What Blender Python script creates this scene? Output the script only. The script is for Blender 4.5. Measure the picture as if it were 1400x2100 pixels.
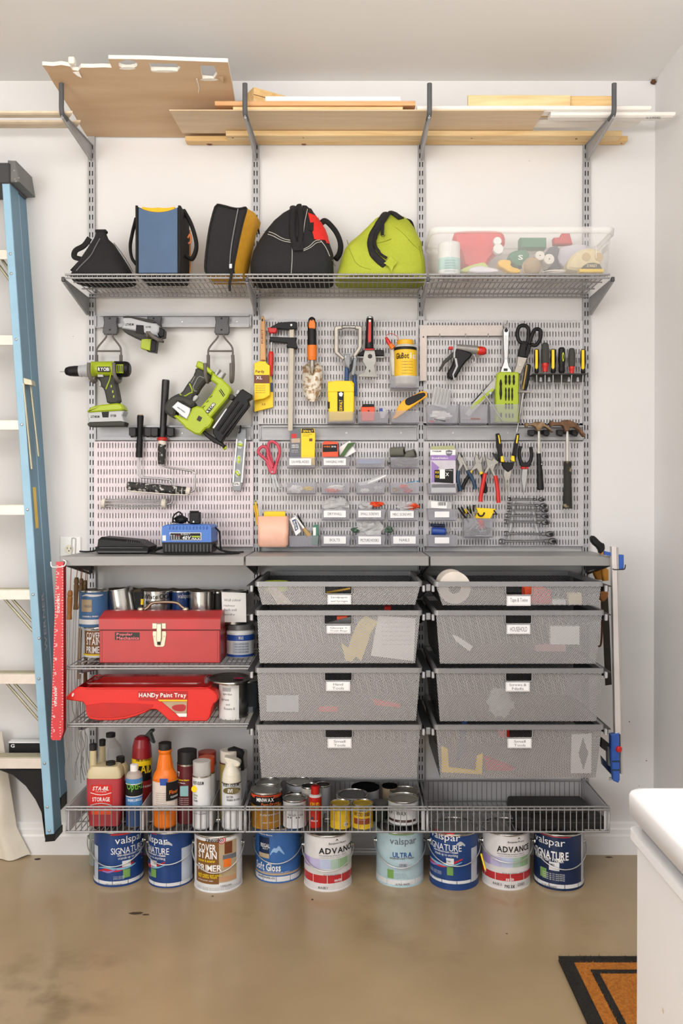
import bpy, math, random
from mathutils import Vector, Matrix
for _o in list(bpy.data.objects): bpy.data.objects.remove(_o)
sc = bpy.context.scene
COL = sc.collection
R = random.Random(7)
PI = math.pi
# ---------------------------------------------------------------- camera
F, D, CZ, PX, PY, PITCH = 1755.0, 3.15, 1.2995, 717.0, 1040.0, math.radians(0.4)
cam = bpy.data.cameras.new('camera'); co = bpy.data.objects.new('camera', cam); COL.objects.link(co)
co.location = (0, -D, CZ); co.rotation_euler = (PI/2 - PITCH, 0, 0)
cam.sensor_fit = 'VERTICAL'; cam.sensor_height = 36; cam.lens = F/2100*36
cam.shift_x = (700-PX)/2100; cam.shift_y = -(1050-PY)/2100
cam.clip_start = 0.05; sc.camera = co
# ---------------------------------------------------------------- world, lamps, exposure
w = bpy.data.worlds.new('daylight'); sc.world = w; w.use_nodes = True
bg = w.node_tree.nodes['Background']; bg.inputs[0].default_value = (0.88, 0.95, 1.0, 1); bg.inputs[1].default_value = 1.25
def lamp(name, loc, rot, sx, sy, power, col):
    l = bpy.data.lights.new(name, 'AREA'); l.shape = 'RECTANGLE'; l.size = sx; l.size_y = sy; l.energy = power; l.color = col
    o = bpy.data.objects.new(name, l); COL.objects.link(o); o.location = loc; o.rotation_euler = rot; return o
lamp('added_soft_light', (-0.2, -2.35, 2.72), (math.radians(8), 0, 0), 1.6, 0.4, 10, (1.0, 0.96, 0.90))  # added area lamp, no such fixture in view; softens the light
lamp('added_ceiling_fill', (0.05, -2.75, 1.9), (math.radians(180), 0, 0), 1.8, 0.5, 135, (1.0, 0.98, 0.96))  # added lamp out of view, put in to brighten the ceiling
lamp('garage_door_daylight', (-2.5, -4.9, 1.5), (math.radians(90), 0, math.radians(-48)), 2.6, 2.2, 150, (1.0, 0.99, 0.97))
sl = bpy.data.lights.new('sun', 'SUN'); sl.energy = 14.0; sl.angle = math.radians(1.5); sl.color = (1.0, 0.95, 0.88)
so_ = bpy.data.objects.new('sun', sl); COL.objects.link(so_); so_.rotation_euler = (math.radians(34), 0, math.radians(-8))
vs = sc.view_settings; vs.view_transform = 'Standard'; vs.look = 'None'; vs.exposure = -0.62; vs.gamma = 1; vs.use_curve_mapping = False
sc.cycles.use_denoising = True; sc.cycles.max_bounces = 8; sc.cycles.transparent_max_bounces = 24
sc.cycles.sample_clamp_indirect = 6; sc.cycles.caustics_reflective = False; sc.cycles.caustics_refractive = False
# ---------------------------------------------------------------- geometry helpers
_fw = Vector((0, math.cos(PITCH), -math.sin(PITCH))); _up = Vector((0, math.sin(PITCH), math.cos(PITCH)))
def W(px, py, d):                       # the point of the place seen at a photo pixel, d metres in front of the back wall
    r = Vector((px-PX, 0, 0)) + _up*(PY-py) + _fw*F
    return Vector((0, -D, CZ)) + r*((D-d)/r.y)
def WX(px, d): return (px-PX)*(D-d)/F
def WZ(py, d): return W(PX, py, d).z
def K(d): return (D-d)/F                # metres per pixel at depth d
def lin(c):
    c = c/255.0
    return c/12.92 if c <= 0.04045 else ((c+0.055)/1.055)**2.4
_mats = {}
def mat(name, rgb=(128,128,128), rough=0.5, metal=0.0, var=0.06, scale=30, bump=0.0, alpha=1.0, coat=0.0, stretch=None, trans=0, dark=None, spec=None, thr=None):
    if name in _mats: return _mats[name]
    m = bpy.data.materials.new(name); m.use_nodes = True; nt = m.node_tree; N = nt.nodes; L = nt.links
    p = N['Principled BSDF']; p.inputs['Roughness'].default_value = rough; p.inputs['Metallic'].default_value = metal
    if coat: p.inputs['Coat Weight'].default_value = coat; p.inputs['Coat Roughness'].default_value = 0.1
    if spec is not None: p.inputs['Specular IOR Level'].default_value = spec
    c = tuple(lin(x) for x in rgb)
    tc = N.new('ShaderNodeTexCoord'); no = N.new('ShaderNodeTexNoise'); no.inputs['Scale'].default_value = scale; no.inputs['Detail'].default_value = 3
    src = tc.outputs['Object']
    if stretch:
        mp = N.new('ShaderNodeMapping'); mp.inputs['Scale'].default_value = stretch; L.new(src, mp.inputs[0]); src = mp.outputs[0]
    L.new(src, no.inputs['Vector'])
    rp = N.new('ShaderNodeValToRGB'); e = rp.color_ramp.elements
    a, b = (0.3, 0.7) if thr is None else thr
    e[0].position = a; e[1].position = b
    dk = tuple(lin(x) for x in dark) if dark else tuple(x*(1-2*var) for x in c)
    e[0].color = (*dk, 1); e[1].color = (*c, 1)
    L.new(no.outputs['Fac'], rp.inputs[0]); L.new(rp.outputs[0], p.inputs['Base Color'])
    if bump:
        bp = N.new('ShaderNodeBump'); bp.inputs['Strength'].default_value = bump; bp.inputs['Distance'].default_value = 0.004
        L.new(no.outputs['Fac'], bp.inputs['Height']); L.new(bp.outputs[0], p.inputs['Normal'])
    if alpha < 1: p.inputs['Alpha'].default_value = alpha
    _mats[name] = m; return m
class B:
    """collects geometry for ONE mesh object"""
    def __init__(s): s.v = []; s.f = []; s.mi = []; s.sm = []; s.cur = 0; s.T = None
    def add(s, vs_, fs, smooth=False):
        o = len(s.v)
        if s.T is not None: vs_ = [s.T @ Vector(v) for v in vs_]
        s.v.extend(tuple(v) for v in vs_); s.f.extend(tuple(i+o for i in f) for f in fs)
        s.mi.extend([s.cur]*len(fs)); s.sm.extend([smooth]*len(fs)); return s
    def box(s, x0, x1, y0, y1, z0, z1, r=0):
        if r <= 0:
            return s.add([(x,y,z) for x in (x0,x1) for y in (y0,y1) for z in (z0,z1)],
                         [(0,1,3,2),(4,6,7,5),(0,4,5,1),(2,3,7,6),(0,2,6,4),(1,5,7,3)])
        vs_ = []; fs = []
        X, Y, Z = (x0,x1), (y0,y1), (z0,z1); idx = {}
        for i in (0,1):
            for j in (0,1):
                for k in (0,1):
                    sx, sy, sz = (1-2*i)*r, (1-2*j)*r, (1-2*k)*r
                    for ax, p in ((0,(X[i],Y[j]+sy,Z[k]+sz)),(1,(X[i]+sx,Y[j],Z[k]+sz)),(2,(X[i]+sx,Y[j]+sy,Z[k]))):
                        idx[(i,j,k,ax)] = len(vs_); vs_.append(p)
                    fs.append((idx[(i,j,k,0)], idx[(i,j,k,1)], idx[(i,j,k,2)]))
        q = [(0,0),(0,1),(1,1),(1,0)]
        for e in (0,1):
            fs.append([idx[(e,a,b,0)] for a,b in q]); fs.append([idx[(a,e,b,1)] for a,b in q]); fs.append([idx[(a,b,e,2)] for a,b in q])
        for a in (0,1):
            for b in (0,1):
                fs.append((idx[(0,a,b,1)],idx[(1,a,b,1)],idx[(1,a,b,2)],idx[(0,a,b,2)]))
                fs.append((idx[(a,0,b,0)],idx[(a,1,b,0)],idx[(a,1,b,2)],idx[(a,0,b,2)]))
                fs.append((idx[(a,b,0,0)],idx[(a,b,1,0)],idx[(a,b,1,1)],idx[(a,b,0,1)]))
        return s.add(vs_, fs)
    def prism(s, pts, y0, y1, b=0):
        """outline of (x, z) points: front face at y0 (nearer the camera), back face at y1; b bevels the front edge"""
        n = len(pts); A = sum(pts[i][0]*pts[(i+1)%n][1]-pts[(i+1)%n][0]*pts[i][1] for i in range(n))
        if A < 0: pts = pts[::-1]
        rings = [[(x, y1, z) for x, z in pts]]
        if b > 0:
            rings.append([(x, y0+b, z) for x, z in pts]); rings.append([(x, y0, z) for x, z in inset(pts, b)])
        else: rings.append([(x, y0, z) for x, z in pts])
        vs_ = [v for r in rings for v in r]; fs = [tuple(range(n))[::-1]]
        fs[0] = tuple(range(n))
        for k in range(len(rings)-1):
            for i in range(n): fs.append((k*n+i, (k+1)*n+i, (k+1)*n+(i+1)%n, k*n+(i+1)%n))
        m = (len(rings)-1)*n; fs.append(tuple(m+i for i in range(n))[::-1])
        return s.add(vs_, fs)
    def sheet(s, pts, nf=None): return s.add(pts, [tuple(range(len(pts)))])
    def loft(s, rings, closed=True, caps=True, smooth=True):
        n = len(rings[0]); vs_ = [p for r in rings for p in r]; fs = []
        for k in range(len(rings)-1):
            for i in range(n if closed else n-1): fs.append((k*n+i, k*n+(i+1)%n, (k+1)*n+(i+1)%n, (k+1)*n+i))
        s.add(vs_, fs, smooth)
        if caps and closed:
            s.add(rings[0], [tuple(range(n))[::-1]]); s.add(rings[-1], [tuple(range(n))])
        return s
    def tube(s, pts, r, n=8, closed=False, caps=True, flat=None):
        """round bar along points; r a number or one per point; flat=(a,b) scales the two cross axes"""
        P = [Vector(p) for p in pts]; m = len(P); rr = r if isinstance(r, (list, tuple)) else [r]*m
        rings = []; up = None
        for i in range(m):
            t = (P[(i+1)%m]-P[i-1]) if closed else (P[min(i+1,m-1)]-P[max(i-1,0)])
            if t.length < 1e-9: t = Vector((0,0,1))
            t.normalize()
            if up is None:
                up = Vector((0,1,0)) if abs(t.y) < 0.9 else Vector((0,0,1))
            u = t.cross(up)
            if u.length < 1e-4: u = t.cross(Vector((1,0,0)))
            u.normalize(); up = u.cross(t).normalized()
            fa, fb = flat or (1,1)
            rings.append([P[i] + u*(math.cos(2*PI*k/n)*rr[i]*fa) + up*(math.sin(2*PI*k/n)*rr[i]*fb) for k in range(n)])
        if closed: rings.append(rings[0])
        return s.loft(rings, True, caps and not closed, n > 5)
    def lathe(s, prof, c, ax=(0,0,1), n=24, caps=True):
        """profile of (radius, height) along axis ax from point c"""
        a = Vector(ax).normalized(); u = a.cross(Vector((0,1,0)) if abs(a.y) < 0.9 else Vector((1,0,0))).normalized(); v = a.cross(u); c = Vector(c)
        ring = lambda r, h: [c + a*h + u*(r*math.cos(2*PI*k/n)) + v*(r*math.sin(2*PI*k/n)) for k in range(n)]
        out = []; pv = None                       # sharp corners get doubled rings
        for r, h in prof: out.append(ring(max(r,1e-5), h))
        for k in range(len(out)-1):
            s.loft([out[k], out[k+1]], True, False, True)
        if caps:
            s.add(out[0], [tuple(range(n))[::-1]]); s.add(out[-1], [tuple(range(n))])
        return s
    def ball(s, c, rx, ry, rz, n=14, m=9, amp=0, seed=1):
        q = random.Random(seed); rings = []
        for i in range(m+1):
            t = PI*i/m; ring = []
            for k in range(n):
                f = 1 + (q.uniform(-amp, amp) if 0 < i < m else 0)
                ring.append((c[0]+rx*f*math.sin(t)*math.cos(2*PI*k/n), c[1]+ry*f*math.sin(t)*math.sin(2*PI*k/n), c[2]-rz*f*math.cos(t)))
            rings.append(ring)
        return s.loft(rings, True, False, True)
    def obj(s, name, m, parent=None, **pr):
        me = bpy.data.meshes.new(name); me.from_pydata(s.v, [], s.f)
        for x in (m if isinstance(m, (list, tuple)) else [m]): me.materials.append(x)
        me.polygons.foreach_set('material_index', s.mi); me.polygons.foreach_set('use_smooth', s.sm)
        me.update(); me.validate()
        o = bpy.data.objects.new(name, me); COL.objects.link(o)
        if parent is not None: o.parent = parent
        for k, v in pr.items(): o[k] = v
        return o
def inset(pts, b):
    n = len(pts); out = []
    for i in range(n):
        p = Vector(pts[i]); e0 = p-Vector(pts[i-1]); e1 = Vector(pts[(i+1)%n])-p
        if e0.length < 1e-9 or e1.length < 1e-9: out.append(tuple(p)); continue
        n0 = Vector((-e0.y, e0.x)).normalized(); n1 = Vector((-e1.y, e1.x)).normalized()
        k = n0+n1; dd = max(0.5, 1+n0.dot(n1)); q = p + k*(b/dd); out.append((q.x, q.y))
    return out
def smooth(pts, it=1, closed=True):       # corner cutting
    for _ in range(it):
        n = len(pts); q = []
        for i in range(n if closed else n-1):
            a, b = pts[i], pts[(i+1)%n]
            q.append(tuple(x*0.75+y*0.25 for x, y in zip(a, b))); q.append(tuple(x*0.25+y*0.75 for x, y in zip(a, b)))
        if not closed: q = [tuple(pts[0])]+q[1:-1]+[tuple(pts[-1])]
        pts = q
    return pts
def PT(pts, d): return [(lambda v: (v.x, v.z))(W(x, y, d)) for x, y in pts]     # photo pixels on the plane at depth d -> (x, z)
def pp(name, pts, d0, d1, m, parent=None, b=0.0015, sm=0, **pr):
    """plate whose front face at depth d1 has the given outline, d0 its back"""
    if sm: pts = smooth(pts, sm)
    return B().prism(PT(pts, d1), -d1, -d0, b).obj(name, m, parent, **pr)
def rc(x0, y0, x1, y1): return [(x0,y0),(x1,y0),(x1,y1),(x0,y1)]
def path(pts, d=None): return [W(p[0], p[1], p[2] if len(p) > 2 else d) for p in pts]
def curve(pts, n=4):                       # Catmull-Rom through 3D points
    P = [Vector(p) for p in pts]; P = [P[0]*2-P[1]] + P + [P[-1]*2-P[-2]]; out = []
    for i in range(1, len(P)-2):
        a, b, c, e = P[i-1], P[i], P[i+1], P[i+2]
        for k in range(n):
            t = k/n; out.append(0.5*((2*b)+(c-a)*t+(2*a-5*b+4*c-e)*t*t+(3*b-a-3*c+e)*t**3))
    out.append(P[-2]); return out
_roots = []
def T(name, label, cat, group=None):
    o = bpy.data.objects.new(name, None); COL.objects.link(o); o.empty_display_size = 0.02
    o['label'] = label; o['category'] = cat
    if group: o['group'] = group
    _roots.append(o); return o
def tag(o, label, cat, group=None):
    o['label'] = label; o['category'] = cat
    if group: o['group'] = group
    return o
def copy_tree(o, off, label=None, rot=None):
    r = o.copy(); COL.objects.link(r)
    def rec(a, b):
        for ch in a.children:
            c = ch.copy(); COL.objects.link(c); c.parent = b; rec(ch, c)
    rec(o, r); r.location = Vector(o.location)+Vector(off)
    if label: r['label'] = label
    if r.type == 'EMPTY': _roots.append(r); r['_off'] = True
    return r
def rebase():                              # move each Empty to the base of its thing without moving the thing
    for r in _roots:
        lo = Vector((1e9,)*3); hi = -lo
        def rec(o, off):
            for ch in o.children:
                f = off+Vector(ch.location)
                if ch.type == 'MESH':
                    for c in ch.bound_box:
                        for i in range(3): lo[i] = min(lo[i], c[i]+f[i]); hi[i] = max(hi[i], c[i]+f[i])
                rec(ch, f)
        rec(r, Vector((0,0,0)))
        if lo.x > 1e8: continue
        base = Vector(((lo.x+hi.x)/2, (lo.y+hi.y)/2, lo.z))
        r.location = Vector(r.location)+base
        for ch in r.children: ch.location = Vector(ch.location)-base
        if '_off' in r: del r['_off']
# ---------------------------------------------------------------- lettering: glyph outlines from the built-in font
_gl = {}
def glyphs():
    chars = sorted(set("ABCDEFGHIJKLMNOPQRSTUVWXYZabcdefghijklmnopqrstuvwxyz0123456789-+&.,!'/%"))
    tmp = []
    for bold in (0, 1):
        for ch in chars:
            c = bpy.data.curves.new('g', 'FONT'); c.body = ch; c.size = 1; c.resolution_u = 2; c.offset = 0.022*bold; c.fill_mode = 'FRONT'
            o = bpy.data.objects.new('g', c); COL.objects.link(o); tmp.append((bold, ch, o, c))
    dg = bpy.context.evaluated_depsgraph_get()
    for bold, ch, o, c in tmp:
        me = o.evaluated_get(dg).to_mesh()
        v = [(p.co.x, p.co.y) for p in me.vertices]; f = [tuple(p.vertices) for p in me.polygons]
        x0 = min(p[0] for p in v); x1 = max(p[0] for p in v)
        _gl[(bold, ch)] = ([(x-x0, y) for x, y in v], f, x1-x0)
        o.evaluated_get(dg).to_mesh_clear()
    for bold, ch, o, c in tmp:
        bpy.data.objects.remove(o); bpy.data.curves.remove(c)
glyphs()
def layout(s, bold=0, gap=0.07):           # text -> flat verts, faces normalised to the unit box
    V = []; Fc = []; x = 0
    for ch in s:
        if ch == ' ': x += 0.26; continue
        g = _gl.get((bold, ch))
        if not g: continue
        o = len(V); V += [(p[0]+x, p[1]) for p in g[0]]; Fc += [tuple(i+o for i in f) for f in g[1]]; x += g[2]+gap
    y0 = min(p[1] for p in V); y1 = max(p[1] for p in V); W_ = max(x-gap, 1e-4); H = max(y1-y0, 1e-4)
    return [(p[0]/W_, (p[1]-y0)/H) for p in V], Fc
def txt(parent, s, quad, m, bold=0, off=0.0006, name='lettering', cyl=None, slant=0, add=None):
    """lettering filling a pixel box. quad=(x0,y0,x1,y1,d) upright on the plane at depth d, or four 3D corners (bottom-left, bottom-right, top-right, top-left).
    cyl=(cx, cy, r): wrapped onto an upright cylinder"""
    V, Fc = layout(s, bold); bb = add or B()
    if cyl:
        cx, cy, r = cyl; x0, y0, x1, y1 = quad[:4]; r2 = r+off
        dd = -(cy-r)
        a = [math.asin(max(-0.98, min(0.98, (WX(x, dd+r*0.15)-cx)/r))) for x in (x0, x1)]
        zb, zt = WZ(y1, dd), WZ(y0, dd)
        pts = []
        for u, v in V:
            t = a[0]+(a[1]-a[0])*u; pts.append((cx+r2*math.sin(t), cy-r2*math.cos(t), zb+(zt-zb)*v))
    else:
        if len(quad) == 5:
            x0, y0, x1, y1, d = quad; c = [W(x0,y1,d), W(x1,y1,d), W(x1,y0,d), W(x0,y0,d)]
            c = [Vector((p.x, -d-off, p.z)) for p in c]
        else:
            c = [Vector(p) for p in quad]; nn = (c[1]-c[0]).cross(c[3]-c[0]).normalized(); c = [p+nn*off for p in c]
        pts = []
        for u, v in V:
            u += slant*(v-0.5); b0 = c[0].lerp(c[1], u); t0 = c[3].lerp(c[2], u); pts.append(b0.lerp(t0, v))
    bb.add(pts, Fc)
    if add: return
    return bb.obj(name, m, parent)
# ---------------------------------------------------------------- the room
XR, XL, ZC, YB = WX(1341, 0), -3.1, WZ(166, 0), -5.8
m_wall = mat('painted_wall', (229,228,228), 0.7, var=0.012, scale=3, bump=0.02)
m_ceil = mat('painted_ceiling', (232,231,230), 0.8, var=0.012, scale=2)
m_white = mat('white_gloss_paint', (240,240,241), 0.35, var=0.012, scale=8)
def concrete():
    m = mat('sealed_concrete', (172,150,117), 0.3, var=0.10, scale=2.2, dark=(152,131,100), coat=0.25, bump=0.015)
    nt = m.node_tree; N = nt.nodes; L = nt.links; p = N['Principled BSDF']; src = p.inputs['Base Color'].links[0].from_socket
    tc = N.new('ShaderNodeTexCoord'); n2 = N.new('ShaderNodeTexNoise'); n2.inputs['Scale'].default_value = 0.9; n2.inputs['Detail'].default_value = 6; n2.inputs['Roughness'].default_value = 0.7
    L.new(tc.outputs['Object'], n2.inputs['Vector'])
    r = N.new('ShaderNodeValToRGB'); r.color_ramp.elements[0].position = 0.58; r.color_ramp.elements[1].position = 0.75
    L.new(n2.outputs['Fac'], r.inputs[0])
    mx = N.new('ShaderNodeMixRGB'); mx.inputs[2].default_value = (lin(104), lin(86), lin(60), 1); mx.inputs[0].default_value = 0
    mu = N.new('ShaderNodeMath'); mu.operation = 'MULTIPLY'; mu.inputs[1].default_value = 0.55
    L.new(r.outputs[0], mu.inputs[0]); L.new(mu.outputs[0], mx.inputs[0]); L.new(src, mx.inputs[1])
    ln = N.new('ShaderNodeVectorMath'); ln.operation = 'DISTANCE'; L.new(tc.outputs['Object'], ln.inputs[0]); ln.inputs[1].default_value = (-0.80, -0.89, 0)
    mr = N.new('ShaderNodeMapRange'); mr.inputs[1].default_value = 0.30; mr.inputs[2].default_value = 0.02; mr.inputs[4].default_value = 1.1; L.new(ln.outputs['Value'], mr.inputs[0])
    n3 = N.new('ShaderNodeTexNoise'); n3.inputs['Scale'].default_value = 9; n3.inputs['Detail'].default_value = 5; L.new(tc.outputs['Object'], n3.inputs['Vector'])
    r3 = N.new('ShaderNodeValToRGB'); r3.color_ramp.elements[0].position = 0.46; r3.color_ramp.elements[1].position = 0.72; L.new(n3.outputs['Fac'], r3.inputs[0])
    m3 = N.new('ShaderNodeMath'); m3.operation = 'MULTIPLY'; L.new(mr.outputs[0], m3.inputs[0]); L.new(r3.outputs[0], m3.inputs[1])
    ad = N.new('ShaderNodeMath'); ad.operation = 'MAXIMUM'; L.new(mu.outputs[0], ad.inputs[0]); L.new(m3.outputs[0], ad.inputs[1]); L.new(ad.outputs[0], mx.inputs[0])
    v = N.new('ShaderNodeTexNoise'); v.inputs['Scale'].default_value = 22; v.inputs['Detail'].default_value = 1
    L.new(tc.outputs['Object'], v.inputs['Vector'])
    r2 = N.new('ShaderNodeValToRGB'); r2.color_ramp.elements[0].position = 0.82; r2.color_ramp.elements[1].position = 0.86
    L.new(v.outputs['Fac'], r2.inputs[0])
    m2 = N.new('ShaderNodeMixRGB'); m2.inputs[2].default_value = (lin(92), lin(76), lin(58), 1)
    L.new(r2.outputs[0], m2.inputs[0]); L.new(mx.outputs[0], m2.inputs[1]); L.new(m2.outputs[0], p.inputs['Base Color'])
    return m
m_floor = concrete()
ST = dict(kind='structure')
B().box(XL-0.1, XR+0.1, YB, 0.1, -0.1, 0).obj('floor', m_floor, **ST)
B().box(XL-4, XR+4, YB-7, YB-0.01, -0.12, -0.02).obj('floor_driveway', mat('driveway_concrete', (196,190,180), 0.85, var=0.05, scale=3), **ST)
B().box(XL-0.1, XR+0.1, YB, 0.1, ZC, ZC+0.1).obj('ceiling', m_ceil, **ST)
B().box(XL-0.1, XR+0.1, 0, 0.1, 0, ZC).obj('wall_back', m_wall, **ST)
B().box(XR, XR+0.1, YB, 0, 0, ZC).obj('wall_right', m_wall, **ST)
B().box(XL-0.1, XL, YB, 0, 0, ZC).obj('wall_left', m_wall, **ST)
# baseboards: a stepped moulding along the foot of the walls
def base_prof(): return [(0,0),(0.016,0),(0.016,0.068),(0.013,0.075),(0.013,0.092),(0.009,0.097),(0.009,0.112),(0.004,0.118),(0,0.118)]
b = B(); b.loft([[(x, -d, z) for d, z in base_prof()] for x in (XL, XR)], True, True, False); b.obj('baseboard_back', m_white, **ST)
b = B(); b.loft([[(XR-d, y, z) for d, z in base_prof()] for y in (-0.016, YB)], True, True, False); b.obj('baseboard_right', m_white, **ST)
# nail and scuff marks: small spackled dents
m_scuff = mat('old_nail_mark', (120,105,92), 0.9)
q = random.Random(4)
t = B()
for px, py in ((1205,372),(1085,330),(905,165),(1240,540),(150,690),(60,835),(1245,1300),(1290,1480),(1325,1560),(1310,1612)):
    p = W(px, py, 0); r = q.uniform(0.0012, 0.0028); t.lathe([(r,0),(r*0.6,0.0012)], (p.x, 0, p.z), (0,-1,0), 7)
t.obj('trim_nail_marks', m_scuff, kind='structure')
p = Vector((XR-0.002, -0.004, ZC-0.01)); cw = T('spider_nest', 'small brown wasp or spider nest in the ceiling corner', 'nest')
B().ball((XR-0.010,-0.010,ZC-0.008), 0.010, 0.010, 0.008, 9, 6, 0.25).obj('nest_body', mat('dry_mud', (105,70,45), 0.95, bump=0.5, scale=300), cw)
# wall socket
so = T('wall_socket', 'white wall socket plate beside the end of the solid grey shelf', 'socket')
m_sock = mat('white_plastic', (238,238,236), 0.35, var=0.01)
x0, x1, z0, z1 = WX(123,0), WX(167,0), WZ(1160,0), WZ(1100,0)
B().box(x0, x1, -0.006, 0, z0, z1, 0.003).obj('cover_plate', m_sock, so)
for k, py in ((0,1126),(1,1147)):
    zz = WZ(py,0); b = B().lathe([(0.0165,0),(0.016,0.003)], ((x0+x1)/2-0.004, -0.006, zz), (0,-1,0), 20); o = b.obj('receptacle', mat('ivory_plastic', (232,226,205), 0.4), so)
    b = B(); xc = (x0+x1)/2-0.004
    for dx, h in ((-0.006,0.008),(0.006,0.006)): b.box(xc+dx-0.001, xc+dx+0.001, -0.0096, -0.0085, zz, zz+h)
    b.lathe([(0.0025,0),(0.0025,0.0008)], (xc, -0.0088, zz-0.006), (0,-1,0), 8); b.obj('slots', mat('dark_slot', (30,28,26), 0.6), o, kind='stuff')
# ---------------------------------------------------------------- the wall shelving
m_steel = mat('silver_powder_coat', (176,176,179), 0.42, 0.35, var=0.03, scale=60)
m_track = mat('grey_track_metal', (168,168,171), 0.42, 0.3, var=0.03, scale=40)
m_wire = mat('silver_wire', (158,158,160), 0.34, 0.6, var=0.03)
m_brk = mat('silver_bracket', (166,167,170), 0.42, 0.25, var=0.04)
m_dark = mat('dark_grey_steel', (70,70,72), 0.45, 0.3, var=0.04)
m_rub = mat('dark_grey_rubber', (84,85,88), 0.65, var=0.04)
m_shelf = mat('grey_melamine', (146,145,144), 0.4, 0.1, var=0.02, scale=6, stretch=(1,8,8))
m_peg = mat('pale_grey_panel', (194,192,195), 0.45, 0.15, var=0.012, scale=50)
m_pegp = mat('pinkish_grey_panel', (212,201,206), 0.45, 0.15, var=0.012, scale=50)
m_screw = mat('zinc_screw', (190,190,188), 0.3, 0.8)
def yz(pts, x0, x1, bb=None):              # plate in a plane across the wall: outline of (d, z)
    bb = bb or B(); bb.loft([[(x, -d, z) for d, z in pts] for x in (x0, x1)], True, True, False); return bb
def perf(xs, zs, X, Z, y, th, bb=None):
    """sheet with rectangular slots punched through it"""
    bb = bb or B(); gx = [X[0]]+[v for s in xs for v in s]+[X[1]]; gz = [Z[0]]+[v for s in zs for v in s]+[Z[1]]
    nx, nz = len(gx), len(gz); vs_ = [(x, y, z) for z in gz for x in gx] + [(x, y+th, z) for z in gz for x in gx]; o = nx*nz; fs = []
    for j in range(nz-1):
        for i in range(nx-1):
            a, b_, c, d = j*nx+i, j*nx+i+1, (j+1)*nx+i+1, (j+1)*nx+i
            if i % 2 and j % 2:
                for p, q_ in ((b_,a),(c,b_),(d,c),(a,d)): fs.append((p, q_, q_+o, p+o))
            else: fs.append((a, b_, c, d)); fs.append((d+o, c+o, b_+o, a+o))
    for i in range(nx-1): fs.append((i+1, i, i+o, i+1+o)); a = (nz-1)*nx+i; fs.append((a, a+1, a+1+o, a+o))
    for j in range(nz-1): fs.append((j*nx, (j+1)*nx, (j+1)*nx+o, j*nx+o)); a = j*nx+nx-1; fs.append((a+nx, a, a+o, a+nx+o))
    return bb.add(vs_, fs)
UX = [WX(px, 0.012) for px in (189, 525, 863, 1201)]
PITCH_Z = 0.032
def upright(k, label):
    t = T('slotted_upright', label, 'upright', 'wall uprights'); x = UX[k]; z0, z1 = WZ(1690,0), WZ(283,0)
    zs = []; z = z0+0.012
    while z+0.02 < z1: zs.append((z, z+0.0185)); z += PITCH_Z
    b = perf([(x-0.0075,x-0.0037),(x+0.0028,x+0.0066)], zs, (x-0.0125,x+0.0125), (z0,z1), -0.016, 0.002)
    b.box(x-0.0125, x-0.0105, -0.014, 0, z0, z1); b.box(x+0.0105, x+0.0125, -0.014, 0, z0, z1); b.obj('channel', m_steel, t)
    B().box(x-0.0104, x+0.0104, -0.004, -0.0005, z0, z1).obj('back_web', m_dark, t)
for k, s in enumerate(('slotted grey steel upright fixed to the wall behind the green drill', 'slotted grey steel upright behind the black bag with red lining, beside the paint brush', 'slotted grey steel upright behind the lime green bag, beside the glue bottle', 'slotted grey steel upright behind the clear tote end, beside the six screwdrivers')): upright(k, s)
# ---- lumber brackets at the top
ZA = WZ(297, 0.01)                         # top of the arms
def AZ(d): return ZA-0.09*d               # the loaded arms droop a little
def lumber_bracket(k, label):
    t = T('lumber_bracket', label, 'bracket', 'lumber brackets'); x = UX[k]
    yz([(0.016,AZ(0.016)),(0.335,AZ(0.335)),(0.335,AZ(0.335)-0.012),(0.035,ZA-0.056),(0.016,ZA-0.062)], x-0.0015, x+0.0015).obj('arm_plate', m_brk, t)
    b = B(); yz([(0.016,AZ(0.016)),(0.335,AZ(0.335)),(0.335,AZ(0.335)-0.003),(0.016,AZ(0.016)-0.003)], x-0.007, x+0.007, b); b.obj('top_flange', m_brk, t)
    B().tube([(x,-0.33,AZ(0.33)-0.013),(x,-0.03,ZA-0.059)], 0.0045, 8).obj('lower_flange', m_brk, t)
    zt = AZ(0.334)
    B().tube(curve([(x,-0.29,zt-0.002),(x,-0.325,zt-0.004),(x,-0.337,zt+0.01),(x,-0.337,zt+0.05),(x,-0.337,zt+0.094)], 4), 0.0082, 12).obj('rubber_lip', m_rub, t)
for k, s in enumerate(('grey lumber bracket holding the torn drywall panel', 'grey lumber bracket crossing the thin plywood beside the drywall', 'grey lumber bracket crossing the middle of the thin plywood sheet', 'grey lumber bracket under the white mouldings and pine plank ends')): lumber_bracket(k, s)
# ---- wire shelf with its brackets
m_wdeck = m_wire
def wire_shelf(label, x0, x1, zt, d1, lip, n, longs, cat='shelf', group=None, name='wire_shelf'):
    t = T(name, label, cat, group); r = 0.0026
    b = B()
    for z in (zt, zt-lip): b.tube([(x0,-d1,z),(x1,-d1,z)], 0.0034, 8)
    b.obj('front_rail', m_wire, t)
    b = B()
    for z in (zt, zt-lip): b.tube([(x0,-0.022,z),(x1,-0.022,z)], 0.003, 6)
    b.obj('back_rail', m_wire, t)
    b = B()
    for i in range(n):
        x = x0+(x1-x0)*(i+0.5)/n
        b.tube([(x,-0.022,zt-lip),(x,-0.022,zt+0.002),(x,-d1+0.002,zt+0.002),(x,-d1,zt-lip)], 0.0015, 5)
    b.obj('deck_wires', m_wire, t, kind='stuff')
    for d in longs: B().tube([(x0,-d,zt-0.003),(x1,-d,zt-0.003)], 0.0026, 6).obj('cross_wire', m_wire, t)
    return t
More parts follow.
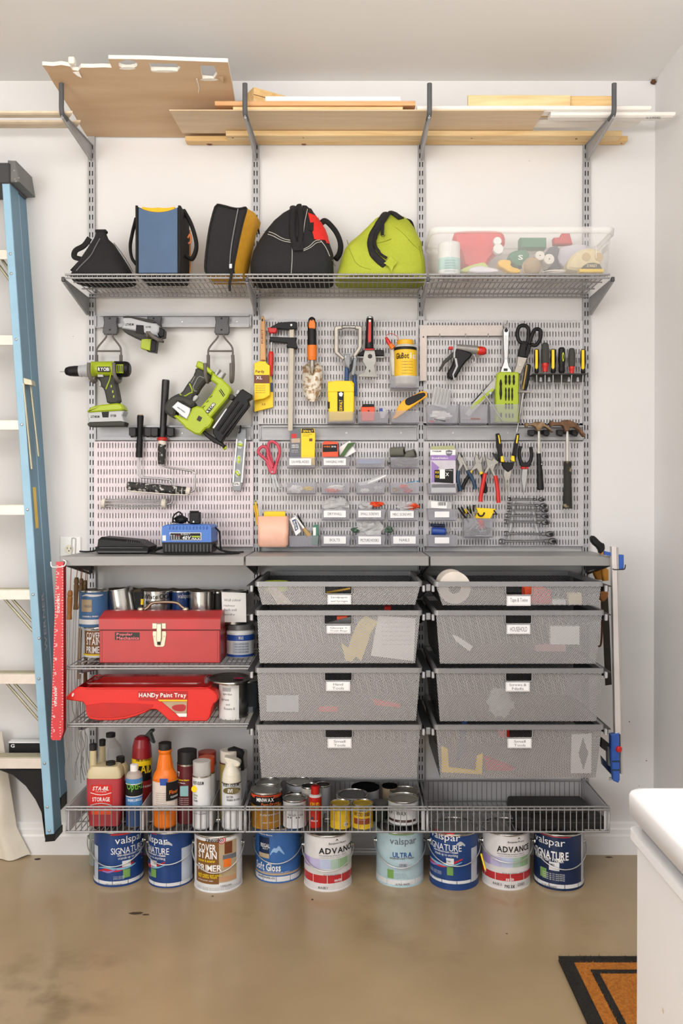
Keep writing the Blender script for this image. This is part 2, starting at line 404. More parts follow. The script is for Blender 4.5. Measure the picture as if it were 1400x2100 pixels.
def shelf_bracket(label, x, zt, d1, drop, m=None, group='shelf brackets', th=0.0025):
    t = T('shelf_bracket', label, 'bracket', group); m = m or m_brk
    yz([(0.016,zt),(d1,zt),(d1,zt-0.012),(0.04,zt-drop+0.01),(0.016,zt-drop)], x-th, x+th).obj('plate', m, t)
    b = B(); b.tube([(x,-d1+0.003,zt-0.012),(x,-0.03,zt-drop)], 0.0045, 8); b.obj('flange', m, t)
    b = B().box(x-0.006, x+0.006, -d1-0.004, -d1+0.006, zt-0.012, zt+0.004, 0.002); b.obj('end_cap', m_dark if m is m_brk else m, t)
D1 = 0.288; ZT = WZ(563, D1)
bx = [WX(132,D1), WX(500,D1), WX(876,D1), WX(1251,D1)]
for i, s in enumerate(('silver wire shelf section under the small black bag and the blue cooler bag', 'silver wire shelf section under the big black bag and the lime green bag', 'silver wire shelf section under the long clear plastic tote')):
    wire_shelf(s, bx[i]+0.004, bx[i+1]-0.003, ZT, D1, 0.0115, 36, (0.11, 0.20), group='wire shelf over the pegboards')
for k, s in enumerate(('silver bracket under the small black bag end of the wire shelf', 'silver bracket under the black bag with red lining', 'silver bracket under the lime green bag', 'silver bracket under the far end of the clear tote')):
    shelf_bracket(s, [UX[0]-0.012, UX[1], UX[2], UX[3]+0.012][k], ZT-0.012, D1, 0.064)
# ---- solid shelf in three lengths
DS = 0.317; ZS = WZ(1141, DS)
sx = [(123,500.5),(503,879),(882,1263)]
for i, s in enumerate(('solid grey shelf board carrying the two battery chargers', 'solid grey shelf board under the salmon pink pencil bin and labelled bins', 'solid grey shelf board under the row of wrenches')):
    t = T('solid_shelf', s, 'shelf', 'solid grey shelf boards'); x0, x1 = WX(sx[i][0],DS), WX(sx[i][1],DS)
    B().box(x0, x1, -DS+0.004, -0.018, ZS-0.018, ZS, 0.0015).obj('board', m_shelf, t)
    B().box(x0, x1, -DS-0.004, -DS+0.004, ZS-0.0315, ZS+0.0005, 0.002).obj('front_lip', m_shelf, t)
for k, s in enumerate(('dark bracket under the solid shelf beside the red ruler', 'dark bracket under the solid shelf between paint cans and mesh drawers', 'dark bracket under the solid shelf between the two drawer columns', 'dark bracket under the solid shelf beside the hand saw')):
    shelf_bracket(s, [UX[0]-0.002, UX[1], UX[2], UX[3]+0.002][k], ZS-0.019, DS-0.02, 0.062, m_dark, 'dark shelf brackets', 0.004)
# ---- perforated panels
def pegboard(label, px0, py0, px1, py1, first, cols, rows, m):
    t = T('pegboard_panel', label, 'pegboard', 'perforated wall panels'); dd = 0.024
    x0, x1, z0, z1 = WX(px0,dd), WX(px1,dd), WZ(py1,dd), WZ(py0,dd); pit = 5.95*K(dd); s0 = WX(first[0],dd); zt = WZ(first[1],dd)
    xs = [(s0+i*pit-0.0017, s0+i*pit+0.0017) for i in range(cols)]
    zs = sorted((zt-j*PITCH_Z-0.0185, zt-j*PITCH_Z) for j in range(rows))
    perf(xs, zs, (x0,x1), (z0,z1), -dd, 0.0035).obj('slotted_sheet', m, t)
    b = B()
    for a, c in ((z0,z0+0.002),(z1-0.002,z1)): b.box(x0, x1, -dd+0.0036, -0.001, a, c)
    for a, c in ((x0,x0+0.002),(x1-0.002,x1)): b.box(a, c, -dd+0.0036, -0.0165, z0+0.002, z1-0.002)
    b.obj('folded_edge', m, t)
pegboard('pinkish grey perforated panel behind the paint roller frames', 193, 905, 519, 1121, (201.5,908.5), 53, 12, m_pegp)
pegboard('perforated panel behind the trowel and the bar clamp', 529, 656, 857, 870, (541,660), 53, 12, m_peg)
pegboard('perforated panel behind the rows of small clear bins', 529, 905, 857, 1121, (539,909), 53, 12, m_peg)
pegboard('perforated panel behind the steel square, hose nozzle and screwdrivers', 868, 658, 1194, 868, (877,662), 53, 12, m_peg)
pegboard('perforated panel behind the pliers and wrenches', 868, 905, 1196, 1120, (880,909), 52, 12, m_peg)
# ---- utility tracks between panels
def track(label, px0, px1, py0, py1, screws, ends=0.02):
    t = T('utility_track', label, 'track', 'utility tracks'); x0, x1 = WX(px0,0.02), WX(px1,0.02); z0, z1 = WZ(py1,0.02), WZ(py0,0.02); h = z1-z0
    B().box(x0, x1, -0.020, -0.017, z0, z1).obj('back_plate', m_track, t)
    yz([(0.0201,z1),(0.032,z1),(0.032,z1-0.006),(0.0295,z1-0.006),(0.0295,z1-0.002),(0.0201,z1-0.002)], x0+ends, x1-0.008).obj('top_lip', m_track, t)
    yz([(0.0201,z0+0.002),(0.0295,z0+0.002),(0.0295,z0+0.012),(0.032,z0+0.012),(0.032,z0),(0.0201,z0)], x0+ends, x1-0.008).obj('bottom_lip', m_track, t)
    for px in screws:
        p = W(px, (py0+py1)/2, 0.02); B().lathe([(0.004,0),(0.0035,0.0012),(0.0015,0.0016)], (p.x,-0.0201,p.z), (0,-1,0), 10).obj('screw', m_screw, t)
    for a in (x0+0.0005, x1-0.006): B().box(a, a+0.0055, -0.026, -0.0201, z0+0.003, z1-0.003, 0.001).obj('end_plate', m_steel, t)
track('grey track carrying the hooks for drill, spare battery and nail gun', 196, 516, 646, 672, (374, 486))
track('grey track holding the black handle clips above the pinkish panel', 195, 519, 873, 903, (303, 374), 0.025)
track('grey track above the small clear bins', 532, 858, 873, 903, (710, 822), 0.012)
track('grey track carrying the two claw hammers', 869, 1197, 873, 903, (929, 1041), 0.012)
m_filler = mat('grey_back_panel', (190,186,187), 0.6, 0.1, var=0.012)
for lab, a, c, py0, py1 in (('grey filler strip between the middle panels above the track', 531, 857, 870.5, 873), ):
    pass
# ---- two short wire shelves on the left
DL = 0.30
for lab, py, hl in (('silver wire shelf under the red metal toolbox', 1366, 0.009), ('silver wire shelf under the red plastic paint tray', 1484.5, 0.008)):
    z = WZ(py, DL); wire_shelf(lab, WX(137,DL), WX(515,DL), z, DL, hl, 36, (0.10, 0.20), group='short wire shelves')
    q_ = 'toolbox' if py < 1400 else 'paint tray'
    shelf_bracket('silver side bracket holding the %s shelf beside the hanging rods' % q_, WX(137,DL)+0.04, z-hl-0.003, DL-0.01, 0.045)
# ---- wire baskets along the bottom
ZB0, ZB1 = WZ(1706, DL), WZ(1657, DL)
kx = [(134,500.5),(503.5,875.5),(877.5,1250)]
m_clear2 = mat('frosted_divider', (214,212,216), 0.35, var=0.01, alpha=0.72)
for i, s in enumerate(('wire basket holding the chemical bottles and spray cans', 'wire basket holding the small wood stain and wax cans', 'wire basket holding the folded black case')):
    t = T('wire_basket', s, 'basket', 'wire baskets along the bottom'); x0, x1 = WX(kx[i][0],DL), WX(kx[i][1],DL); n = 30
    b = B()
    for z in (ZB1+0.004, ZB1-0.006): b.tube([(x0,-DL,z),(x1,-DL,z)], 0.0033, 8)
    b.tube([(x0,-DL,ZB0),(x1,-DL,ZB0)], 0.0036, 8); b.obj('front_rail', m_wire, t)
    b = B()
    for j in range(n):
        x = x0+(x1-x0)*(j+0.6)/n
        b.tube([(x,-DL,ZB1+0.004),(x,-DL,ZB0)], 0.0019, 5)
    b.obj('front_wires', m_wire, t, kind='stuff')
    b = B()
    for j in range(n+4):
        x = x0+(x1-x0)*(j+0.5)/(n+4)
        b.tube([(x,-DL+0.001,ZB0),(x,-0.026,ZB0),(x,-0.026,ZB1)], 0.0016, 5)
    b.obj('floor_wires', m_wire, t, kind='stuff')
    for pp_ in ([(x0,-0.026,ZB1),(x1,-0.026,ZB1)], [(x0,-0.026,ZB0+0.006),(x1,-0.026,ZB0+0.006)], [(x0,-0.20,ZB0-0.003),(x1,-0.20,ZB0-0.003)], [(x0,-0.11,ZB0-0.003),(x1,-0.11,ZB0-0.003)]):
        B().tube(pp_, 0.0026, 6).obj('cross_wire', m_wire, t)
    for x in (x0, x1):
        b = B(); b.tube([(x,-DL,ZB0),(x,-0.026,ZB0),(x,-0.026,ZB1),(x,-DL,ZB1),(x,-DL,ZB0)], 0.0028, 6)
        b.obj('end_frame', m_wire, t)
for px, s in ((137,'frosted plastic end panel of the basket beside the red storage jug'),(287,'frosted plastic divider between the blue bottle and the orange bottle'),(430,'frosted plastic divider beside the cream spray bottle'),(490,'frosted plastic divider beside the wood stain can'),(870,'frosted plastic divider beside the white wax cans'),(1246,'frosted plastic end panel beside the black case')):
    x = WX(px, DL)+(0.003 if px < 700 else -0.003)
    t = T('basket_divider', s, 'divider', 'basket dividers')
    b = B(); b.box(x-0.001, x+0.001, -DL+0.006, -0.03, ZB0+0.004, ZB1+0.006); b.obj('panel', m_clear2, t)
    b = B(); b.box(x-0.006, x+0.006, -DL+0.0045, -DL+0.007, ZB0+0.004, ZB1-0.002); b.obj('front_clip', m_clear2, t)
# ---- mesh drawers
def mesh_mat(name='woven_mesh', cell=0.0056, wf=0.46, rgb=(150,150,153)):
    m = mat(name, rgb, 0.42, 0.5, var=0.02); nt = m.node_tree; N = nt.nodes; L = nt.links; p = N['Principled BSDF']
    tc = N.new('ShaderNodeTexCoord'); sp = N.new('ShaderNodeSeparateXYZ'); L.new(tc.outputs['UV'], sp.inputs[0])
    def mth(op, a, b=None):
        n = N.new('ShaderNodeMath'); n.operation = op
        for i, v in enumerate((a, b)):
            if v is None: continue
            if isinstance(v, (int, float)): n.inputs[i].default_value = v
            else: L.new(v, n.inputs[i])
        return n.outputs[0]
    u, v = sp.outputs[0], sp.outputs[1]
    a = mth('FRACT', mth('DIVIDE', mth('ADD', u, mth('MULTIPLY', v, 0.62)), cell)); c = mth('FRACT', mth('DIVIDE', mth('SUBTRACT', mth('MULTIPLY', v, 1.25), mth('MULTIPLY', u, 0.35)), cell))
    da = mth('ABSOLUTE', mth('SUBTRACT', a, 0.5)); dc = mth('ABSOLUTE', mth('SUBTRACT', c, 0.5))
    hole = mth('LESS_THAN', mth('ADD', mth('MULTIPLY', da, da), mth('MULTIPLY', dc, dc)), wf*wf*0.62)
    L.new(mth('SUBTRACT', 1.0, hole), p.inputs['Alpha'])
    return m
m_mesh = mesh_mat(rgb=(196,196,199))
m_mesh_shade = mesh_mat('shade_tinted_mesh', 0.0056, 0.34, (66,66,69))  # same mesh, its colour darkened to stand in for shade inside the drawers
m_rim = mat('silver_drawer_rim', (150,150,153), 0.35, 0.5, var=0.02)
m_card = mat('white_card', (240,239,241), 0.6, var=0.01)
m_clearl = mat('clear_label_sleeve', (216,216,220), 0.25, var=0.01)
m_ink = mat('grey_pen_ink', (110,110,116), 0.6, var=0.02)
def uvquad(bb_name, quads, m, parent, **pr):
    """sheet of quads with metric UVs so that the weave keeps its size"""
    me = bpy.data.meshes.new(bb_name); V = [p for q_ in quads for p in q_]; me.from_pydata(V, [], [tuple(range(4*i,4*i+4)) for i in range(len(quads))])
    uv = me.uv_layers.new(name='weave')
    for i, q_ in enumerate(quads):
        q_ = [Vector(p) for p in q_]; ux = (q_[1]-q_[0]).normalized(); nn = ux.cross(q_[3]-q_[0]).normalized(); vy = nn.cross(ux)
        for k in range(4): e = q_[k]-q_[0]; uv.data[4*i+k].uv = (e.dot(ux), e.dot(vy))
    me.materials.append(m); o = bpy.data.objects.new(bb_name, me); COL.objects.link(o); o.parent = parent
    for k, v in pr.items(): o[k] = v
    return o
DD = 0.45; DB_ = 0.035
def drawer(label, px0, px1, pyt, pyb, bx0, bx1, win, card, words, rimh=10):
    t = T('mesh_drawer', label, 'drawer', 'silver mesh drawers')
    x0, x1 = WX(px0,DD), WX(px1,DD); zt = WZ(pyt,DD); zr = WZ(pyt+rimh,DD); z0 = WZ(pyb,DD-0.012); u0, u1 = WX(bx0,DD-0.012), WX(bx1,DD-0.012); sh = (u0-x0)
    yf, yb = -DD, -DB_; yfb, ybb = -DD+0.012, -DB_-0.012
    # rim: a rounded rectangular frame with a flat front
    b = B(); r = 0.012; out = []
    for cx, cy, a0 in ((x0+r,yf+r,180),(x1-r,yf+r,270),(x1-r,yb-r,0),(x0+r,yb-r,90)):
        for k in range(5): a = math.radians(a0+k*22.5); out.append((cx+r*math.cos(a), cy+r*math.sin(a)))
    inn = inset(out, 0.010)
    b.loft([[(x,y,zr) for x,y in out], [(x,y,zt) for x,y in out], [(x,y,zt) for x,y in inn], [(x,y,zr) for x,y in inn], [(x,y,zr) for x,y in out]], True, False, False)
    b.obj('rim', m_rim, t)
    a0, a1 = x0+0.007, x1-0.007; f0 = yf+0.006; k0 = yb-0.006
    wx0, wx1, wz1, wz0 = WX(win[0],DD), WX(win[2],DD), zr, WZ(win[3],DD)
    def fp(x, z):                                             # point of the sloping front
        s = (zr-z)/(zr-z0); xx = x
        return (xx, f0+(yfb-f0)*s, z)
    s = (zr-wz0)/(zr-z0); l0, l1 = a0+(u0-a0)*s, a1+(u1-a1)*s
    qd = [[fp(l0,wz0),fp(wx0,wz0),fp(wx0,zr),fp(a0,zr)], [fp(wx1,wz0),fp(l1,wz0),fp(a1,zr),fp(wx1,zr)],
          [fp(u0,z0),fp(u1,z0),fp(l1,wz0),fp(l0,wz0)]]
    uvquad('front_panel', qd, m_mesh, t)
    uvquad('side_panel', [[(u0,ybb,z0),(u0,yfb,z0),(a0,f0,zr),(a0,k0,zr)]], m_mesh_shade, t); uvquad('side_panel', [[(u1,yfb,z0),(u1,ybb,z0),(a1,k0,zr),(a1,f0,zr)]], m_mesh_shade, t)
    uvquad('back_panel', [[(u1,ybb,z0),(u0,ybb,z0),(a0,k0,zr),(a1,k0,zr)]], m_mesh_shade, t)
    uvquad('bottom_panel', [[(u0,ybb,z0),(u1,ybb,z0),(u1,yfb,z0),(u0,yfb,z0)]], m_mesh_shade, t)
    # window frame and label
    b = B(); yw = fp(0,(wz0+zr)/2)[1]-0.003
    b.tube([(wx0,yw,zr),(wx0,yw,wz0+0.004),(wx0+0.005,yw,wz0),(wx1-0.005,yw,wz0),(wx1,yw,wz0+0.004),(wx1,yw,zr)], 0.0026, 6); b.obj('handle_frame', m_rim, t)
    c0, c1, cz1, cz0 = WX(card[0],DD), WX(card[2],DD), WZ(card[1],DD), WZ(card[3],DD); yc = yw-0.002
    B().box(c0, c1, yc, yc+0.003, cz0, cz1, 0.001).obj('label_sleeve', m_clearl, t)
    e = 0.0045; cd = B().box(c0+e, c1-e, yc-0.0012, yc-0.0002, cz0+e, cz1-e*0.5).obj('label_card', m_card, t)
    n = len(words)
    b = B()
    for i, wd in enumerate(words):
        zz1 = cz1-e*0.5-(cz1-cz0-1.5*e)*(i+0.18)/n; zz0 = cz1-e*0.5-(cz1-cz0-1.5*e)*(i+0.82)/n; mid = (c0+c1)/2; hw = (c1-c0)*0.5*min(0.72, 0.075*len(wd)+0.1)
        y = yc-0.0013; txt(None, wd, [(mid-hw,y,zz0),(mid+hw,y,zz0),(mid+hw,y,zz1),(mid-hw,y,zz1)], m_ink, add=b)
    b.obj('handwriting', m_ink, cd)
    return dict(x0=u0, x1=u1, z0=z0, zt=zt, yf=yfb, yb=ybb)
DRW = {}
for k, a in {
 'm1': ('shallow mesh drawer labelled Sandpaper and Syringes', 522,866,1193,1240,537,851,(665,0,722,1219),(671,1220,720,1240),['Sandpaper','and Syringes']),
 'm2': ('deep mesh drawer with yellow sheets and a white paper showing through', 522,866,1252,1360,532,851,(664,0,722,1281),(669,1283,719,1300),['Gloves +','Trash Bags']),
 'm3': ('mesh drawer with faint red bars and a pale packet showing through', 522,866,1370,1478,533,853,(665,0,722,1397),(668,1398,718,1418),['Hand','Tools']),
 'm4': ('plain mesh drawer over the small stain cans with nothing showing through', 522,866,1487,1594,536,854,(666,0,723,1514),(671,1515,721,1535),['Small','Tools']),
 'r1': ('shallow mesh drawer with the big white tape roll in it', 890,1238,1193,1241,907,1227,(1037,0,1092,1221),(1039,1222,1089,1243),['Tape & Twine']),
 'r2': ('deep mesh drawer labelled Household', 890,1240,1252,1361,902,1222,(1036,0,1091,1280),(1039,1281,1088,1301),['HOUSEHOLD']),
 'r3': ('mesh drawer with clear plastic wrap showing through its front', 890,1240,1371,1479,902,1223,(1037,0,1092,1398),(1037,1399,1087,1419),['Screws &','Nails']),
 'r4': ('mesh drawer with a yellow frame and red scraps showing through', 890,1240,1487,1595,903,1222,(1038,0,1093,1514),(1041,1515,1091,1535),['Small','Tools'])}.items(): DRW[k] = drawer(*a)
# runners: a slim channel along each side of a drawer and a pale clip at its front
m_clip = mat('pale_grey_clip', (186,186,190), 0.35, 0.2)
def runner(px, py, lab, clips, w=0.012):
    t = T('drawer_runner', lab, 'runner', 'drawer runners'); x = WX(px, DD-0.02); z = WZ(py+6, DD-0.02)
    b = B(); b.box(x-w, x+w, -DD+0.03, -0.017, z+0.003, z+0.0065); b.box(x-0.004, x+0.004, -DD+0.03, -0.017, z-0.012, z+0.003)
    b.obj('channel', m_dark, t)
    yz([(0.017,z-0.0125),(DD-0.06,z-0.0125),(0.06,z-0.075),(0.017,z-0.075)], x-0.003, x+0.003).obj('support_plate', m_dark, t)
    for dx in clips: B().box(x+dx-0.0045, x+dx+0.0045, -DD+0.014, -DD+0.0295, z-0.012, z+0.008, 0.002).obj('roller_clip', m_clip, t)
    B().box(x-0.0075, x+0.0075, -DD+0.018, -DD+0.0298, z-0.010, z+0.012, 0.002).obj('front_stop', m_rim, t) if len(clips) > 1 else None
for i, py in enumerate((1200, 1259, 1377, 1494)):
    s = ('top shallow', 'second', 'third', 'lowest')[i]
    runner(512, py, 'dark drawer runner between the paint shelves and the %s mesh drawer' % s, (0.006,))
    runner(878, py, 'dark drawer runner between the two columns beside the %s mesh drawers' % s, (-0.0152,0.0152))
    runner(1247, py, 'dark drawer runner beside the saw at the %s mesh drawer' % s, (-0.007,))
# ---------------------------------------------------------------- lumber on the top brackets
def wood(name, rgb, dark, sc_=(2.2,30,30), **k): return mat(name, rgb, 0.6, var=0.05, scale=3, stretch=sc_, dark=dark, bump=0.05, **k)
m_pine = wood('yellow_pine', (236,202,146), (218,178,116))
m_pine2 = wood('pale_pine', (238,212,164), (218,184,130))
m_red = wood('pinkish_board', (222,176,128), (204,150,100))
m_ply = wood('thin_plywood', (226,204,172), (216,190,156), (1.2,14,14))
m_trimw = mat('primed_moulding', (240,236,230), 0.5, var=0.01)
m_kraft = mat('kraft_paper_back', (208,181,149), 0.85, var=0.04, scale=2.5, stretch=(1,6,6), dark=(196,164,130))
m_gyp = mat('gypsum_edge', (238,233,224), 0.9, var=0.04, scale=80, bump=0.3)
m_knot = mat('wood_knot', (120,74,40), 0.7, var=0.1, scale=90)
def plank(name, label, x0, x1, d0, d1, h0, h1, m, cat='board', group='stored boards', knots=(), tilt=0.0):
    """board lying along the brackets: d range across, h range above the arms"""
    t = T(name, label, cat, group); e = 0.0015
    xs = (WX(x0,(d0+d1)/2), WX(x1,(d0+d1)/2))
    pf = [(d0,AZ(d0)+h0),(d1-e,AZ(d1)+h0),(d1,AZ(d1)+h0+e),(d1,AZ(d1)+h1-e),(d1-e,AZ(d1)+h1),(d0,AZ(d0)+h1)]
    b = B(); b.loft([[(x+tilt*(d-d0), -d, z) for d, z in pf] for x in xs], True, True, False); b.obj('plank_body', m, t)
    for kx, d, r in knots:
        x = WX(kx, d); B().lathe([(r,0),(r*0.8,-0.0006)], (x,-d,AZ(d)+h0), (0,0,1), 10).obj('knot', m_knot, t)
    return t
plank('pine_plank', 'yellow pine plank against the wall with a round knot at its near end', 383, 1281, 0.012, 0.058, 0.0, 0.018, m_pine, knots=((430,0.02,0.011),(623,0.02,0.010),(1272,0.03,0.004)))
plank('pine_plank', 'yellow pine plank lying in front of the wall plank under the plywood', 466, 1269, 0.0595, 0.112, 0.0, 0.0185, m_pine2, knots=((622,0.09,0.0035),(966,0.085,0.004),(1180,0.08,0.005),(478,0.09,0.004)))
plank('thin_plywood_sheet', 'long thin plywood sheet lying across the middle brackets', 362, 1100, 0.08, 0.302, 0.0192, 0.0235, m_ply, 'plywood', tilt=0.0)
plank('pinkish_board', 'long pinkish softwood board on the plywood under the short white moulding', 446, 849, 0.21, 0.306, 0.0352, 0.050, m_red)
plank('pale_lath', 'thin pale lath between the plywood and the pinkish board', 481, 824, 0.235, 0.297, 0.0242, 0.0345, m_pine2)
plank('short_white_moulding', 'short white moulding on top of the pinkish board', 546, 820, 0.255, 0.302, 0.051, 0.067, m_trimw, 'moulding', 'white mouldings')
plank('pine_offcut', 'yellow pine offcut with a dark knot lying on the white moulding', 958, 1166, 0.268, 0.284, 0.0402, 0.078, m_pine2, knots=())
plank('pine_offcut', 'yellow pine offcut behind the knotted one, reaching the bracket lip', 968, 1245, 0.18, 0.266, 0.0402, 0.082, m_pine)
# a wedge-shaped offcut lying askew on the pile
t = T('pine_offcut', 'short pine offcut lying askew behind the short white moulding', 'board', 'stored boards')
p0, p1 = W(520,195,0.235), W(655,205,0.10); ax = (Vector((p1.x,p1.y,0))-Vector((p0.x,p0.y,0))).normalized(); nn = Vector((-ax.y,ax.x,0)); z0 = AZ(0.2)+0.070
b = B(); b.loft([[p+nn*a+Vector((0,0,z)) for a, z in ((0,0),(0.05,0),(0.05,0.05),(0,0.05))] for p in (Vector((p0.x,p0.y,z0)), Vector((p1.x,p1.y,z0)))], True, True, False); b.obj('plank_body', m_pine, t)
b = B(); b.loft([[p-nn*0.001+Vector((0,0,z)) for z in (0.024,0.026)]+[p+nn*0.001+Vector((0,0,z)) for z in (0.026,0.024)] for p in (Vector((p0.x,p0.y,z0)), Vector((p1.x,p1.y,z0)))], True, True, False); b.obj('joint_line', m_knot, t)
# white mouldings with a stepped profile
def moulding(label, x0, x1, d0, d1, h0, h1, m=None):
    t = T('white_moulding', label, 'moulding', 'white mouldings'); dm = (d0+d1)/2; w_ = d1-d0; h = h1-h0
    pf = [(0,0),(0.75,0),(0.85,0.2),(0.93,0.2),(1,0.5),(1,0.85),(0.95,1),(0,1)]
    b = B(); b.loft([[(x+0.6*(a-0.7)*w_*(k==1), -(d0+a*w_), AZ(d0+a*w_)+h0+c*h) for a, c in pf] for k, x in ((0,WX(x0,dm)),(1,WX(x1,dm)))], True, True, False); b.obj('profile', m or m_trimw, t)
    return t
moulding('long white crown moulding under the pine offcuts, end cut at a slant', 853, 1322, 0.24, 0.292, 0.024, 0.040)
moulding('white moulding strip lying behind the crown moulding', 853, 1303, 0.125, 0.178, 0.024, 0.040)
cm = moulding('white moulding with printed end nearest the room corner', 1125, 1373, 0.243, 0.286, 0.0065, 0.0215)
txt(cm, 'AL 13 PRIMED', [Vector((WX(x,d),-d,AZ(d)+0.0064)) for x, d in ((1322,0.262),(1352,0.262),(1352,0.281),(1322,0.281))], m_ink)
moulding('white moulding reaching out of view behind the torn drywall, upper of two', -130, 150, 0.285, 0.325, 0.001, 0.011, mat('raw_moulding', (234,216,190), 0.6))
moulding('white moulding reaching out of view behind the torn drywall, lower of two', -130, 166, 0.185, 0.24, 0.001, 0.011, mat('raw_moulding', (234,216,190), 0.6))
# torn drywall panel
t = T('drywall_panel', 'torn brown-backed drywall panel with three cut holes, leaning over the bracket lips', 'drywall')
def dz(d): return WZ(281,0.01)+(WZ(170,0.338)+0.004-WZ(281,0.01))*(d-0.01)/0.328
def dpt(px, py):                           # pixel -> (x, d) on the tilted underside
    lo, hi = 0.0, 0.6
    for _ in range(40):
        m_ = (lo+hi)/2
        if WZ(py, m_) < dz(m_): hi_ = True
        else: hi_ = False
        # with growing depth the seen ray rises faster than the board
        if WZ(py, m_) > dz(m_): lo = m_
        else: hi = m_
    return (WX(px, lo), lo)
out = [dpt(*p) for p in ((180,280),(166,256),(152,233),(138,212),(124,188),(112,170),(99,150),(88,134),(110,135),(128,134),(146,137),(150,143),(162,146),(168,138),(190,139),(212,139),(231,139),(224,121),(300,122),(380,125),(468,128),(478,180),(487,240),(492,283))]
q = random.Random(3); out = [(x+q.uniform(-.002,.002), d+q.uniform(-.002,.002)) if 0 < i < 16 else (x, d) for i, (x, d) in enumerate(out)]
def ring(cx, cy, rx, ry, n=14): return [dpt(cx+rx*math.cos(2*PI*k/n), cy+ry*math.sin(2*PI*k/n)) for k in range(n)]
holes = [ring(264,132,20,9), [dpt(*p) for p in ((307,130),(361,130),(371,138),(365,146),(311,145))], [dpt(*p) for p in ((411,134),(440,135),(446,152),(438,164),(416,162))]]
from mathutils.geometry import tessellate_polygon
loops = [out]+holes; flat = [p for l in loops for p in l]; tri = tessellate_polygon([[Vector((x,d,0)) for x, d in l] for l in loops]); TH = 0.0127
for nm, mm, kind in (('paper_back', m_kraft, 0), ('gypsum_core', m_gyp, 1)):
    b = B(); N_ = len(flat)
    lowv = [(x,-d,dz(d)+(0 if kind == 0 else 0.0004)) for x, d in flat]; upv = [(x,-d,dz(d)+TH) for x, d in flat]
    if kind == 0: b.add(lowv, [tuple(f) for f in tri])
    else:
        fs = [tuple(i+N_ for i in f) for f in tri]; o = 0
        for l in loops:
            n = len(l); fs += [(o+i, o+(i+1)%n, o+(i+1)%n+N_, o+i+N_) for i in range(n)]; o += n
        b.add(lowv+upv, fs)
    b.obj(nm, mm, t)
# torn paper curls and a plaster lump at the broken edge
b = B(); p = dpt(152,139); b.T = Matrix.Translation((p[0],-p[1]-0.006,dz(p[1])+0.012)); b.box(-0.011,0.009,-0.012,0.010,-0.006,0.016,0.003); b.obj('plaster_lump', m_gyp, t)
b = B(); p = dpt(158,147); b.add([(p[0]-0.012,-p[1],dz(p[1])-0.001),(p[0]+0.010,-p[1]-0.004,dz(p[1])-0.001),(p[0]+0.013,-p[1]+0.016,dz(p[1])-0.012),(p[0],-p[1]+0.012,dz(p[1])-0.008)], [(0,1,2,3)]); b.obj('torn_paper_flap', m_gyp, t)
b = B(); p = dpt(452,155); b.add([(p[0]-0.008,-p[1],dz(p[1])-0.001),(p[0]+0.012,-p[1]-0.012,dz(p[1])-0.010),(p[0]+0.008,-p[1]+0.02,dz(p[1])-0.014),(p[0]-0.01,-p[1]+0.022,dz(p[1])-0.001)], [(0,1,2,3)]); b.obj('torn_paper_flap', m_kraft, t)
b = B(); b.tube([Vector((x,-d,dz(d)-0.001)) for x, d in [dpt(*p_) for p_ in ((404,161),(407,170),(409,180),(408,189))]], 0.0018, 5); b.obj('paper_tear', m_gyp, t)
for cx, cy, rx, ry in ((430,163,19,3),(339,146,28,2.5),(263,140,17,3)):
    b = B(); b.add([Vector((x,-d,dz(d)-0.0006)) for x, d in ring(cx,cy,rx,ry,9)], [tuple(range(9))]); b.obj('torn_edge', m_gyp, t)

# ---------------------------------------------------------------- bags on the wire shelf
from mathutils.bvhtree import BVHTree
class Hit:
    """finds where a sight line from the photo meets a surface, to lay seams and lettering onto it"""
    def __init__(s, *objs):
        v = []; f = []
        for o in objs:
            k = len(v); v += [tuple(x.co) for x in o.data.vertices]; f += [tuple(i+k for i in p.vertices) for p in o.data.polygons]
        s.t = BVHTree.FromPolygons(v, f)
    def at(s, px, py, off=0.001, d=0.1):
        c = Vector((0,-D,CZ)); r = (W(px,py,0.0)-c).normalized(); h = s.t.ray_cast(c, r)
        if h[0] is None: return W(px, py, d)
        n = h[1] if h[1].dot(r) < 0 else -h[1]
        return h[0]+n*off
    def line(s, pts, off=0.001, it=3): return [s.at(x, y, off) for x, y in smooth(pts, it, False)]
    def patch(s, name, pts, m, parent, off=0.001, sub=6):
        """thin decal: outline in pixels filled by a fan-free grid and laid on the surface"""
        b = B(); xs = [p[0] for p in pts]; ys = [p[1] for p in pts]
        if len(pts) == 4:
            g = [[tuple((pts[0][i]*(1-u)+pts[1][i]*u)*(1-v)+(pts[3][i]*(1-u)+pts[2][i]*u)*v for i in (0,1)) for u in [k/sub for k in range(sub+1)]] for v in [k/sub for k in range(sub+1)]]
            b.add([s.at(*p, off) for r in g for p in r], [(j*(sub+1)+i, j*(sub+1)+i+1, (j+1)*(sub+1)+i+1, (j+1)*(sub+1)+i) for j in range(sub) for i in range(sub)], True)
        else: b.add([s.at(*p, off) for p in pts], [tuple(range(len(pts)))])
        return b.obj(name, m, parent)
    def txt(s, parent, st, x0, y0, x1, y1, m, bold=0, off=0.0015, name='lettering', skew=0.0, drop=0.0):
        V, Fc = layout(st, bold); b = B()
        b.add([s.at(x0+(x1-x0)*u+skew*(v-0.5), y1+(y0-y1)*v+drop*(u-0.5), off) for u, v in V], Fc); return b.obj(name, m, parent)
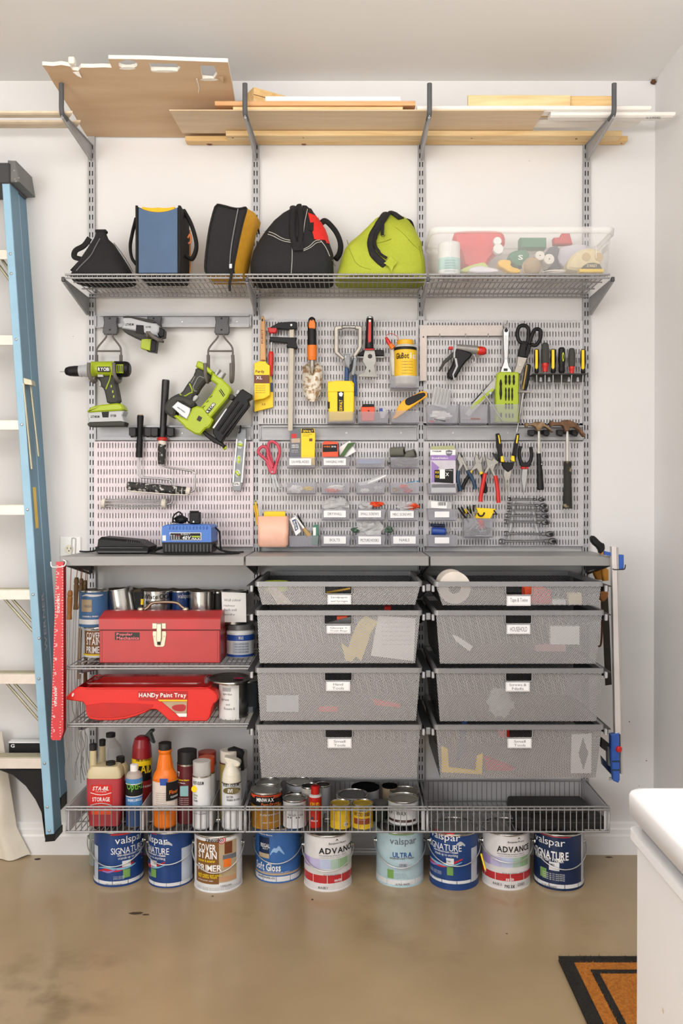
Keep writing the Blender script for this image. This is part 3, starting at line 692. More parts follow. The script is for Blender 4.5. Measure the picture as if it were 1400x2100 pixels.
def soft(levels, n=28, pw=3.2, amp=0.0, seed=1, caps=True):
    """soft bag body: levels of (py, px_left, px_right, d_front, d_back)"""
    q_ = random.Random(seed); b = B(); rings = []
    for py, xl, xr, df, db in levels:
        dm = (df+db)/2; x0, x1 = WX(xl,dm), WX(xr,dm); z = WZ(py, df); ring_ = []
        for k in range(n):
            a = 2*PI*k/n; c, s_ = math.cos(a), math.sin(a)
            cx = math.copysign(abs(c)**(2/pw), c); sy = math.copysign(abs(s_)**(2/pw), s_)
            f = 1+q_.uniform(-amp, amp)
            ring_.append(((x0+x1)/2+(x1-x0)/2*cx*f, -(df+db)/2-(df-db)/2*sy*f, z))
        rings.append(ring_)
    b.loft(rings, True, caps, True); return b
m_black = mat('black_nylon', (26,26,28), 0.85, var=0.12, scale=140, bump=0.25)
m_black2 = mat('black_webbing', (19,19,20), 0.85, var=0.1, scale=200, bump=0.2)
m_grey_zip = mat('grey_zip', (120,120,122), 0.6)
m_stitch = mat('pale_stitching', (205,200,192), 0.8)
m_blue = mat('blue_vinyl', (66,94,128), 0.5, var=0.06, scale=10)
m_yel = mat('warm_yellow_fabric', (238,178,20), 0.7, var=0.04, scale=90)
m_gold = mat('golden_yellow_fabric', (222,164,44), 0.7, var=0.05, scale=60, bump=0.1)
m_redf = mat('red_fabric', (214,36,26), 0.7, var=0.05, scale=90)
m_lime = mat('lime_canvas', (170,180,50), 0.75, var=0.05, scale=120, bump=0.12)
zs_ = ZT+0.0075                            # bags stand on the deck wires

base = lambda d: 1028+(CZ-zs_)*F/(D-d)
# small black tool pouch, tent shaped
t = T('small_tool_bag', 'small black tent-shaped tool bag with a side carry loop', 'bag', 'tool bags')
y0 = base(0.255)
bd = soft([(y0,153,277,0.255,0.09),(y0-8,152,276,0.26,0.085),(536,163,264,0.245,0.10),(515,177,250,0.22,0.12),(497,189,236,0.2,0.14),(487,195,223,0.19,0.15),(478,198,219,0.182,0.158),(474,198,219,0.18,0.16)], amp=0.012, seed=5).obj('body', m_black, t)
h = Hit(bd)
B().tube(curve([W(184,488,0.17),W(172,504,0.17),W(155,514,0.17),W(153,527,0.175),W(168,533,0.18),W(160,543,0.19),W(148,556,0.2)],5), 0.010, 8, flat=(1,0.45)).obj('carry_loop', m_black2, t)
B().tube(h.line([(205,490),(196,506),(187,525),(166,545),(157,556)], 0.0015), 0.0016, 5).obj('zip_seam', m_grey_zip, t)
B().tube(h.line([(233,498),(246,514),(262,538),(272,557)], 0.0015), 0.0014, 5).obj('zip_seam', m_grey_zip, t)
p0 = W(208,475,0.17); B().box(p0.x-0.02, p0.x+0.02, p0.y-0.012, p0.y+0.012, p0.z-0.006, p0.z+0.005, 0.003).obj('top_bar', m_black2, t)
# blue cooler bag
t = T('cooler_bag', 'tall blue and black cooler bag with a yellow top edge', 'bag', 'tool bags')
df, db = 0.262, 0.105; y0 = base(df); zf = zs_
xa, xb = WX(279,df), WX(371,df); zt = WZ(421,df); zm = WZ(433,df)
b = B(); prof = []
N_ = 12
top = [(xa+(xb-xa)*k/N_, zm+(zt-zm)*(2*k/N_-1)**2) for k in range(N_+1)]
b.prism([(xa,zf+0.008),(xa+0.008,zf),(xb-0.008,zf),(xb,zf+0.008)]+top[::-1], -df, -db, 0.006); bd = b.obj('body', m_black, t)
pan = [(xa+0.010+(xb-xa-0.020)*k/N_, zm-0.004+(zt-zm-0.004)*(2*k/N_-1)**2) for k in range(N_+1)]
B().prism([(xa+0.010,zf+0.004),(xb-0.010,zf+0.004)]+pan[::-1], -df-0.002, -df+0.001, 0.001).obj('front_panel', m_blue, t)
low = [(x, z+0.001) for x, z in pan][1:-1]; b = B(); b.prism(low+[(x, z+0.016-0.008*abs(2*i/(len(low)-1)-1)) for i, (x, z) in reversed(list(enumerate(low)))], -df+0.001, -df+0.02, 0.001); b.obj('yellow_top', m_yel, t)
for xx in (xa, xb): B().tube([(xx+(0.004 if xx == xa else -0.004),-df-0.001,zf+0.004),(xx+(0.004 if xx == xa else -0.004),-df-0.001,zt-0.002)], 0.0045, 8).obj('piping', m_black2, t)
b = B(); b.tube(curve([W(279,448,0.2),W(271,480,0.2),W(267,505,0.2),W(270,528,0.2),W(279,542,0.2)],5), 0.011, 8, flat=(0.5,1)); b.obj('side_strap', m_black2, t)
b = B(); b.tube(curve([W(377,432,0.19),W(391,458,0.19),W(401,490,0.19),W(402,512,0.19),W(393,531,0.19),W(380,524,0.19)],5), 0.016, 8, flat=(0.45,1)); b.obj('side_strap', m_black2, t)
b = B(); b.tube(curve([W(389,472,0.15),W(390,520,0.15),W(389,562,0.15)],4), 0.0022, 6); b.obj('orange_cord', mat('orange_cord', (222,140,50), 0.6), t)
b = B(); x = WX(388,0.2); b.tube(curve([W(385,488,0.21),W(390,480,0.21),W(391,496,0.21),W(386,499,0.21)],3), 0.0035, 6); b.obj('orange_tab', mat('orange_tab', (205,120,70), 0.6), t)
# black and yellow soft case seen edge on
t = T('soft_case', 'slanted black soft case with golden yellow sides and a zip pull', 'bag', 'tool bags')
f0 = [(443,419),(455,421),(480,428),(494,428),(503,425),(506,428),(498,455),(490,490),(484,520),(478,550),(480,y0-1),(424,y0-1),(420,y0-10),(421,530),(428,475),(436,440)]
def ringd(pts, d, dx=0, sh=1.0):
    cx = sum(p[0] for p in pts)/len(pts); return [W(cx+(p[0]-cx)*sh+dx*(0.4+0.6*(p[1]-420)/150 if p[0] > 470 else 0.25), p[1]+0, d) for p in pts]
b = B(); b.loft([[Vector((v.x,v.y,max(v.z,zs_))) for v in ringd(f0, d, dx, s_)] for d, dx, s_ in ((0.258,0,0.95),(0.262,0,1),(0.245,2,1))], True, True, False); b.obj('gusset_shell', m_black, t)
def zfix(r): return [Vector((v.x,v.y,max(v.z,zs_))) for v in r]
zm0 = WZ(420,0.25)
yr = [f0[i] for i in range(len(f0))]
b = B(); rr = []
for d, dx in ((0.2445,2),(0.2,14),(0.15,22),(0.115,17)):
    s_ = (D-0.25)/(D-d); rr.append(zfix([Vector((WX(p[0],0.25)+dx*K(d)*(1 if p[0] > 470 else 0.1), -d, WZ(p[1],0.25)-0.03*max(0,0.2-d)/0.1*(1 if p[1] < 440 else 0))) for p in yr]))
b.loft(rr, True, True, True); bd = b.obj('yellow_side', m_gold, t)
b = B(); b.tube([Vector((v.x,v.y-0.001,v.z)) for v in zfix([W(x,y,0.26) for x, y in smooth(f0,1)])], 0.0035, 6, closed=True); b.obj('piping', m_black2, t)
b = B(); b.tube([W(x,y,0.264) for x, y in smooth([(488,428),(480,470),(473,510),(471,540)],2,False)], 0.0022, 6); b.obj('zip', m_grey_zip, t)
b = B(); b.box(*sorted((WX(470,0.266),WX(477,0.266))), -0.272, -0.266, WZ(552,0.266), WZ(541,0.266), 0.002); b.obj('zip_slider', mat('steel_zip', (170,170,172), 0.3, 0.8), t)
b = B(); b.tube(curve([W(473,552,0.296),W(474,565,0.302),W(471,580,0.302),W(471,597,0.302)],4), 0.0045, 6, flat=(1,0.5)); b.obj('zip_pull', m_black2, t)
b = B(); b.tube(curve([W(520,452,0.14),W(529,470,0.13),W(531,480,0.12)],4), 0.003, 6); b.tube; b.obj('side_loop', m_black2, t)
# big black tool bag
t = T('tool_bag', 'big black tool bag with white stitching and a red lining', 'bag', 'tool bags')
bd = soft([(y0,519,684,0.26,0.06),(y0-8,516,684,0.266,0.055),(530,516,684,0.262,0.06),(508,521,683,0.25,0.07),(488,531,676,0.232,0.08),(466,546,668,0.215,0.095),(448,562,657,0.198,0.11),(434,580,645,0.182,0.125),(426,597,636,0.17,0.135),(421,607,629,0.16,0.145)], n=36, amp=0.009, seed=11, pw=3.6).obj('body', m_black, t)
h = Hit(bd)
h.patch('red_lining', [(631,437),(650,445),(672,494),(644,492)], m_redf, t, 0.003)
h.patch('red_lining', [(650,446),(660,456),(676,500),(668,500)], m_redf, t, 0.003)
b = B(); b.tube(h.line([(600,424),(600,450),(598,470),(601,492),(606,512)], 0.004), 0.011, 8, flat=(1,0.45)); b.obj('front_strap', m_black2, t)
b = B(); b.tube(h.line([(613,423),(616,440),(618,470),(616,492),(611,512)], 0.006), 0.009, 8, flat=(1,0.45)); b.obj('front_strap', m_black2, t)
h.patch('strap_end', [(600,500),(622,500),(622,516),(601,517)], m_black2, t, 0.009, 3)
for ln in ([(541,474),(560,478),(580,491),(597,494)],[(539,479),(558,483),(578,495),(597,498)],[(599,502),(599,535),(597,560)],[(622,512),(636,505),(645,494),(655,493)],[(622,515),(638,508),(648,498),(658,497)],[(598,424),(598,438)],[(619,424),(616,445),(615,470)],[(630,431),(625,455),(622,478)],[(600,458),(597,478)],[(657,494),(668,508),(675,526)],[(680,534),(687,546)]):
    B().tube(h.line(ln, 0.0045 if ln[0][1] < 470 else 0.002, 2), 0.0011, 4).obj('stitching', m_stitch, t)
h.patch('badge', [(633,459),(643,458),(642,476),(634,474)], m_black2, t, 0.005, 3)
b = B(); b.tube(curve([W(659,457,0.13),W(666,453,0.13),W(676,460,0.12),W(690,478,0.115),W(698,500,0.115),W(696,520,0.12),W(688,532,0.13)],5), 0.013, 8, flat=(0.8,0.6)); b.obj('carry_strap', m_black2, t)
b = B(); b.tube(curve([W(632,432,0.15),W(636,430,0.14),W(640,436,0.13)],3), 0.005, 6); b.obj('top_knob', m_black2, t)
# lime green bag
t = T('lime_bag', 'slumped lime green canvas bag with a black zip flap', 'bag', 'tool bags')
lv = [(y0,687,870,0.262,0.05),(y0-10,688,871,0.268,0.045),(540,694,871,0.255,0.05),(520,699,869,0.245,0.06),(500,707,865,0.23,0.07),(489,716,864,0.222,0.08),(475,735,856,0.205,0.09),(460,752,848,0.19,0.10),(448,768,839,0.175,0.115),(440,780,829,0.165,0.125),(435,792,815,0.155,0.14)]
b = soft(lv, n=44, amp=0.0, seed=2, pw=3.0)
# folds: displace the front with a few broad creases
nv = []
for x, y, z in b.v:
    f = 0.010*math.sin(26*x+34*z)+0.008*math.sin(-40*x+22*z+1)+0.006*math.sin(60*z+15*x)
    k_ = max(0, min(1, (z-zs_-0.02)/0.05))
    nv.append((x, y+(f*k_ if y < -0.12 else 0), z+0.3*f*k_*(1 if z < WZ(445,0.2) else 0)))
b.v = nv; bd = b.obj('body', m_lime, t); h = Hit(bd)
flap = [(790,437),(784,447),(772,464),(762,480),(757,500),(760,515),(768,526),(778,536),(789,546)]
b = B(); b.tube(h.line(flap, 0.004, 2), [0.012]*40 if False else 0.0125, 8, flat=(1,0.4)); b.obj('zip_flap', m_black, t)
b = B(); b.tube(h.line([(802,436),(812,443),(822,450)], 0.003, 2), 0.014, 8, flat=(1,0.5)); b.obj('zip_flap', m_black, t)
b = B(); b.tube(h.line([(798,440),(788,456),(778,470),(768,490),(768,510),(780,524),(792,532)], 0.010, 2), 0.006, 8, flat=(1,0.5)); b.obj('zip_teeth', m_black2, t)
h.patch('end_tab', [(786,545),(799,530),(813,543),(802,556)], m_lime, t, 0.014, 3)
h.patch('zip_slider', [(783,465),(790,465),(790,488),(783,488)], m_black2, t, 0.018, 3)
b = B(); b.tube([h.at(786+4*math.cos(a),490+4*math.sin(a),0.017) for a in [k*PI/5 for k in range(10)]], 0.0009, 5, closed=True); b.obj('pull_ring', m_black2, t)
b = B(); b.tube(curve([W(833,450,0.12),W(843,455,0.11),W(849,472,0.105),W(855,492,0.11)],4), 0.0045, 6); b.obj('back_strap', m_black2, t)
for ln in ([(711,492),(720,520),(732,545),(760,553)],[(806,463),(826,478),(845,500),(862,516)],[(858,505),(864,530),(866,555)],[(770,500),(790,495),(802,490)]):
    B().tube(h.line(ln, 0.0004, 2), 0.0012, 4).obj('seam', mat('dark_lime_seam', (142,150,30), 0.8), t)  # seams in a darker lime than the canvas

# ---------------------------------------------------------------- long clear tote and what it holds
m_tote = mat('milky_clear_plastic', (228,226,224), 0.22, var=0.01, alpha=0.28)
m_totr = mat('milky_clear_rim', (236,234,232), 0.25, var=0.01, alpha=0.52)
t = T('storage_tote', 'long milky clear plastic tote standing on the wire shelf', 'tote')
df, db = 0.275, 0.035; zb = zs_; zr = WZ(479,df); ztp = WZ(466,df)
def trect(px0, px1, da, dbk, z, r, n=4):
    x0, x1 = WX(px0,da), WX(px1,da); o = []
    for cx, cy, a0 in ((x0+r,-da+r,180),(x1-r,-da+r,270),(x1-r,-dbk-r,0),(x0+r,-dbk-r,90)):
        for k in range(n+1): a = math.radians(a0+90*k/n); o.append((cx+r*math.cos(a), cy+r*math.sin(a), z))
    return o
b = B(); b.loft([trect(895,1246,df-0.012,db+0.012,zb,0.02), trect(893,1248,df-0.008,db+0.009,zb+0.008,0.03), trect(884,1257,df,db,zr,0.035)], True, False, True); b.add(trect(895,1246,df-0.012,db+0.012,zb,0.02), [tuple(range(20))]); b.obj('body', m_tote, t)
b = B(); b.loft([trect(884,1257,df,db,zr,0.035), trect(882,1263,df+0.006,db-0.006,zr+0.002,0.036), trect(881,1264,df+0.007,db-0.007,ztp,0.036), trect(882,1259,df+0.001,db-0.001,ztp+0.002,0.035)], True, False, True); b.obj('rim', m_totr, t)
for px in (922,1221):
    x = WX(px,df); B().box(x-0.0012, x+0.0012, -df-0.001, -df+0.003, zb+0.05, zr-0.004).obj('rib', m_totr, t)
for px in (1260,): x = WX(px,df); B().box(x-0.003, x+0.003, -0.19, -0.13, zr-0.03, zr-0.01, 0.001).obj('side_handle', m_totr, t)
zc = zb+0.0015
m_wp = mat('white_plastic_gloss', (236,238,238), 0.35); m_teal = mat('teal_print', (60,130,130), 0.5)
t = T('white_bottle', 'white bottle with teal print standing in the end of the tote', 'bottle', 'things in the clear tote')
px, d = 920, 0.215; x = WX(px,d); b = B(); b.lathe([(0.036,0),(0.038,0.004),(0.038,WZ(503,d)-zc),(0.036,WZ(500,d)-zc)], (x,-d,zc), n=24); b.obj('body', m_wp, t)
B().lathe([(0.0385,0.02),(0.0385,0.06)], (x,-d,zc), n=24, caps=False).obj('printed_band', mat('pale_aqua_label', (170,214,212), 0.5), t)
b = B()
for k in range(5): txt(None, 'ADHESIVE CAULK', (912,532+k*5.5,934,535+k*5.5), m_teal, cyl=(x,-d,0.0388), add=b)
b.obj('lettering', m_teal, t)
t = T('red_bag', 'folded red plastic bag standing in the tote', 'bag', 'things in the clear tote')
pp('body', [(929,478),(940,473),(1000,471),(1026,473),(1036,482),(1036,505),(1005,530),(998,548),(950,552),(945,520),(932,505)], 0.10, 0.155, mat('red_plastic_film', (214,46,54), 0.5, bump=0.2, scale=14), t, 0.01, 1)
m_grn = mat('green_packet', (40,120,88), 0.5); m_cream = mat('cream_foam', (232,216,172), 0.9, bump=0.3, scale=60);
def pot(label, px, py, r, d, name='roller_cover', hole=True, m=None, ln=0.07, grp='things in the clear tote'):
    p = W(px,py,d); t = T(name, label, 'cap' if 'plug' in name else 'cover', grp)
    b = B(); b.lathe([(r*0.9,0),(r,0.004),(r,ln)], (p.x,-d,p.z), (0,1,0.0), 20); b.obj('body', m or mat('white_nap', (238,234,226), 0.95, bump=0.4, scale=200), t)
    if hole: B().lathe([(r*0.12,0),(r*0.12,0.002)], (p.x,-d-0.0015,p.z), (0,1,0), 10).obj('core', mat('dark_core', (90,80,70), 0.8), t)
pot('white foam roller cover on end, upper of two at the twine ball', 1107, 524, 10*K(0.2), 0.205)
pot('white foam roller cover on end, lower of two beside the grey cloth', 1126, 531, 11*K(0.2), 0.215)
pot('round white cap above another at the red bag corner', 1020, 494, 9*K(0.2), 0.17, 'round_plug', False, m_wp, 0.02)
pot('round white cap below another at the red bag corner', 1022, 510, 11*K(0.2), 0.19, 'round_plug', False, m_wp, 0.02)
def tb(name, label, pts, d0, d1, m, cat, e=0.003, sm=1):
    t = T(name, label, cat, 'things in the clear tote'); pp('body', pts, d0, d1, m, t, e, sm); return t
tb('green_box', 'flat green box at the back of the tote', rc(1066,487,1120,508), 0.06, 0.10, m_grn, 'box', sm=0)
tb('red_packet', 'red packet leaning at the back of the tote behind the grey cloth', [(1135,487),(1148,486),(1152,478),(1168,478),(1174,500),(1136,500)], 0.07, 0.10, mat('red_packet', (196,40,52), 0.5), 'packet', sm=0)
g = tb('green_packet', 'green packet with a white letter under the roller covers', [(1040,522),(1060,512),(1085,512),(1084,540),(1066,548),(1050,538)], 0.16, 0.20, m_grn, 'packet'); txt(g, 'S', (1062,523,1072,533,0.2005), m_wp, 1)
tb('grey_cloth', 'dark grey folded cloth behind the cream sponge', [(1120,508),(1150,502),(1140,540),(1155,552),(1112,548)], 0.10, 0.15, mat('slate_cloth', (96,98,112), 0.9), 'cloth')
tb('clear_envelope', 'pale lilac plastic envelope leaning beside the cream sponge', [(1140,507),(1200,498),(1204,514),(1210,545),(1158,550),(1142,535)], 0.09, 0.13, mat('lilac_film', (204,200,214), 0.3), 'envelope')
t = tb('yellow_tape', 'yellow webbing strap bundle in front of the green packet', [(1022,533),(1036,532),(1049,534),(1046,546),(1068,552),(1066,560),(1044,559),(1030,548),(1022,545)], 0.20, 0.235, mat('yellow_strap', (240,190,40), 0.6), 'strap')
t = T('twine_ball', 'ball of brown jute twine in the clear tote', 'twine', 'things in the clear tote'); p = W(1090,545,0.22); r = 19*K(0.22)
B().ball((p.x,p.y,zc+r+0.004), r, r, r, 16, 10, 0.03).obj('wound_ball', mat('jute', (186,160,124), 0.95, bump=0.8, scale=160, stretch=(1,1,4)), t)
b = B()
for k in range(7):
    a = k*0.45; u = Vector((math.cos(a),0.3*math.sin(a*2),math.sin(a))); v = u.cross(Vector((0.3,1,0.2))).normalized()
    b.tube([Vector((p.x,p.y,zc+r))+(u*math.cos(s_)+v*math.sin(s_))*(r*1.01) for s_ in [i*PI/8 for i in range(16)]], 0.0014, 4, closed=True)
b.obj('outer_strands', mat('jute_light', (204,180,144), 0.95), t, kind='stuff')
t = T('cream_sponge', 'cream sponge block with two round holes at the tote end', 'sponge', 'things in the clear tote')
pp('body', [(1162,540),(1178,518),(1200,508),(1228,510),(1234,518),(1233,552),(1165,554)], 0.16, 0.222, m_cream, t, 0.008, 1)
for px, py in ((1202,527),(1228,527)):
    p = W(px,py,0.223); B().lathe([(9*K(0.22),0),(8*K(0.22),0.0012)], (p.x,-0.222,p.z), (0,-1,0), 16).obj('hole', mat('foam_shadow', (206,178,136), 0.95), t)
t = T('tape_measure', 'black round tape measure with yellow base in the tote', 'tape measure', 'things in the clear tote')
pp('dark_body', [(1193,551),(1197,544),(1206,539),(1218,538),(1230,541),(1235,551)], 0.226, 0.254, mat('dark_olive', (70,68,52), 0.5), t, 0.004)
pp('yellow_base', rc(1188,551,1238,558), 0.226, 0.256, mat('bright_yellow_plastic', (246,206,30), 0.45), t, 0.002); txt(t, 'STANLEY', (1203,542,1224,548,0.2545), m_cream, 1)
t = tb('lime_scraper', 'flat lime edged plastic sheet at the tote bottom', [(944,552),(966,543),(990,537),(998,540),(1004,556),(944,558)], 0.19, 0.21, mat('lime_film', (196,208,110), 0.5), 'sheet')
tb('plastic_bag', 'crumpled clear plastic bag lying at the tote bottom', [(962,550),(980,544),(1005,548),(1022,552),(1022,559),(962,559)], 0.22, 0.25, mat('pale_film', (222,218,228), 0.2), 'bag')
tb('white_strip', 'white plastic strip lying at the tote bottom beside the twine', [(1110,557),(1130,552),(1160,552),(1158,559),(1110,559)], 0.22, 0.25, mat('off_white_strip', (228,222,212), 0.5), 'strip')
# ---------------------------------------------------------------- tools on the wall: helpers
def turn(name, p0, p1, prof, d, m, parent, n=16, d2=None, bb=None):
    """turned piece between two pixels: prof of (fraction along, radius in px)"""
    a, b_ = W(p0[0],p0[1],d), W(p1[0],p1[1],d if d2 is None else d2); ax = b_-a; L_ = ax.length; k = K(d)
    b = bb or B(); b.lathe([(r*k, t_*L_) for t_, r in prof], a, ax, n)
    return b if bb else b.obj(name, m, parent)
def rod(name, pts, r, d, m, parent, n=8, sm=0, bb=None, flat=None, closed=False):
    P = path(pts, d)
    if sm: P = curve(P, sm)
    b = bb or B(); b.tube(P, r*K(d), n, flat=flat, closed=closed)
    return b if bb else b.obj(name, m, parent)
m_lg = mat('lime_tool_plastic', (166,186,32), 0.42, var=0.03)
m_dg = mat('dark_grey_grip', (62,62,59), 0.75, var=0.08, scale=180, bump=0.1)
m_bk = mat('black_plastic', (21,21,22), 0.5, var=0.06, spec=0.3)
m_sg = mat('silver_grey_plastic', (184,186,190), 0.4, var=0.03)
m_st = mat('bright_steel', (176,176,176), 0.3, 0.85, var=0.04)
m_cr = mat('chrome', (215,215,217), 0.12, 1.0, var=0.02)
m_wt = mat('white_print', (240,240,240), 0.5, var=0.0)
m_hg = mat('grey_hook_rubber', (108,102,98), 0.7, var=0.05)
m_hk = mat('hook_plate_grey', (86,87,90), 0.5, var=0.04)
# ---- utility hooks
def hook(label, px, arms, dx=0):
    t = T('utility_hook', label, 'hook', 'utility hooks')
    pp('plate', [(px-15,649),(px+15,649),(px+13,660),(px+15,672),(px+15,681),(px+12,686),(px-13,686),(px-16,681),(px-15,672),(px-13,660)], 0.032, 0.044, m_hk, t, 0.003)
    for py in (653,676): p = W(px-1,py,0.044); B().lathe([(0.0035,0),(0.003,0.001)], (p.x,p.y-0.0002,p.z), (0,-1,0), 10).obj('screw_hole', m_bk, t)
    for pts in arms[0]: rod('wire', pts, 1.9, 0.04, m_hg, t, 8, 4)
    for pts in arms[1]: rod('rubber_arm', pts, 3.6, 0.05, m_hg, t, 10, 4)
hook('grey hook with two rubber arms cradling the green drill', 226, (
  ([(217,684,0.04),(217,692,0.04),(203,709,0.04),(198,719,0.04),(198,742,0.04)], [(231,684,0.04),(232,692,0.04),(245,709,0.04),(248,719,0.04),(248,742,0.04)], [(198,720,0.04),(223,720,0.04),(248,720,0.04)]),
  ([(198,728,0.04),(198,760,0.04),(197,776,0.06),(194,783,0.10),(188,779,0.13),(182,766,0.14),(182,744,0.14)], [(248,728,0.04),(248,760,0.04),(247,776,0.06),(244,783,0.10),(239,777,0.13),(234,766,0.14),(233,744,0.14)])))
hook('grey hook with two rubber arms holding the green nail gun', 455, (
  ([(446,684,0.04),(446,692,0.04),(432,709,0.04),(427,719,0.04),(427,732,0.04)], [(459,684,0.04),(460,692,0.04),(474,709,0.04),(477,719,0.04),(477,732,0.04)], [(427,720,0.04),(452,720,0.04),(477,720,0.04)]),
  ([(427,728,0.04),(427,756,0.04),(427,776,0.06),(426,783,0.09),(424,781,0.11),(421,766,0.125),(420,745,0.125)], [(477,728,0.04),(478,752,0.04),(477,776,0.06),(475,783,0.09),(474,779,0.11),(474,766,0.125),(474,745,0.125)])))
hook('grey hook half hidden behind the spare battery pack', 316, (
  (), ([(306,676,0.05),(306,690,0.08),(303,689,0.125),(303,680,0.135)], [(329,678,0.05),(330,695,0.08),(327,698,0.125),(313,690,0.135),(304,681,0.14)])))
# ---- cordless drill
t = T('cordless_drill', 'lime green cordless drill hanging on the grey hook, bit pointing at the ladder', 'drill'); d = 0.09
turn('drill_bit', (123,762), (138,762), [(0,0.8),(0.1,1.2),(1,1.3)], d, m_st, t, 8)
turn('chuck', (134,761.5), (163,761), [(0,5.5),(0.06,7.5),(0.3,10),(0.7,11),(1,11.2)], d, m_bk, t, 20)
turn('gear_collar', (163,761), (187,760), [(0,11.8),(0.2,12.4),(0.25,11.5),(0.6,13),(1,13.8)], d, m_sg, t, 20)
turn('motor_housing', (186,757), (242,757), [(0,13.5),(0.05,15.5),(0.9,16),(1,15.5)], d, m_lg, t, 24)
turn('motor_cap', (236,757), (267,757.5), [(0,16.2),(0.7,16.2),(0.9,14.5),(1,10)], d, m_bk, t, 24)
pp('vent_panel', rc(238,747,252,765), d+0.012, d+0.030, m_lg, t, 0.002)
for k in range(3): pp('vent', [(240.5+k*4,749),(242.5+k*4,749),(243+k*4,763),(241+k*4,763)], d+0.029, d+0.0307, m_bk, t, 0)
pp('grip', [(198,772),(240,768),(237,783),(241,800),(246,828),(219,829),(216,812),(212,797),(206,792),(205,782),(199,776)], d-0.016, d+0.017, m_dg, t, 0.006, 1)
pp('trigger', [(201,778),(207,779),(208,788),(207,793),(201,792),(203,786)], d-0.008, d+0.009, m_sg, t, 0.002, 1)
rod('green_stripe', [(227,767,d+0.018),(225,778,d+0.018),(221,788,d+0.018),(217,798,d+0.018)], 1.4, d, m_lg, t, 6, 3)
for x, y in ((228,792),(231,803),(233,813)): pp('grip_mark', rc(x-1.2,y-2.5,x+1.2,y+2.5), d+0.016, d+0.0178, m_lg, t, 0)
pp('gear_selector', rc(200,768,211,773), d, d+0.023, m_sg, t, 0.001)
pp('foot', [(178,843),(184,836),(196,831),(213,829),(246,826),(252,833),(254,841),(230,843),(179,846)], d-0.028, d+0.030, m_lg, t, 0.005, 1)
bt = pp('battery', [(180,846),(254,842),(250,852),(253,862),(256,866),(254,873),(248,872),(182,874),(178,871),(182,860),(179,852)], d-0.030, d+0.030, m_sg, t, 0.003)
pp('latch', [(208,845),(223,844),(222,856),(210,856)], d+0.02, d+0.0315, m_bk, t, 0.001); pp('battery_band', [(179,869),(183,865),(248,863),(256,865),(254,873),(181,874)], d-0.02, d+0.0315, m_dg, t, 0.002)
pp('badge', rc(199.5,752,225.5,762.5), d+0.024, d+0.0292, m_bk, t, 0); txt(t, 'RYOBI', (201,753.5,224,761,d+0.0293), m_wt, 1); txt(t, 'LITHIUM', (186,852,204,857,d+0.0305), m_dg, 1); txt(t, 'RYOBI', (227,850,238,855,d+0.0305), m_bk, 1)
# ---- spare battery on the third hook
t = T('battery_pack', 'grey cordless tool battery with a lime tip hanging upside down', 'battery'); d = 0.10
pp('shell', [(250,655),(253,648),(268,650),(312,662),(320,663),(326,668),(325,680),(322,684),(324,690),(318,688),(300,684),(276,678),(249,673),(253,664)], d-0.05, d, m_sg, t, 0.004)
pp('dark_edge', [(252,648),(262,647),(314,656),(318,662),(300,660),(268,652),(252,652)], d-0.045, d+0.002, m_dg, t, 0.002); pp('dark_base', [(248,673),(276,678),(300,684),(320,688),(330,694),(329,698),(312,695),(290,697),(270,688),(254,680)], d-0.05, d+0.002, m_dg, t, 0.003)
pp('latch', [(279,666),(294,667),(295,686),(278,683)], d-0.01, d+0.003, m_bk, t, 0.001)
pp('lime_tip', [(290,692),(310,695),(307,719),(288,714)], d-0.03, d+0.001, m_lg, t, 0.002); pp('tip_back', [(309,697),(321,699),(318,722),(300,719)], d-0.04, d-0.004, m_bk, t, 0.002)
pp('side_clip', [(322,668),(337,676),(336,690),(328,692),(322,684)], d-0.045, d-0.006, m_bk, t, 0.003)
txt(t, 'LITHIUM', (257,663,274,668,d+0.0003), m_dg, 1); txt(t, 'RYOBI', (299,669,309,672.5,d+0.0003), m_bk, 1)
# ---- brad nailer
t = T('nail_gun', 'lime green and black cordless nail gun hanging tilted beside the paint brush', 'nail gun'); d = 0.10
def gp(*p): return [(320+x/6.364, 720+y/6.364) for x, y in p]
def gt(name, pts, m, a=-0.03, c=0.03, e=0.005, s_=1): return pp(name, gp(*pts), d+a, d+c, m, t, e, s_)
gt('battery_tip', [(512,200),(540,125),(590,140),(740,260),(715,310),(640,260)], m_lg, -0.026, 0.026, 0.004, 0)
gt('grip', [(512,210),(620,240),(720,320),(690,385),(640,380),(560,480),(530,545),(480,585),(470,650),(510,700),(440,740),(290,655),(210,740),(150,700),(200,600),(260,560),(330,545),(400,430),(500,290)], m_dg, -0.022, 0.022, 0.007)
gt('motor_cover', [(90,740),(130,660),(200,590),(290,560),(440,610),(510,690),(445,745),(300,650),(245,730),(250,820),(215,875),(130,820)], m_dg, -0.034, 0.034, 0.008)
gt('label_plate', [(205,730),(280,655),(445,745),(440,800),(400,890),(340,850)], mat('silver_label', (214,216,220), 0.35, 0.2), -0.02, 0.036, 0.002, 0)
gt('lower_body', [(225,850),(260,830),(400,890),(470,740),(530,715),(620,740),(720,870),(745,900),(690,1000),(640,1010),(570,1090),(500,1080),(380,1005),(345,960)], m_lg, -0.036, 0.036, 0.005, 0)
gt('barrel_body', [(585,720),(720,560),(790,430),(710,375),(735,270),(800,330),(860,360),(960,460),(980,510),(930,610),(700,880),(620,780)], m_lg, -0.036, 0.037, 0.005, 0)
gt('belt_hook', [(740,330),(800,215),(830,235),(780,330),(850,265),(895,280),(830,380),(770,385)], m_sg, -0.01, 0.03, 0.003, 0)
gt('trigger', [(470,650),(480,600),(515,568),(550,590),(530,625),(490,660)], m_sg, -0.012, 0.014, 0.002)
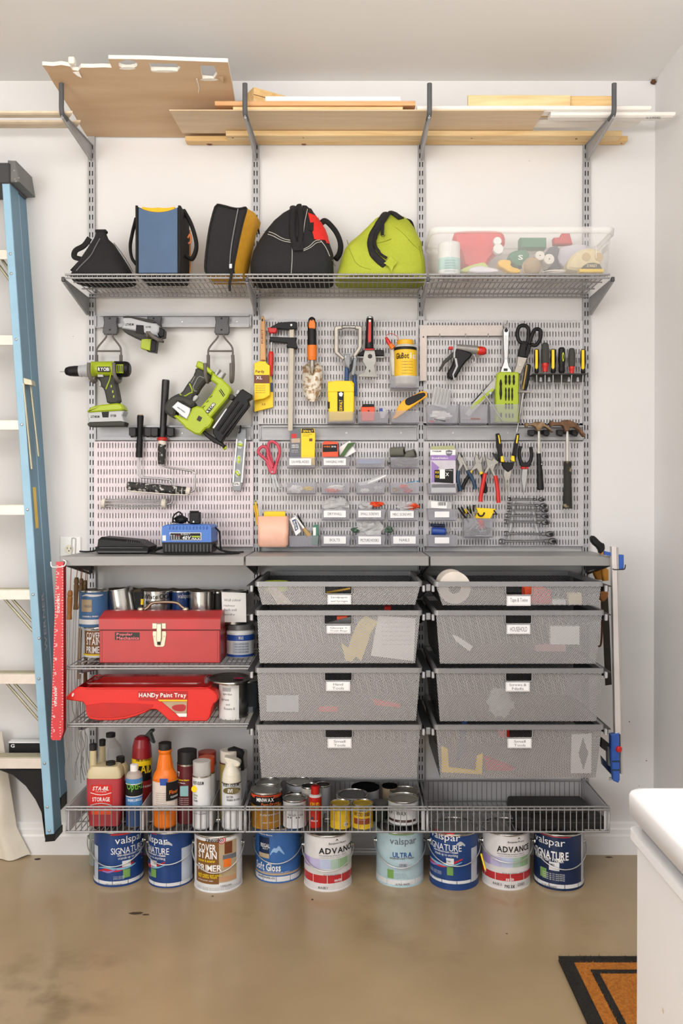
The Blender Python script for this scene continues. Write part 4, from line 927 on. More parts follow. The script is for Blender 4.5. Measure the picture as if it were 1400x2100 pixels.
gt('magazine', [(745,1000),(1040,590),(1100,510),(1130,495),(1250,570),(1250,610),(1200,640),(1215,700),(880,1130),(850,1195),(800,1170),(740,1075)], m_bk, -0.018, 0.022, 0.003, 0)
for o in (0,1,2): b = B(); b.tube(path(gp((800+o*58,1040+o*40),(1075+o*58,655+o*40)), d+0.0225), 2.2*K(d), 6); b.obj('magazine_rib', m_bk, t)
gt('magazine_clip', [(1035,560),(1060,505),(1095,505),(1080,565)], m_sg, -0.01, 0.016, 0.001, 0)
gt('guide_rail', [(730,1000),(910,745),(930,755),(755,1015)], m_st, -0.005, 0.024, 0.001, 0)
gt('link', [(935,610),(960,565),(1010,565),(1020,600),(985,640)], m_dg, -0.015, 0.02, 0.002)
gt('nose', [(600,1060),(630,1040),(700,1090),(850,1185),(900,1230),(880,1265),(820,1225),(740,1190),(640,1110)], m_bk, -0.012, 0.018, 0.003, 0)
turn('nose_tip', gp((870,1245))[0], gp((915,1275))[0], [(0,2.5),(0.3,4.2),(0.9,4),(1,2)], d, m_lg, t, 10)
gt('magnet_plate', [(525,895),(555,840),(600,868),(572,922)], m_dg, 0.02, 0.038, 0.001, 0)
gt('cheek_plate', [(640,960),(700,955),(660,990)], m_lg, 0.01, 0.039, 0.001, 0)
for a, c in (((822,512),(880,598)),((838,497),(895,582))): gt('vent', [(a[0]-4,a[1]),(a[0]+6,a[1]-6),(c[0]+6,c[1]-6),(c[0]-4,c[1])], m_bk, 0.03, 0.0375, 0, 0)
for x, y in ((625,720),(672,655),(718,592)): gt('small_vent', [(x-20,y+12),(x+14,y-12),(x+18,y-4),(x-16,y+20)], m_bk, 0.03, 0.0375, 0, 0)
gt('badge', [(640,790),(745,668),(782,690),(680,820)], m_bk, 0.03, 0.0376, 0, 0)
def gq(a, b_, c, e, dd): return [W(*gp(p)[0], dd) for p in (a, b_, c, e)]
txt(t, 'RYOBI', gq((680,806),(772,694),(743,676),(650,790),d+0.038), m_wt, 1)
txt(t, 'AIRSTRIKE', gq((270,735),(372,808),(380,795),(280,722),d+0.0365), m_dg, 1)
rod('grip_stripe', [(*p,d+0.023) for p in gp((310,560),(345,590),(385,585),(440,550),(470,540),(470,500),(435,425))], 1.5, d, m_lg, t, 6)
rod('grip_outline', [(*p,d+0.0225) for p in gp((495,310),(440,395),(460,415),(505,330))], 0.5, d, m_sg, t, 5); rod('grip_outline', [(*p,d+0.0225) for p in gp((625,350),(570,328),(540,350),(480,470),(495,520),(530,522))], 0.5, d, m_sg, t, 5)
# ---- clip blocks with two paint roller frames
m_clipb = mat('black_clip', (28,28,30), 0.55)
def clip(label, xa, xb, y0=877, y1=892, d0=0.032):
    t = T('handle_clip', label, 'clip', 'black handle clips'); mid = (xa+xb)/2
    pp('base', rc(xa,y0+1,xb,y1), d0, d0+0.008, m_clipb, t, 0.002)
    for a, c in ((xa,mid-9),(mid+9,xb)):
        pp('jaw', [(a,y0),(c,y0),(c,y1),(c-2,y1+3),(a+4,y1+3),(a,y1)], d0+0.008, d0+0.034, m_clipb, t, 0.002)
        rod('roller', [((a+c)/2,y1+1),((a+c)/2,y1+5)], 3.2, d0+0.02, m_clipb, t, 8)
clip('black handle clip gripping the plain black roller handle', 264, 310); clip('black handle clip gripping the taped roller handle', 309, 356)
d = 0.052
t = T('paint_roller', 'paint roller frame with slim black handle and empty wire cage', 'paint roller', 'paint roller frames')
turn('handle', (288,852), (285,938), [(0,6.5),(0.05,7),(0.5,5.2),(0.62,6.5),(1,6.8)], d, m_bk, t, 12); turn('handle_end', (288,850), (288,853), [(0,5),(1,5.5)], d, mat('tan_plug', (190,160,130), 0.6), t, 10)
rod('bent_wire', [(285,936),(285,975),(289,979),(318,981),(348,984),(353,988),(353,1028),(350,1033),(338,1035)], 1.9, d, m_st, t, 8)
m_pw = mat('aged_white_plastic', (226,218,206), 0.6, var=0.06)
for xa, xb in ((208,217),(331,341)): turn('end_cap', (xa,1031.5), (xb,1032.5), [(0,8),(0.2,10.5),(0.9,10.5),(1,9)], d, m_pw, t, 16)
for a in range(6):
    an = a*PI/3+0.3; dy, dd = 7.5*math.sin(an), 7.5*math.cos(an)*K(d)
    rod('cage_wire', [(214,1031.5+dy*0.9,d+dd),(250,1031.8+dy*1.15,d+dd*1.15),(300,1032.2+dy*1.15,d+dd*1.15),(334,1032.4+dy*0.9,d+dd)], 0.9, d, m_st, t, 6, 3)
t = T('paint_roller', 'paint roller frame with black taped handle, red ring and paint-caked black core', 'paint roller', 'paint roller frames'); d = 0.075
m_tape = mat('taped_handle', (40,40,42), 0.4, var=0.3, scale=60, dark=(20,20,22)); m_caked = mat('paint_flecked_black', (38,37,36), 0.7, thr=(0.56,0.62), scale=60, dark=(40,40,40))
m_caked.node_tree.nodes['Color Ramp'].color_ramp.elements[0].color = (0.02,0.02,0.02,1); m_caked.node_tree.nodes['Color Ramp'].color_ramp.elements[1].color = (0.6,0.58,0.55,1)
turn('extension_handle', (340,779), (333,898), [(0,7.4),(0.03,8),(0.5,7.5),(1,6.4)], 0.05, m_tape, t, 14)
turn('red_ring', (333,897), (333,904), [(0,9),(0.3,11),(0.8,11),(1,9)], 0.05, mat('red_ring', (196,44,34), 0.5), t, 16); turn('white_collar', (333,904), (332,911), [(0,8.5),(1,8.8)], 0.05, m_pw, t, 16)
turn('grip', (332,910), (331,952), [(0,8),(0.3,8.5),(0.7,8),(1,7)], 0.05, m_caked, t, 14)
rod('bent_wire', [(331,950,0.05),(330,953,0.05),(340,958,0.052),(394,966,0.084),(400,971,0.084),(399,1004,0.084),(394,1008,0.084),(386,1008,0.084)], 1.9, 0.084, m_st, t, 8)
turn('core', (261,996), (384,1007), [(0,7),(0.02,8.5),(0.97,8.5),(1,7)], 0.084, m_caked, t, 16); turn('core_end', (382,1006.5), (390,1007.5), [(0,9),(1,8)], 0.084, m_pw, t, 14)
for k in range(10): x = 270+k*11.5; turn('rib', (x,996.6+(x-261)*.09), (x+1.2,996.7+(x-261)*.09), [(0,9),(1,9)], 0.084, m_pw if k > 7 else m_dg, t, 14)
rod('caked_edge', [(262,1007,0.096),(300,1010,0.097),(350,1014,0.097),(385,1015,0.096)], 1.2, 0.084, m_pw, t, 6)
# ---- torpedo level
t = T('torpedo_level', 'small grey aluminium level with three vial windows hanging beside the nail gun', 'level'); d = 0.055
m_al = mat('cast_aluminium', (138,142,146), 0.45, 0.3)
def lv(x, y): return (160+x/3.684, 860+y/3.684)
b = B(); ol = PT([lv(*p) for p in ((1208,70),(1268,75),(1268,145),(1240,470),(1228,540),(1168,538),(1168,470),(1195,145))], d); b.prism(ol, -d, -d+0.012, 0.001); b.obj('web', m_al, t)
for pts in (((1206,145),(1193,145),(1163,480),(1177,480)),((1270,145),(1257,145),(1228,480),(1242,480))): pp('flange', [lv(*p) for p in pts], d-0.014, d+0.005, mat('polished_edge', (222,224,226), 0.25, 0.6), t, 0.001)
m_vial = mat('vial_fluid', (196,214,60), 0.2); 
for (x, y, rx, ry, rot) in ((1222,192,22,30,80),(1214,305,20,34,0),(1204,408,22,30,45)):
    c = lv(x,y); pp('window', [(c[0]+rx/3.684*math.cos(a*PI/6), c[1]+ry/3.684*math.sin(a*PI/6)) for a in range(12)], d-0.006, d+0.0006, mat('window_backing', (206,214,216), 0.3), t, 0)
    r = math.radians(rot); v = (math.sin(r)*5, math.cos(r)*6.5); turn('vial', (c[0]-v[0],c[1]-v[1]), (c[0]+v[0],c[1]+v[1]), [(0,2.4),(0.1,3),(0.9,3),(1,2.4)], d+0.003, m_vial, t, 10)
    turn('bubble', (c[0]-v[0]*0.25,c[1]-v[1]*0.25), (c[0]+v[0]*0.25,c[1]+v[1]*0.25), [(0,2.2),(1,2.2)], d+0.0065, mat('bubble', (226,240,170), 0.2), t, 8)
pp('label', [lv(*p) for p in ((1176,474),(1222,474),(1218,502),(1174,502))], d, d+0.0006, m_wt, t, 0); txt(t, 'LEVEL', (*lv(1180,480),*lv(1214,496),d+0.0007), m_bk, 1)
rod('hanging_hook', [(493,873,0.03),(493,877,0.06),(492,885,0.063),(489,888,0.06)], 1.6, d, m_bk, t, 6)
# ---- chargers on the solid shelf
t = T('battery_charger', 'low black battery charger with louvred top on the grey shelf', 'charger'); zz = ZS+0.001
def setbox(px0, px1, d0, d1): return WX(px0,d1), WX(px1,d1)
x0, x1 = setbox(197,304,0.10,0.20); h = 0.058
b = B(); rr = []
for z, e in ((0,0.006),(0.004,0.002),(0.024,0),(0.026,0.003),(0.050,0.006),(h,0.014)):
    rr.append([(x0+e,-0.2+e,zz+z),(x1-e-max(0,z-0.03)*0.9,-0.2+e,zz+z-(0.012 if z > 0.045 else 0)),(x1-e-max(0,z-0.03)*0.9,-0.07-e,zz+z-(0.012 if z > 0.045 else 0)),(x0+e,-0.07-e,zz+z)])
b.loft(rr, True, True, False); b.obj('body', m_bk, t)
b = B(); b.box(x0+0.004, x1-0.004, -0.2005, -0.198, zz+0.004, zz+0.010); b.box(x0+0.012, x1-0.02, -0.2006, -0.199, zz+0.02, zz+0.0225); b.obj('front_groove', m_dark, t)
for k in range(9): x = x0+0.105+k*0.0075; B().box(x, x+0.0022, -0.196, -0.192, zz+0.036, zz+0.047-0.0003*k, 0.0006).obj('louvre', m_dark, t)
b = B(); b.box(x0-0.012, x0+0.002, -0.17, -0.12, zz+0.006, zz+0.020, 0.002); b.obj('side_lug', m_bk, t)
b = B(); b.tube(curve([(x0-0.002,-0.1,zz+0.02),(x0-0.018,-0.11,zz+0.022),(x0-0.024,-0.13,zz+0.008),(x0-0.05,-0.13,zz+0.0035),(WX(160,0.13),-0.11,zz+0.0035)],5), 0.0032, 6); b.obj('power_cord', m_black2, t)
t = T('blue_charger', 'bright blue and black battery charger with a display label on the grey shelf', 'charger')
m_kb = mat('charger_blue', (70,118,198), 0.45, var=0.03); d1 = 0.225
x0, x1 = setbox(331,433,0,d1); zt_ = WZ(1076,d1)-zz; zm_ = WZ(1112,d1)-zz
def shell(z0_, z1_, e0, e1): return [[(x0+e,-d1+e,z),(x0+0.012+e,-d1-0.0+e*0.5,z),(x1-0.012-e,-d1+e*0.5,z),(x1-e,-d1+e,z),(x1-e,-0.09,z),(x0+e,-0.09,z)] for z, e in ((zz+z0_,e0),(zz+z1_,e1))]
b = B(); b.loft(shell(0.003,0.006,0.010,0.004)+shell(0.012,zm_,0.003,0.002), True, True, False); b.obj('lower_shell', m_bk, t)
b = B(); b.loft(shell(zm_,zt_-0.01,0,0.001)+shell(zt_-0.003,zt_,0.006,0.016), True, True, False); b.obj('upper_shell', m_kb, t)
for k in range(12): x = x0+0.026+k*0.0115; B().box(x, x+0.005, -d1-0.0012, -d1+0.004, zz+zt_-0.016, zz+zt_-0.005, 0.001).obj('louvre', mat('darker_blue', (58,100,176), 0.5), t)
for k in range(14): x = x0+0.012+k*0.0118; B().box(x, x+0.006, -d1-0.001, -d1+0.004, zz+0.008, zz+zm_-0.006, 0.001).obj('lower_rib', m_dark, t)
dl = d1+0.0005
pp('silver_frame', [(347,1092),(413,1092),(413,1108),(350,1108)], dl-0.002, dl+0.0015, m_st, t, 0.0005); pp('display', rc(349,1093.5,411,1107), dl, dl+0.002, m_bk, t, 0); pp('yellow_flash', [(392,1099),(410,1099),(410,1102),(394,1102)], dl, dl+0.0024, m_lg, t, 0)
txt(t, 'KOBALT', (371,1093.8,390,1097.5,dl+0.0022), m_sg, 1); txt(t, '40V', (374,1099,391,1106.5,dl+0.0022), m_wt, 1, slant=0.08); txt(t, 'MAX', (393,1103,410,1106.5,dl+0.0022), m_wt, 1)
for k in range(4):
    for j in range(3): pp('indicator', rc(350.5+k*5,1097+j*3.2,353+k*5,1099+j*3.2), dl, dl+0.0023, mat('led_red' if j == 0 and k > 1 else 'led_grey', (150,40,34) if j == 0 and k > 1 else (190,190,190), 0.4), t, 0)
pp('side_label', rc(333,1098,340,1109), dl-0.003, dl+0.001, m_wt, t, 0)
for px in (341,424): x = WX(px,d1); B().box(x-0.006, x+0.006, -d1+0.004, -d1+0.012, zz-0.0005, zz+0.004).obj('foot', m_bk, t)
b = B(); b.tube(curve([(x1-0.004,-0.15,zz+0.03),(x1+0.02,-0.16,zz+0.012),(x1+0.055,-0.15,zz+0.004),(x1+0.085,-0.17,zz+0.0035),(x1+0.09,-0.21,zz+0.0035),(x1+0.06,-0.24,zz+0.0035),(x1-0.02,-0.25,zz+0.0035),(x0+0.02,-0.25,zz+0.0035),(x0-0.03,-0.22,zz+0.0035),(x0-0.05,-0.19,zz+0.0035)],6), 0.0033, 6); b.obj('power_cord', m_black2, t)
b = B(); b.tube(curve([(x1-0.012,-0.14,zz+zt_-0.004),(x1+0.012,-0.13,zz+0.075),(x1+0.016,-0.13,zz+0.04),(x1+0.022,-0.14,zz+0.012),(x1+0.05,-0.16,zz+0.0035),(x1+0.10,-0.14,zz+0.0035)],6), 0.003, 6); b.obj('output_cord', m_black2, t)
b = B(); b.tube(curve([(x0+0.01,-0.13,zz+0.02),(x0-0.02,-0.13,zz+0.018),(x0-0.045,-0.15,zz+0.006),(x0-0.03,-0.19,zz+0.0035)],5), 0.0045, 6); b.obj('cord_boot', m_black2, t)
zt2 = zz+zt_+0.0006
t = T('power_adapter', 'upright black plug adapter standing on the blue charger', 'adapter'); x = WX(400,0.15)
B().box(x-0.0185, x+0.0185, -0.165, -0.13, zt2, zt2+0.042, 0.003).obj('body', m_bk, t); B().box(x-0.018, x+0.012, -0.16, -0.14, zt2+0.042, zt2+0.046, 0.001).obj('top_ridge', m_bk, t)
p = Vector((x-0.003,-0.1652,zt2+0.008)); B().lathe([(0.003,0),(0.003,0.0008)], p, (0,-1,0), 8).obj('indicator', m_wt, t)
t = T('cord_bundle', 'coiled black adapter cord lying on the blue charger', 'cord'); x = WX(371,0.15)
B().tube(curve([(x-0.03,-0.15,zt2+0.004),(x-0.024,-0.16,zt2+0.028),(x-0.005,-0.155,zt2+0.042),(x+0.008,-0.15,zt2+0.02),(x-0.01,-0.165,zt2+0.005),(x-0.026,-0.16,zt2+0.014),(x+0.004,-0.17,zt2+0.03),(x+0.024,-0.16,zt2+0.012),(x+0.028,-0.15,zt2+0.004)],6), 0.0026, 6).obj('loops', m_black2, t)
B().ball((x,-0.15,zt2+0.015), 0.024, 0.012, 0.014, 12, 8, 0.1).obj('plug', m_bk, t)
# ---------------------------------------------------------------- middle and far panels: tools and clear bins
def cv(ox, oy, s): return lambda *p: [(ox+x/s, oy+y/s) for x, y in p]
A, A2, C, C2 = cv(500,630,3.684), cv(510,860,3.784), cv(850,640,3.684), cv(860,850,3.684)
m_bin = mat('clear_bin_plastic', (190,190,200), 0.12, var=0.01, alpha=0.24); m_bine = mat('smoky_bin_edge', (120,116,132), 0.2, alpha=0.8)
def bin_(label, x0, x1, y0, y1, words=None, d0=0.026, d1=0.088, card=None, grp='clear bins on the pegboards', taper=1.5):
    t = T('clear_bin', label, 'bin', grp); e = 0.0016
    X0, X1 = WX(x0,d1), WX(x1,d1); z0, z1 = WZ(y1,d1), WZ(y0,d1); tp = taper*K(d1)
    def rg(i, z, s): return [(X0+s+i,-d1+s+i*1.6,z),(X1-s-i,-d1+s+i*1.6,z),(X1-s-i,-d0-s,z),(X0+s+i,-d0-s,z)]
    b = B(); b.loft([rg(tp,z0,0), rg(0,z1,0), rg(0,z1,e), rg(tp,z0+e,e)], True, True, False); b.obj('body', m_bin, t)
    B().tube([(X0+tp,-d1+tp*1.6-0.0008,z0+0.001),(X1-tp,-d1+tp*1.6-0.0008,z0+0.001)], 0.0018, 6).obj('bottom_edge', m_bine, t)
    for x in (X0,X1): B().tube([(x,-d1,z1),(x,-d0,z1)], 0.0012, 5).obj('side_edge', m_bine, t)
    if card or words:
        cx0, cy0, cx1, cy1 = card or (x0+6,y0+3,x1-9,y1-6)
        c = pp('label_card', rc(cx0,cy0,cx1,cy1), d1+0.0002, d1+0.0012, m_card, t, 0)
        if words: w_ = min(0.8, 0.09*len(words)); m_ = (cx0+cx1)/2; hw = (cx1-cx0)*w_/2; txt(c, words, (m_-hw,cy0+(cy1-cy0)*.3,m_+hw,cy0+(cy1-cy0)*.68,d1+0.0013), m_ink, name='handwriting')
    return t
def flat(name, label, cat, pts, d0, d1, m, grp=None, e=0.001, sm=0, part='body', parent=None):
    t = parent or T(name, label, cat, grp); pp(part, pts, d0, d1, m, t, e, sm); return t
m_film = mat('crinkled_clear_film', (226,226,228), 0.15, var=0.05, alpha=0.5, scale=60, bump=0.6)
def film(label, cx, cy, rx, ry, d, name='plastic_bag', seed=1, m=None, cat='bag', rd=0.02):
    t = T(name, label, cat, 'small goods in the clear bins'); p = W(cx,cy,d); k = K(d); q_ = random.Random(seed)
    b = B().ball((p.x,p.y,p.z), rx*k, rd, ry*k, 15, 10, 0.34, seed); b.sm = [False]*len(b.sm); b.obj('crumpled_body', m or m_film, t); return t
YEL = mat('packaging_yellow', (246,210,20), 0.45, var=0.02); m_org = mat('orange_plastic', (238,122,24), 0.45); m_or2 = mat('red_orange_plastic', (232,84,44), 0.45); m_rd = mat('tool_red', (206,34,28), 0.4)
m_wood = wood('beech_handle', (214,170,120), (200,150,100), (40,40,3)); m_brw = mat('label_brown', (112,58,30), 0.5); m_bl = mat('tool_blue', (44,74,120), 0.5)
S = mat('satin_nickel', (172,166,158), 0.4, 0.6, var=0.05); m_dirt = mat('muddy_steel', (188,180,166), 0.4, 0.5, scale=70, dark=(132,104,70), thr=(0.38,0.52))
# paint brush
t = T('paint_brush', 'angled paint brush with long wooden handle in its yellow sleeve', 'brush'); d = 0.06
pp('handle', A((120,400),(125,120),(133,75),(145,60),(158,95),(165,400)), 0.045, d, m_wood, t, 0.003)
p = A((139,97))[0]; pp('hanging_hole', [(p[0]+1.6*math.cos(a),p[1]+3*math.sin(a)) for a in [k*PI/5 for k in range(10)]], d-0.001, d+0.0003, m_bk, t, 0)
txt(t, 'PURDY', [W(*q_,d+0.0004) for q_ in A((144,275),(144,165),(132,165),(132,275))], m_brw, 1)
pp('sleeve', A((76,425),(108,408),(165,408),(172,425),(195,440),(195,665),(155,690),(76,705)), 0.04, d+0.012, YEL, t, 0.002)
pp('brown_band', A((76,512),(193,512),(193,575),(76,575)), d+0.011, d+0.0125, m_brw, t, 0)
txt(t, 'Purdy', (*A((88,475))[0],*A((155,502))[0],d+0.0125), m_brw, 1); txt(t, 'XL', (*A((92,520))[0],*A((137,545))[0],d+0.0128), m_wt, 1)
for k in range(4): txt(t, 'elite paint brush', (*A((88,590+k*17))[0],*A((160,598+k*17))[0],d+0.0125), m_brw)
t = T('brush_sleeve', 'second yellow brush sleeve with a blue square behind the paint brush', 'packaging'); pp('card', A((78,680),(160,690),(185,440),(220,600),(220,755),(78,790)), 0.03, 0.044, YEL, t, 0.001)
pp('blue_square', A((196,570),(220,570),(220,640),(196,640)), 0.042, 0.0445, m_bl, t, 0); txt(t, '2.5', (*A((135,725))[0],*A((162,740))[0],0.0442), m_brw, 1)
# bar clamp
t = T('bar_clamp', 'black bar clamp with red handle and a long pale steel bar', 'clamp'); d = 0.062
pp('bar', A((342,160),(378,160),(368,935),(332,935)), 0.050, 0.057, mat('pale_bar_steel', (184,176,160), 0.45, 0.3, var=0.04), t, 0.001)
pp('fixed_jaw', A((200,150),(262,115),(380,108),(400,115),(398,165),(330,168),(262,162),(215,160)), 0.042, d, m_bk, t, 0.002); pp('sliding_jaw', A((195,222),(330,228),(398,228),(390,255),(405,300),(398,312),(322,302),(325,270),(240,262),(195,258)), 0.042, d+0.002, m_bk, t, 0.002)
pp('red_pad', A((180,152),(250,150),(250,178),(235,195),(195,195),(182,178)), 0.04, d, m_rd, t, 0.003)
turn('spindle', A((212,195))[0], A((206,335))[0], [(0,2),(1,2)], 0.052, m_st, t, 8); turn('collar', A((207,315))[0], A((205,342))[0], [(0,3),(1,4)], 0.052, S, t, 10)
turn('red_handle', A((205,335))[0], A((203,520))[0], [(0,4),(0.1,5.5),(0.5,5.2),(0.8,4),(1,3)], 0.052, m_rd, t, 14)
p = W(*A((358,135))[0],d); B().lathe([(0.005,0),(0.004,0.002)], (p.x,-d,p.z), (0,-1,0), 12).obj('rivet', m_st, t); turn('set_pin', A((298,292))[0], A((325,280))[0], [(0,1),(1,1)], d+0.004, m_st, t, 6)
# trowel
t = T('garden_trowel', 'garden trowel with orange and black handle and a muddy steel blade', 'trowel'); d = 0.07
turn('handle', A((513,75))[0], A((514,300))[0], [(0,3),(0.06,7),(0.3,8.6),(0.7,9),(1,9.3)], d, m_bk, t, 18); turn('orange_ferrule', A((514,290))[0], A((514,402))[0], [(0,9.6),(0.2,10.2),(0.8,9.4),(1,8)], d, m_org, t, 18)
pp('orange_inlay', A((488,160),(490,105),(512,85),(538,105),(540,165),(515,158)), d, d+0.0175, m_org, t, 0.002, 1); p = W(*A((513,102))[0],d); B().lathe([(0.004,0),(0.003,0.001)], (p.x,-d-0.0172,p.z), (0,-1,0), 10).obj('hanging_hole', m_bk, t)
rows = [(400,505,525,0),(430,470,560,-8),(450,442,590,-14),(520,440,590,-20),(600,443,586,-18),(660,455,572,-12),(700,480,548,-6),(718,510,520,0)]; b = B(); rr = []
for y, xl, xr, bow in rows:
    z = WZ(630+y/3.684, d); rr.append([(WX(500+(xl+(xr-xl)*k/8)/3.684, d), -d+(-bow/3.684*K(d))*(1-(k/4-1)**2)*1.2, z) for k in range(9)])
b.loft(rr+[[(x,y+0.0015,z) for x,y,z in r] for r in rr[::-1]], False, False, True); b.obj('blade', m_dirt, t)
turn('neck', A((515,395))[0], A((515,500))[0], [(0,4.5),(0.5,5),(1,1.5)], d+0.002, S, t, 12)
# locking c-clamp
t = T('locking_clamp', 'pale steel locking clamp with a wide C-shaped jaw above the yellow case', 'clamp'); d = 0.075
for nm, pts in (('jaw', ((742,137),(690,140),(680,160),(680,330),(688,350),(750,402),(765,382),(715,335),(714,170),(745,165))), ('jaw', ((838,137),(885,140),(895,155),(893,300),(880,325),(842,378),(815,368),(860,300),(862,168),(838,165)))): pp(nm, A(*pts), d-0.014, d, S, t, 0.003)
turn('swivel_bar', A((745,150))[0], A((838,150))[0], [(0,4),(0.3,3),(0.7,3),(1,4)], d-0.006, m_st, t, 12)
for a in (-1,0,1): rod('spring_coil', [(*A((750+k*14+a*3,132+ (18 if k % 2 else 0)))[0],d-0.012) for k in range(7)], 1.2, d, m_st, t, 6) if a == 0 else None
pp('body_plate', A((755,352),(800,352),(802,430),(790,465),(770,440),(758,400)), d-0.012, d+0.003, m_al, t, 0.002); pp('lever', A((830,370),(855,375),(850,430),(832,515),(808,512),(822,440)), d-0.01, d+0.002, m_al, t, 0.002); pp('dark_link', A((825,385),(845,360),(850,375),(810,480),(795,500),(800,440)), d-0.014, d-0.002, m_bk, t, 0.001)
for a, c in ((768,375),(838,378)): p = W(*A((a,c))[0],d); B().lathe([(0.004,0),(0.003,0.002)], (p.x,-d-0.002,p.z), (0,-1,0), 10).obj('rivet', m_st, t)
turn('blue_handle', A((778,455))[0], A((776,560))[0], [(0,4.5),(0.5,4.8),(1,4.6)], d-0.012, m_bl, t, 10); turn('blue_handle', A((832,505))[0], A((844,672))[0], [(0,3.5),(0.4,4.6),(1,4)], d-0.018, m_bl, t, 10)
# painter's multi tool and the black brush behind it
t = T('scraper_tool', 'painter multi tool with black and red handle and wide steel blade', 'scraper'); d = 0.072
turn('handle', A((952,78))[0], A((946,312))[0], [(0,6),(0.05,7.5),(0.5,7.6),(0.8,8.4),(1,9)], d, m_bk, t, 16); turn('cap', A((952,70))[0], A((952,88))[0], [(0,5),(0.3,7),(1,7)], d, m_st, t, 14)
pp('red_inlay', A((940,95),(962,95),(960,260),(938,270),(936,230)), d, d+0.0155, m_rd, t, 0.001); pp('red_ferrule', A((915,312),(980,312),(984,322),(912,322)), d-0.012, d+0.012, m_rd, t, 0.001)
pp('blade', A((915,320),(985,320),(1000,405),(985,440),(992,490),(1018,528),(868,525),(866,508),(905,495),(925,455),(895,405)), d-0.003, d+0.003, mat('worn_blade', (160,158,153), 0.35, 0.6, var=0.1), t, 0.0008)
p = W(*A((952,372))[0],d); B().lathe([(0.009,0),(0.008,0.001)], (p.x,-d-0.0031,p.z), (0,-1,0), 6).obj('nut_hole', m_dg, t); pp('steel_ridge', A((948,470),(955,480),(950,495),(943,482)), d+0.002, d+0.0034, m_bk, t, 0)
p = W(*A((950,110))[0],d); B().lathe([(0.0045,0),(0.003,0.001)], (p.x,-d-0.0158,p.z), (0,-1,0), 12).obj('hanging_hole', m_wt, t)
t = T('window_squeegee', 'black squeegee head peeking out behind the scraper', 'squeegee'); pp('head', A((848,362),(900,325),(1020,320),(1058,325),(1058,370)), 0.035, 0.055, m_bk, t, 0.003); pp('grey_strip', A((850,372),(1060,370),(1060,380),(850,384)), 0.042, 0.05, m_sg, t, 0.001)
# bins of the middle upper panel
bin_('clear bin standing alone under the glue bottle', 799.5, 860, 771, 796, d1=0.113); m_gl = mat('white_glue_bottle', (226,222,210), 0.35, alpha=0.9)
t = T('glue_bottle', 'white glue bottle with yellow wraparound label, yellow cap and red-tipped side spout', 'bottle'); d = 0.069; gx = 831
p = W(gx,793,d); r = 23*K(d); H_ = lambda y: WZ(y,d)-p.z
B().lathe([(r*.9,0.003),(r,0.008),(r,H_(720)),(r*.9,H_(712)),(r*.75,H_(708))], p, n=26).obj('body', m_gl, t)
B().lathe([(r+0.0004,H_(773)),(r+0.0004,H_(714))], p, n=26, caps=False).obj('yellow_label', mat('glue_label', (248,200,50), 0.5), t); B().lathe([(r+0.0008,H_(720)),(r+0.0008,H_(714))], p, n=26, caps=False).obj('black_band', m_bk, t)
B().lathe([(16.5*K(d),H_(708)),(17*K(d),H_(706)),(17*K(d),H_(699)),(15*K(d),H_(698))], p, n=20).obj('cap', mat('cap_yellow', (246,186,30), 0.45), t)
cyl = (p.x,p.y,r+0.001); txt(t, 'GluBot', (813,723,838,735), m_bk, 1, cyl=cyl); txt(t, '8 oz', (840,722,853,735), m_wt, 1, cyl=cyl)
for k in range(5): txt(t, 'wood glue for all work', (823,740+k*6,846,742.5+k*6), m_brw, cyl=cyl)
turn('side_neck', (812,770), (804,712), [(0,9),(0.6,8),(0.9,4.5),(1,3.5)], d-0.012, m_gl, t, 14); turn('spout', (806,714), (797,703), [(0,6),(0.5,5),(1,4)], d-0.005, m_org, t, 12); turn('red_tip', (799,706), (791,692), [(0,4.5),(0.5,4),(1,2.5)], d-0.003, m_rd, t, 12)
rod('cap_leash', [(790,694),(793,687),(803,684),(814,690),(817,700),(811,703)], 0.6, d, m_rd, t, 5, 4)
bin_('clear bin holding the yellow hinged case', 669, 728, 844, 868); bin_('clear bin holding the orange box and a blue clip', 733, 797, 844, 868); bin_('clear bin with the yellow knife across it', 801, 861, 842, 868)
t = T('yellow_case', 'yellow hinged bit case standing in a clear bin', 'case'); d = 0.080; pp('shell', A((634,560),(815,556),(832,575),(832,780),(820,858),(640,862),(632,640)), 0.04, d, YEL, t, 0.004); pp('lid_step', A((632,570),(690,555),(800,556),(832,600),(832,640),(632,640)), d-0.004, d+0.002, YEL, t, 0.002)
pp('black_label', A((706,632),(754,632),(754,785),(706,785)), d, d+0.0012, m_bk, t, 0); pp('latch', A((632,715),(648,715),(648,765),(632,765)), d-0.01, d+0.002, m_bk, t, 0.001); txt(t, 'DEWALT', [W(*q_,d+0.0014) for q_ in A((744,780),(744,700),(720,700),(720,780))], YEL, 1); pp('emblem', A((715,650),(735,640),(748,652),(740,675),(722,672)), d, d+0.0015, m_wt, t, 0)
t = T('orange_box', 'small orange box with a black lid in the clear bin', 'box'); pp('box_body', A((884,752),(988,752),(985,858),(888,858)), 0.045, 0.078, m_or2, t, 0.002); pp('lid', A((896,732),(980,732),(985,752),(890,752)), 0.045, 0.078, m_bk, t, 0.001); pp('arrow_mark', A((932,782),(942,775),(950,792)), 0.078, 0.0785, m_bk, t, 0)
t = T('blue_clip', 'small blue and clear plastic clip beside the orange box', 'clip'); pp('clip_body', A((1022,765),(1075,762),(1078,800),(1060,840),(1030,838)), 0.05, 0.066, m_film, t, 0.002); pp('blue_end', A((1022,765),(1045,762),(1048,785),(1025,785)), 0.052, 0.068, mat('clip_blue', (50,70,170), 0.4), t, 0.001)
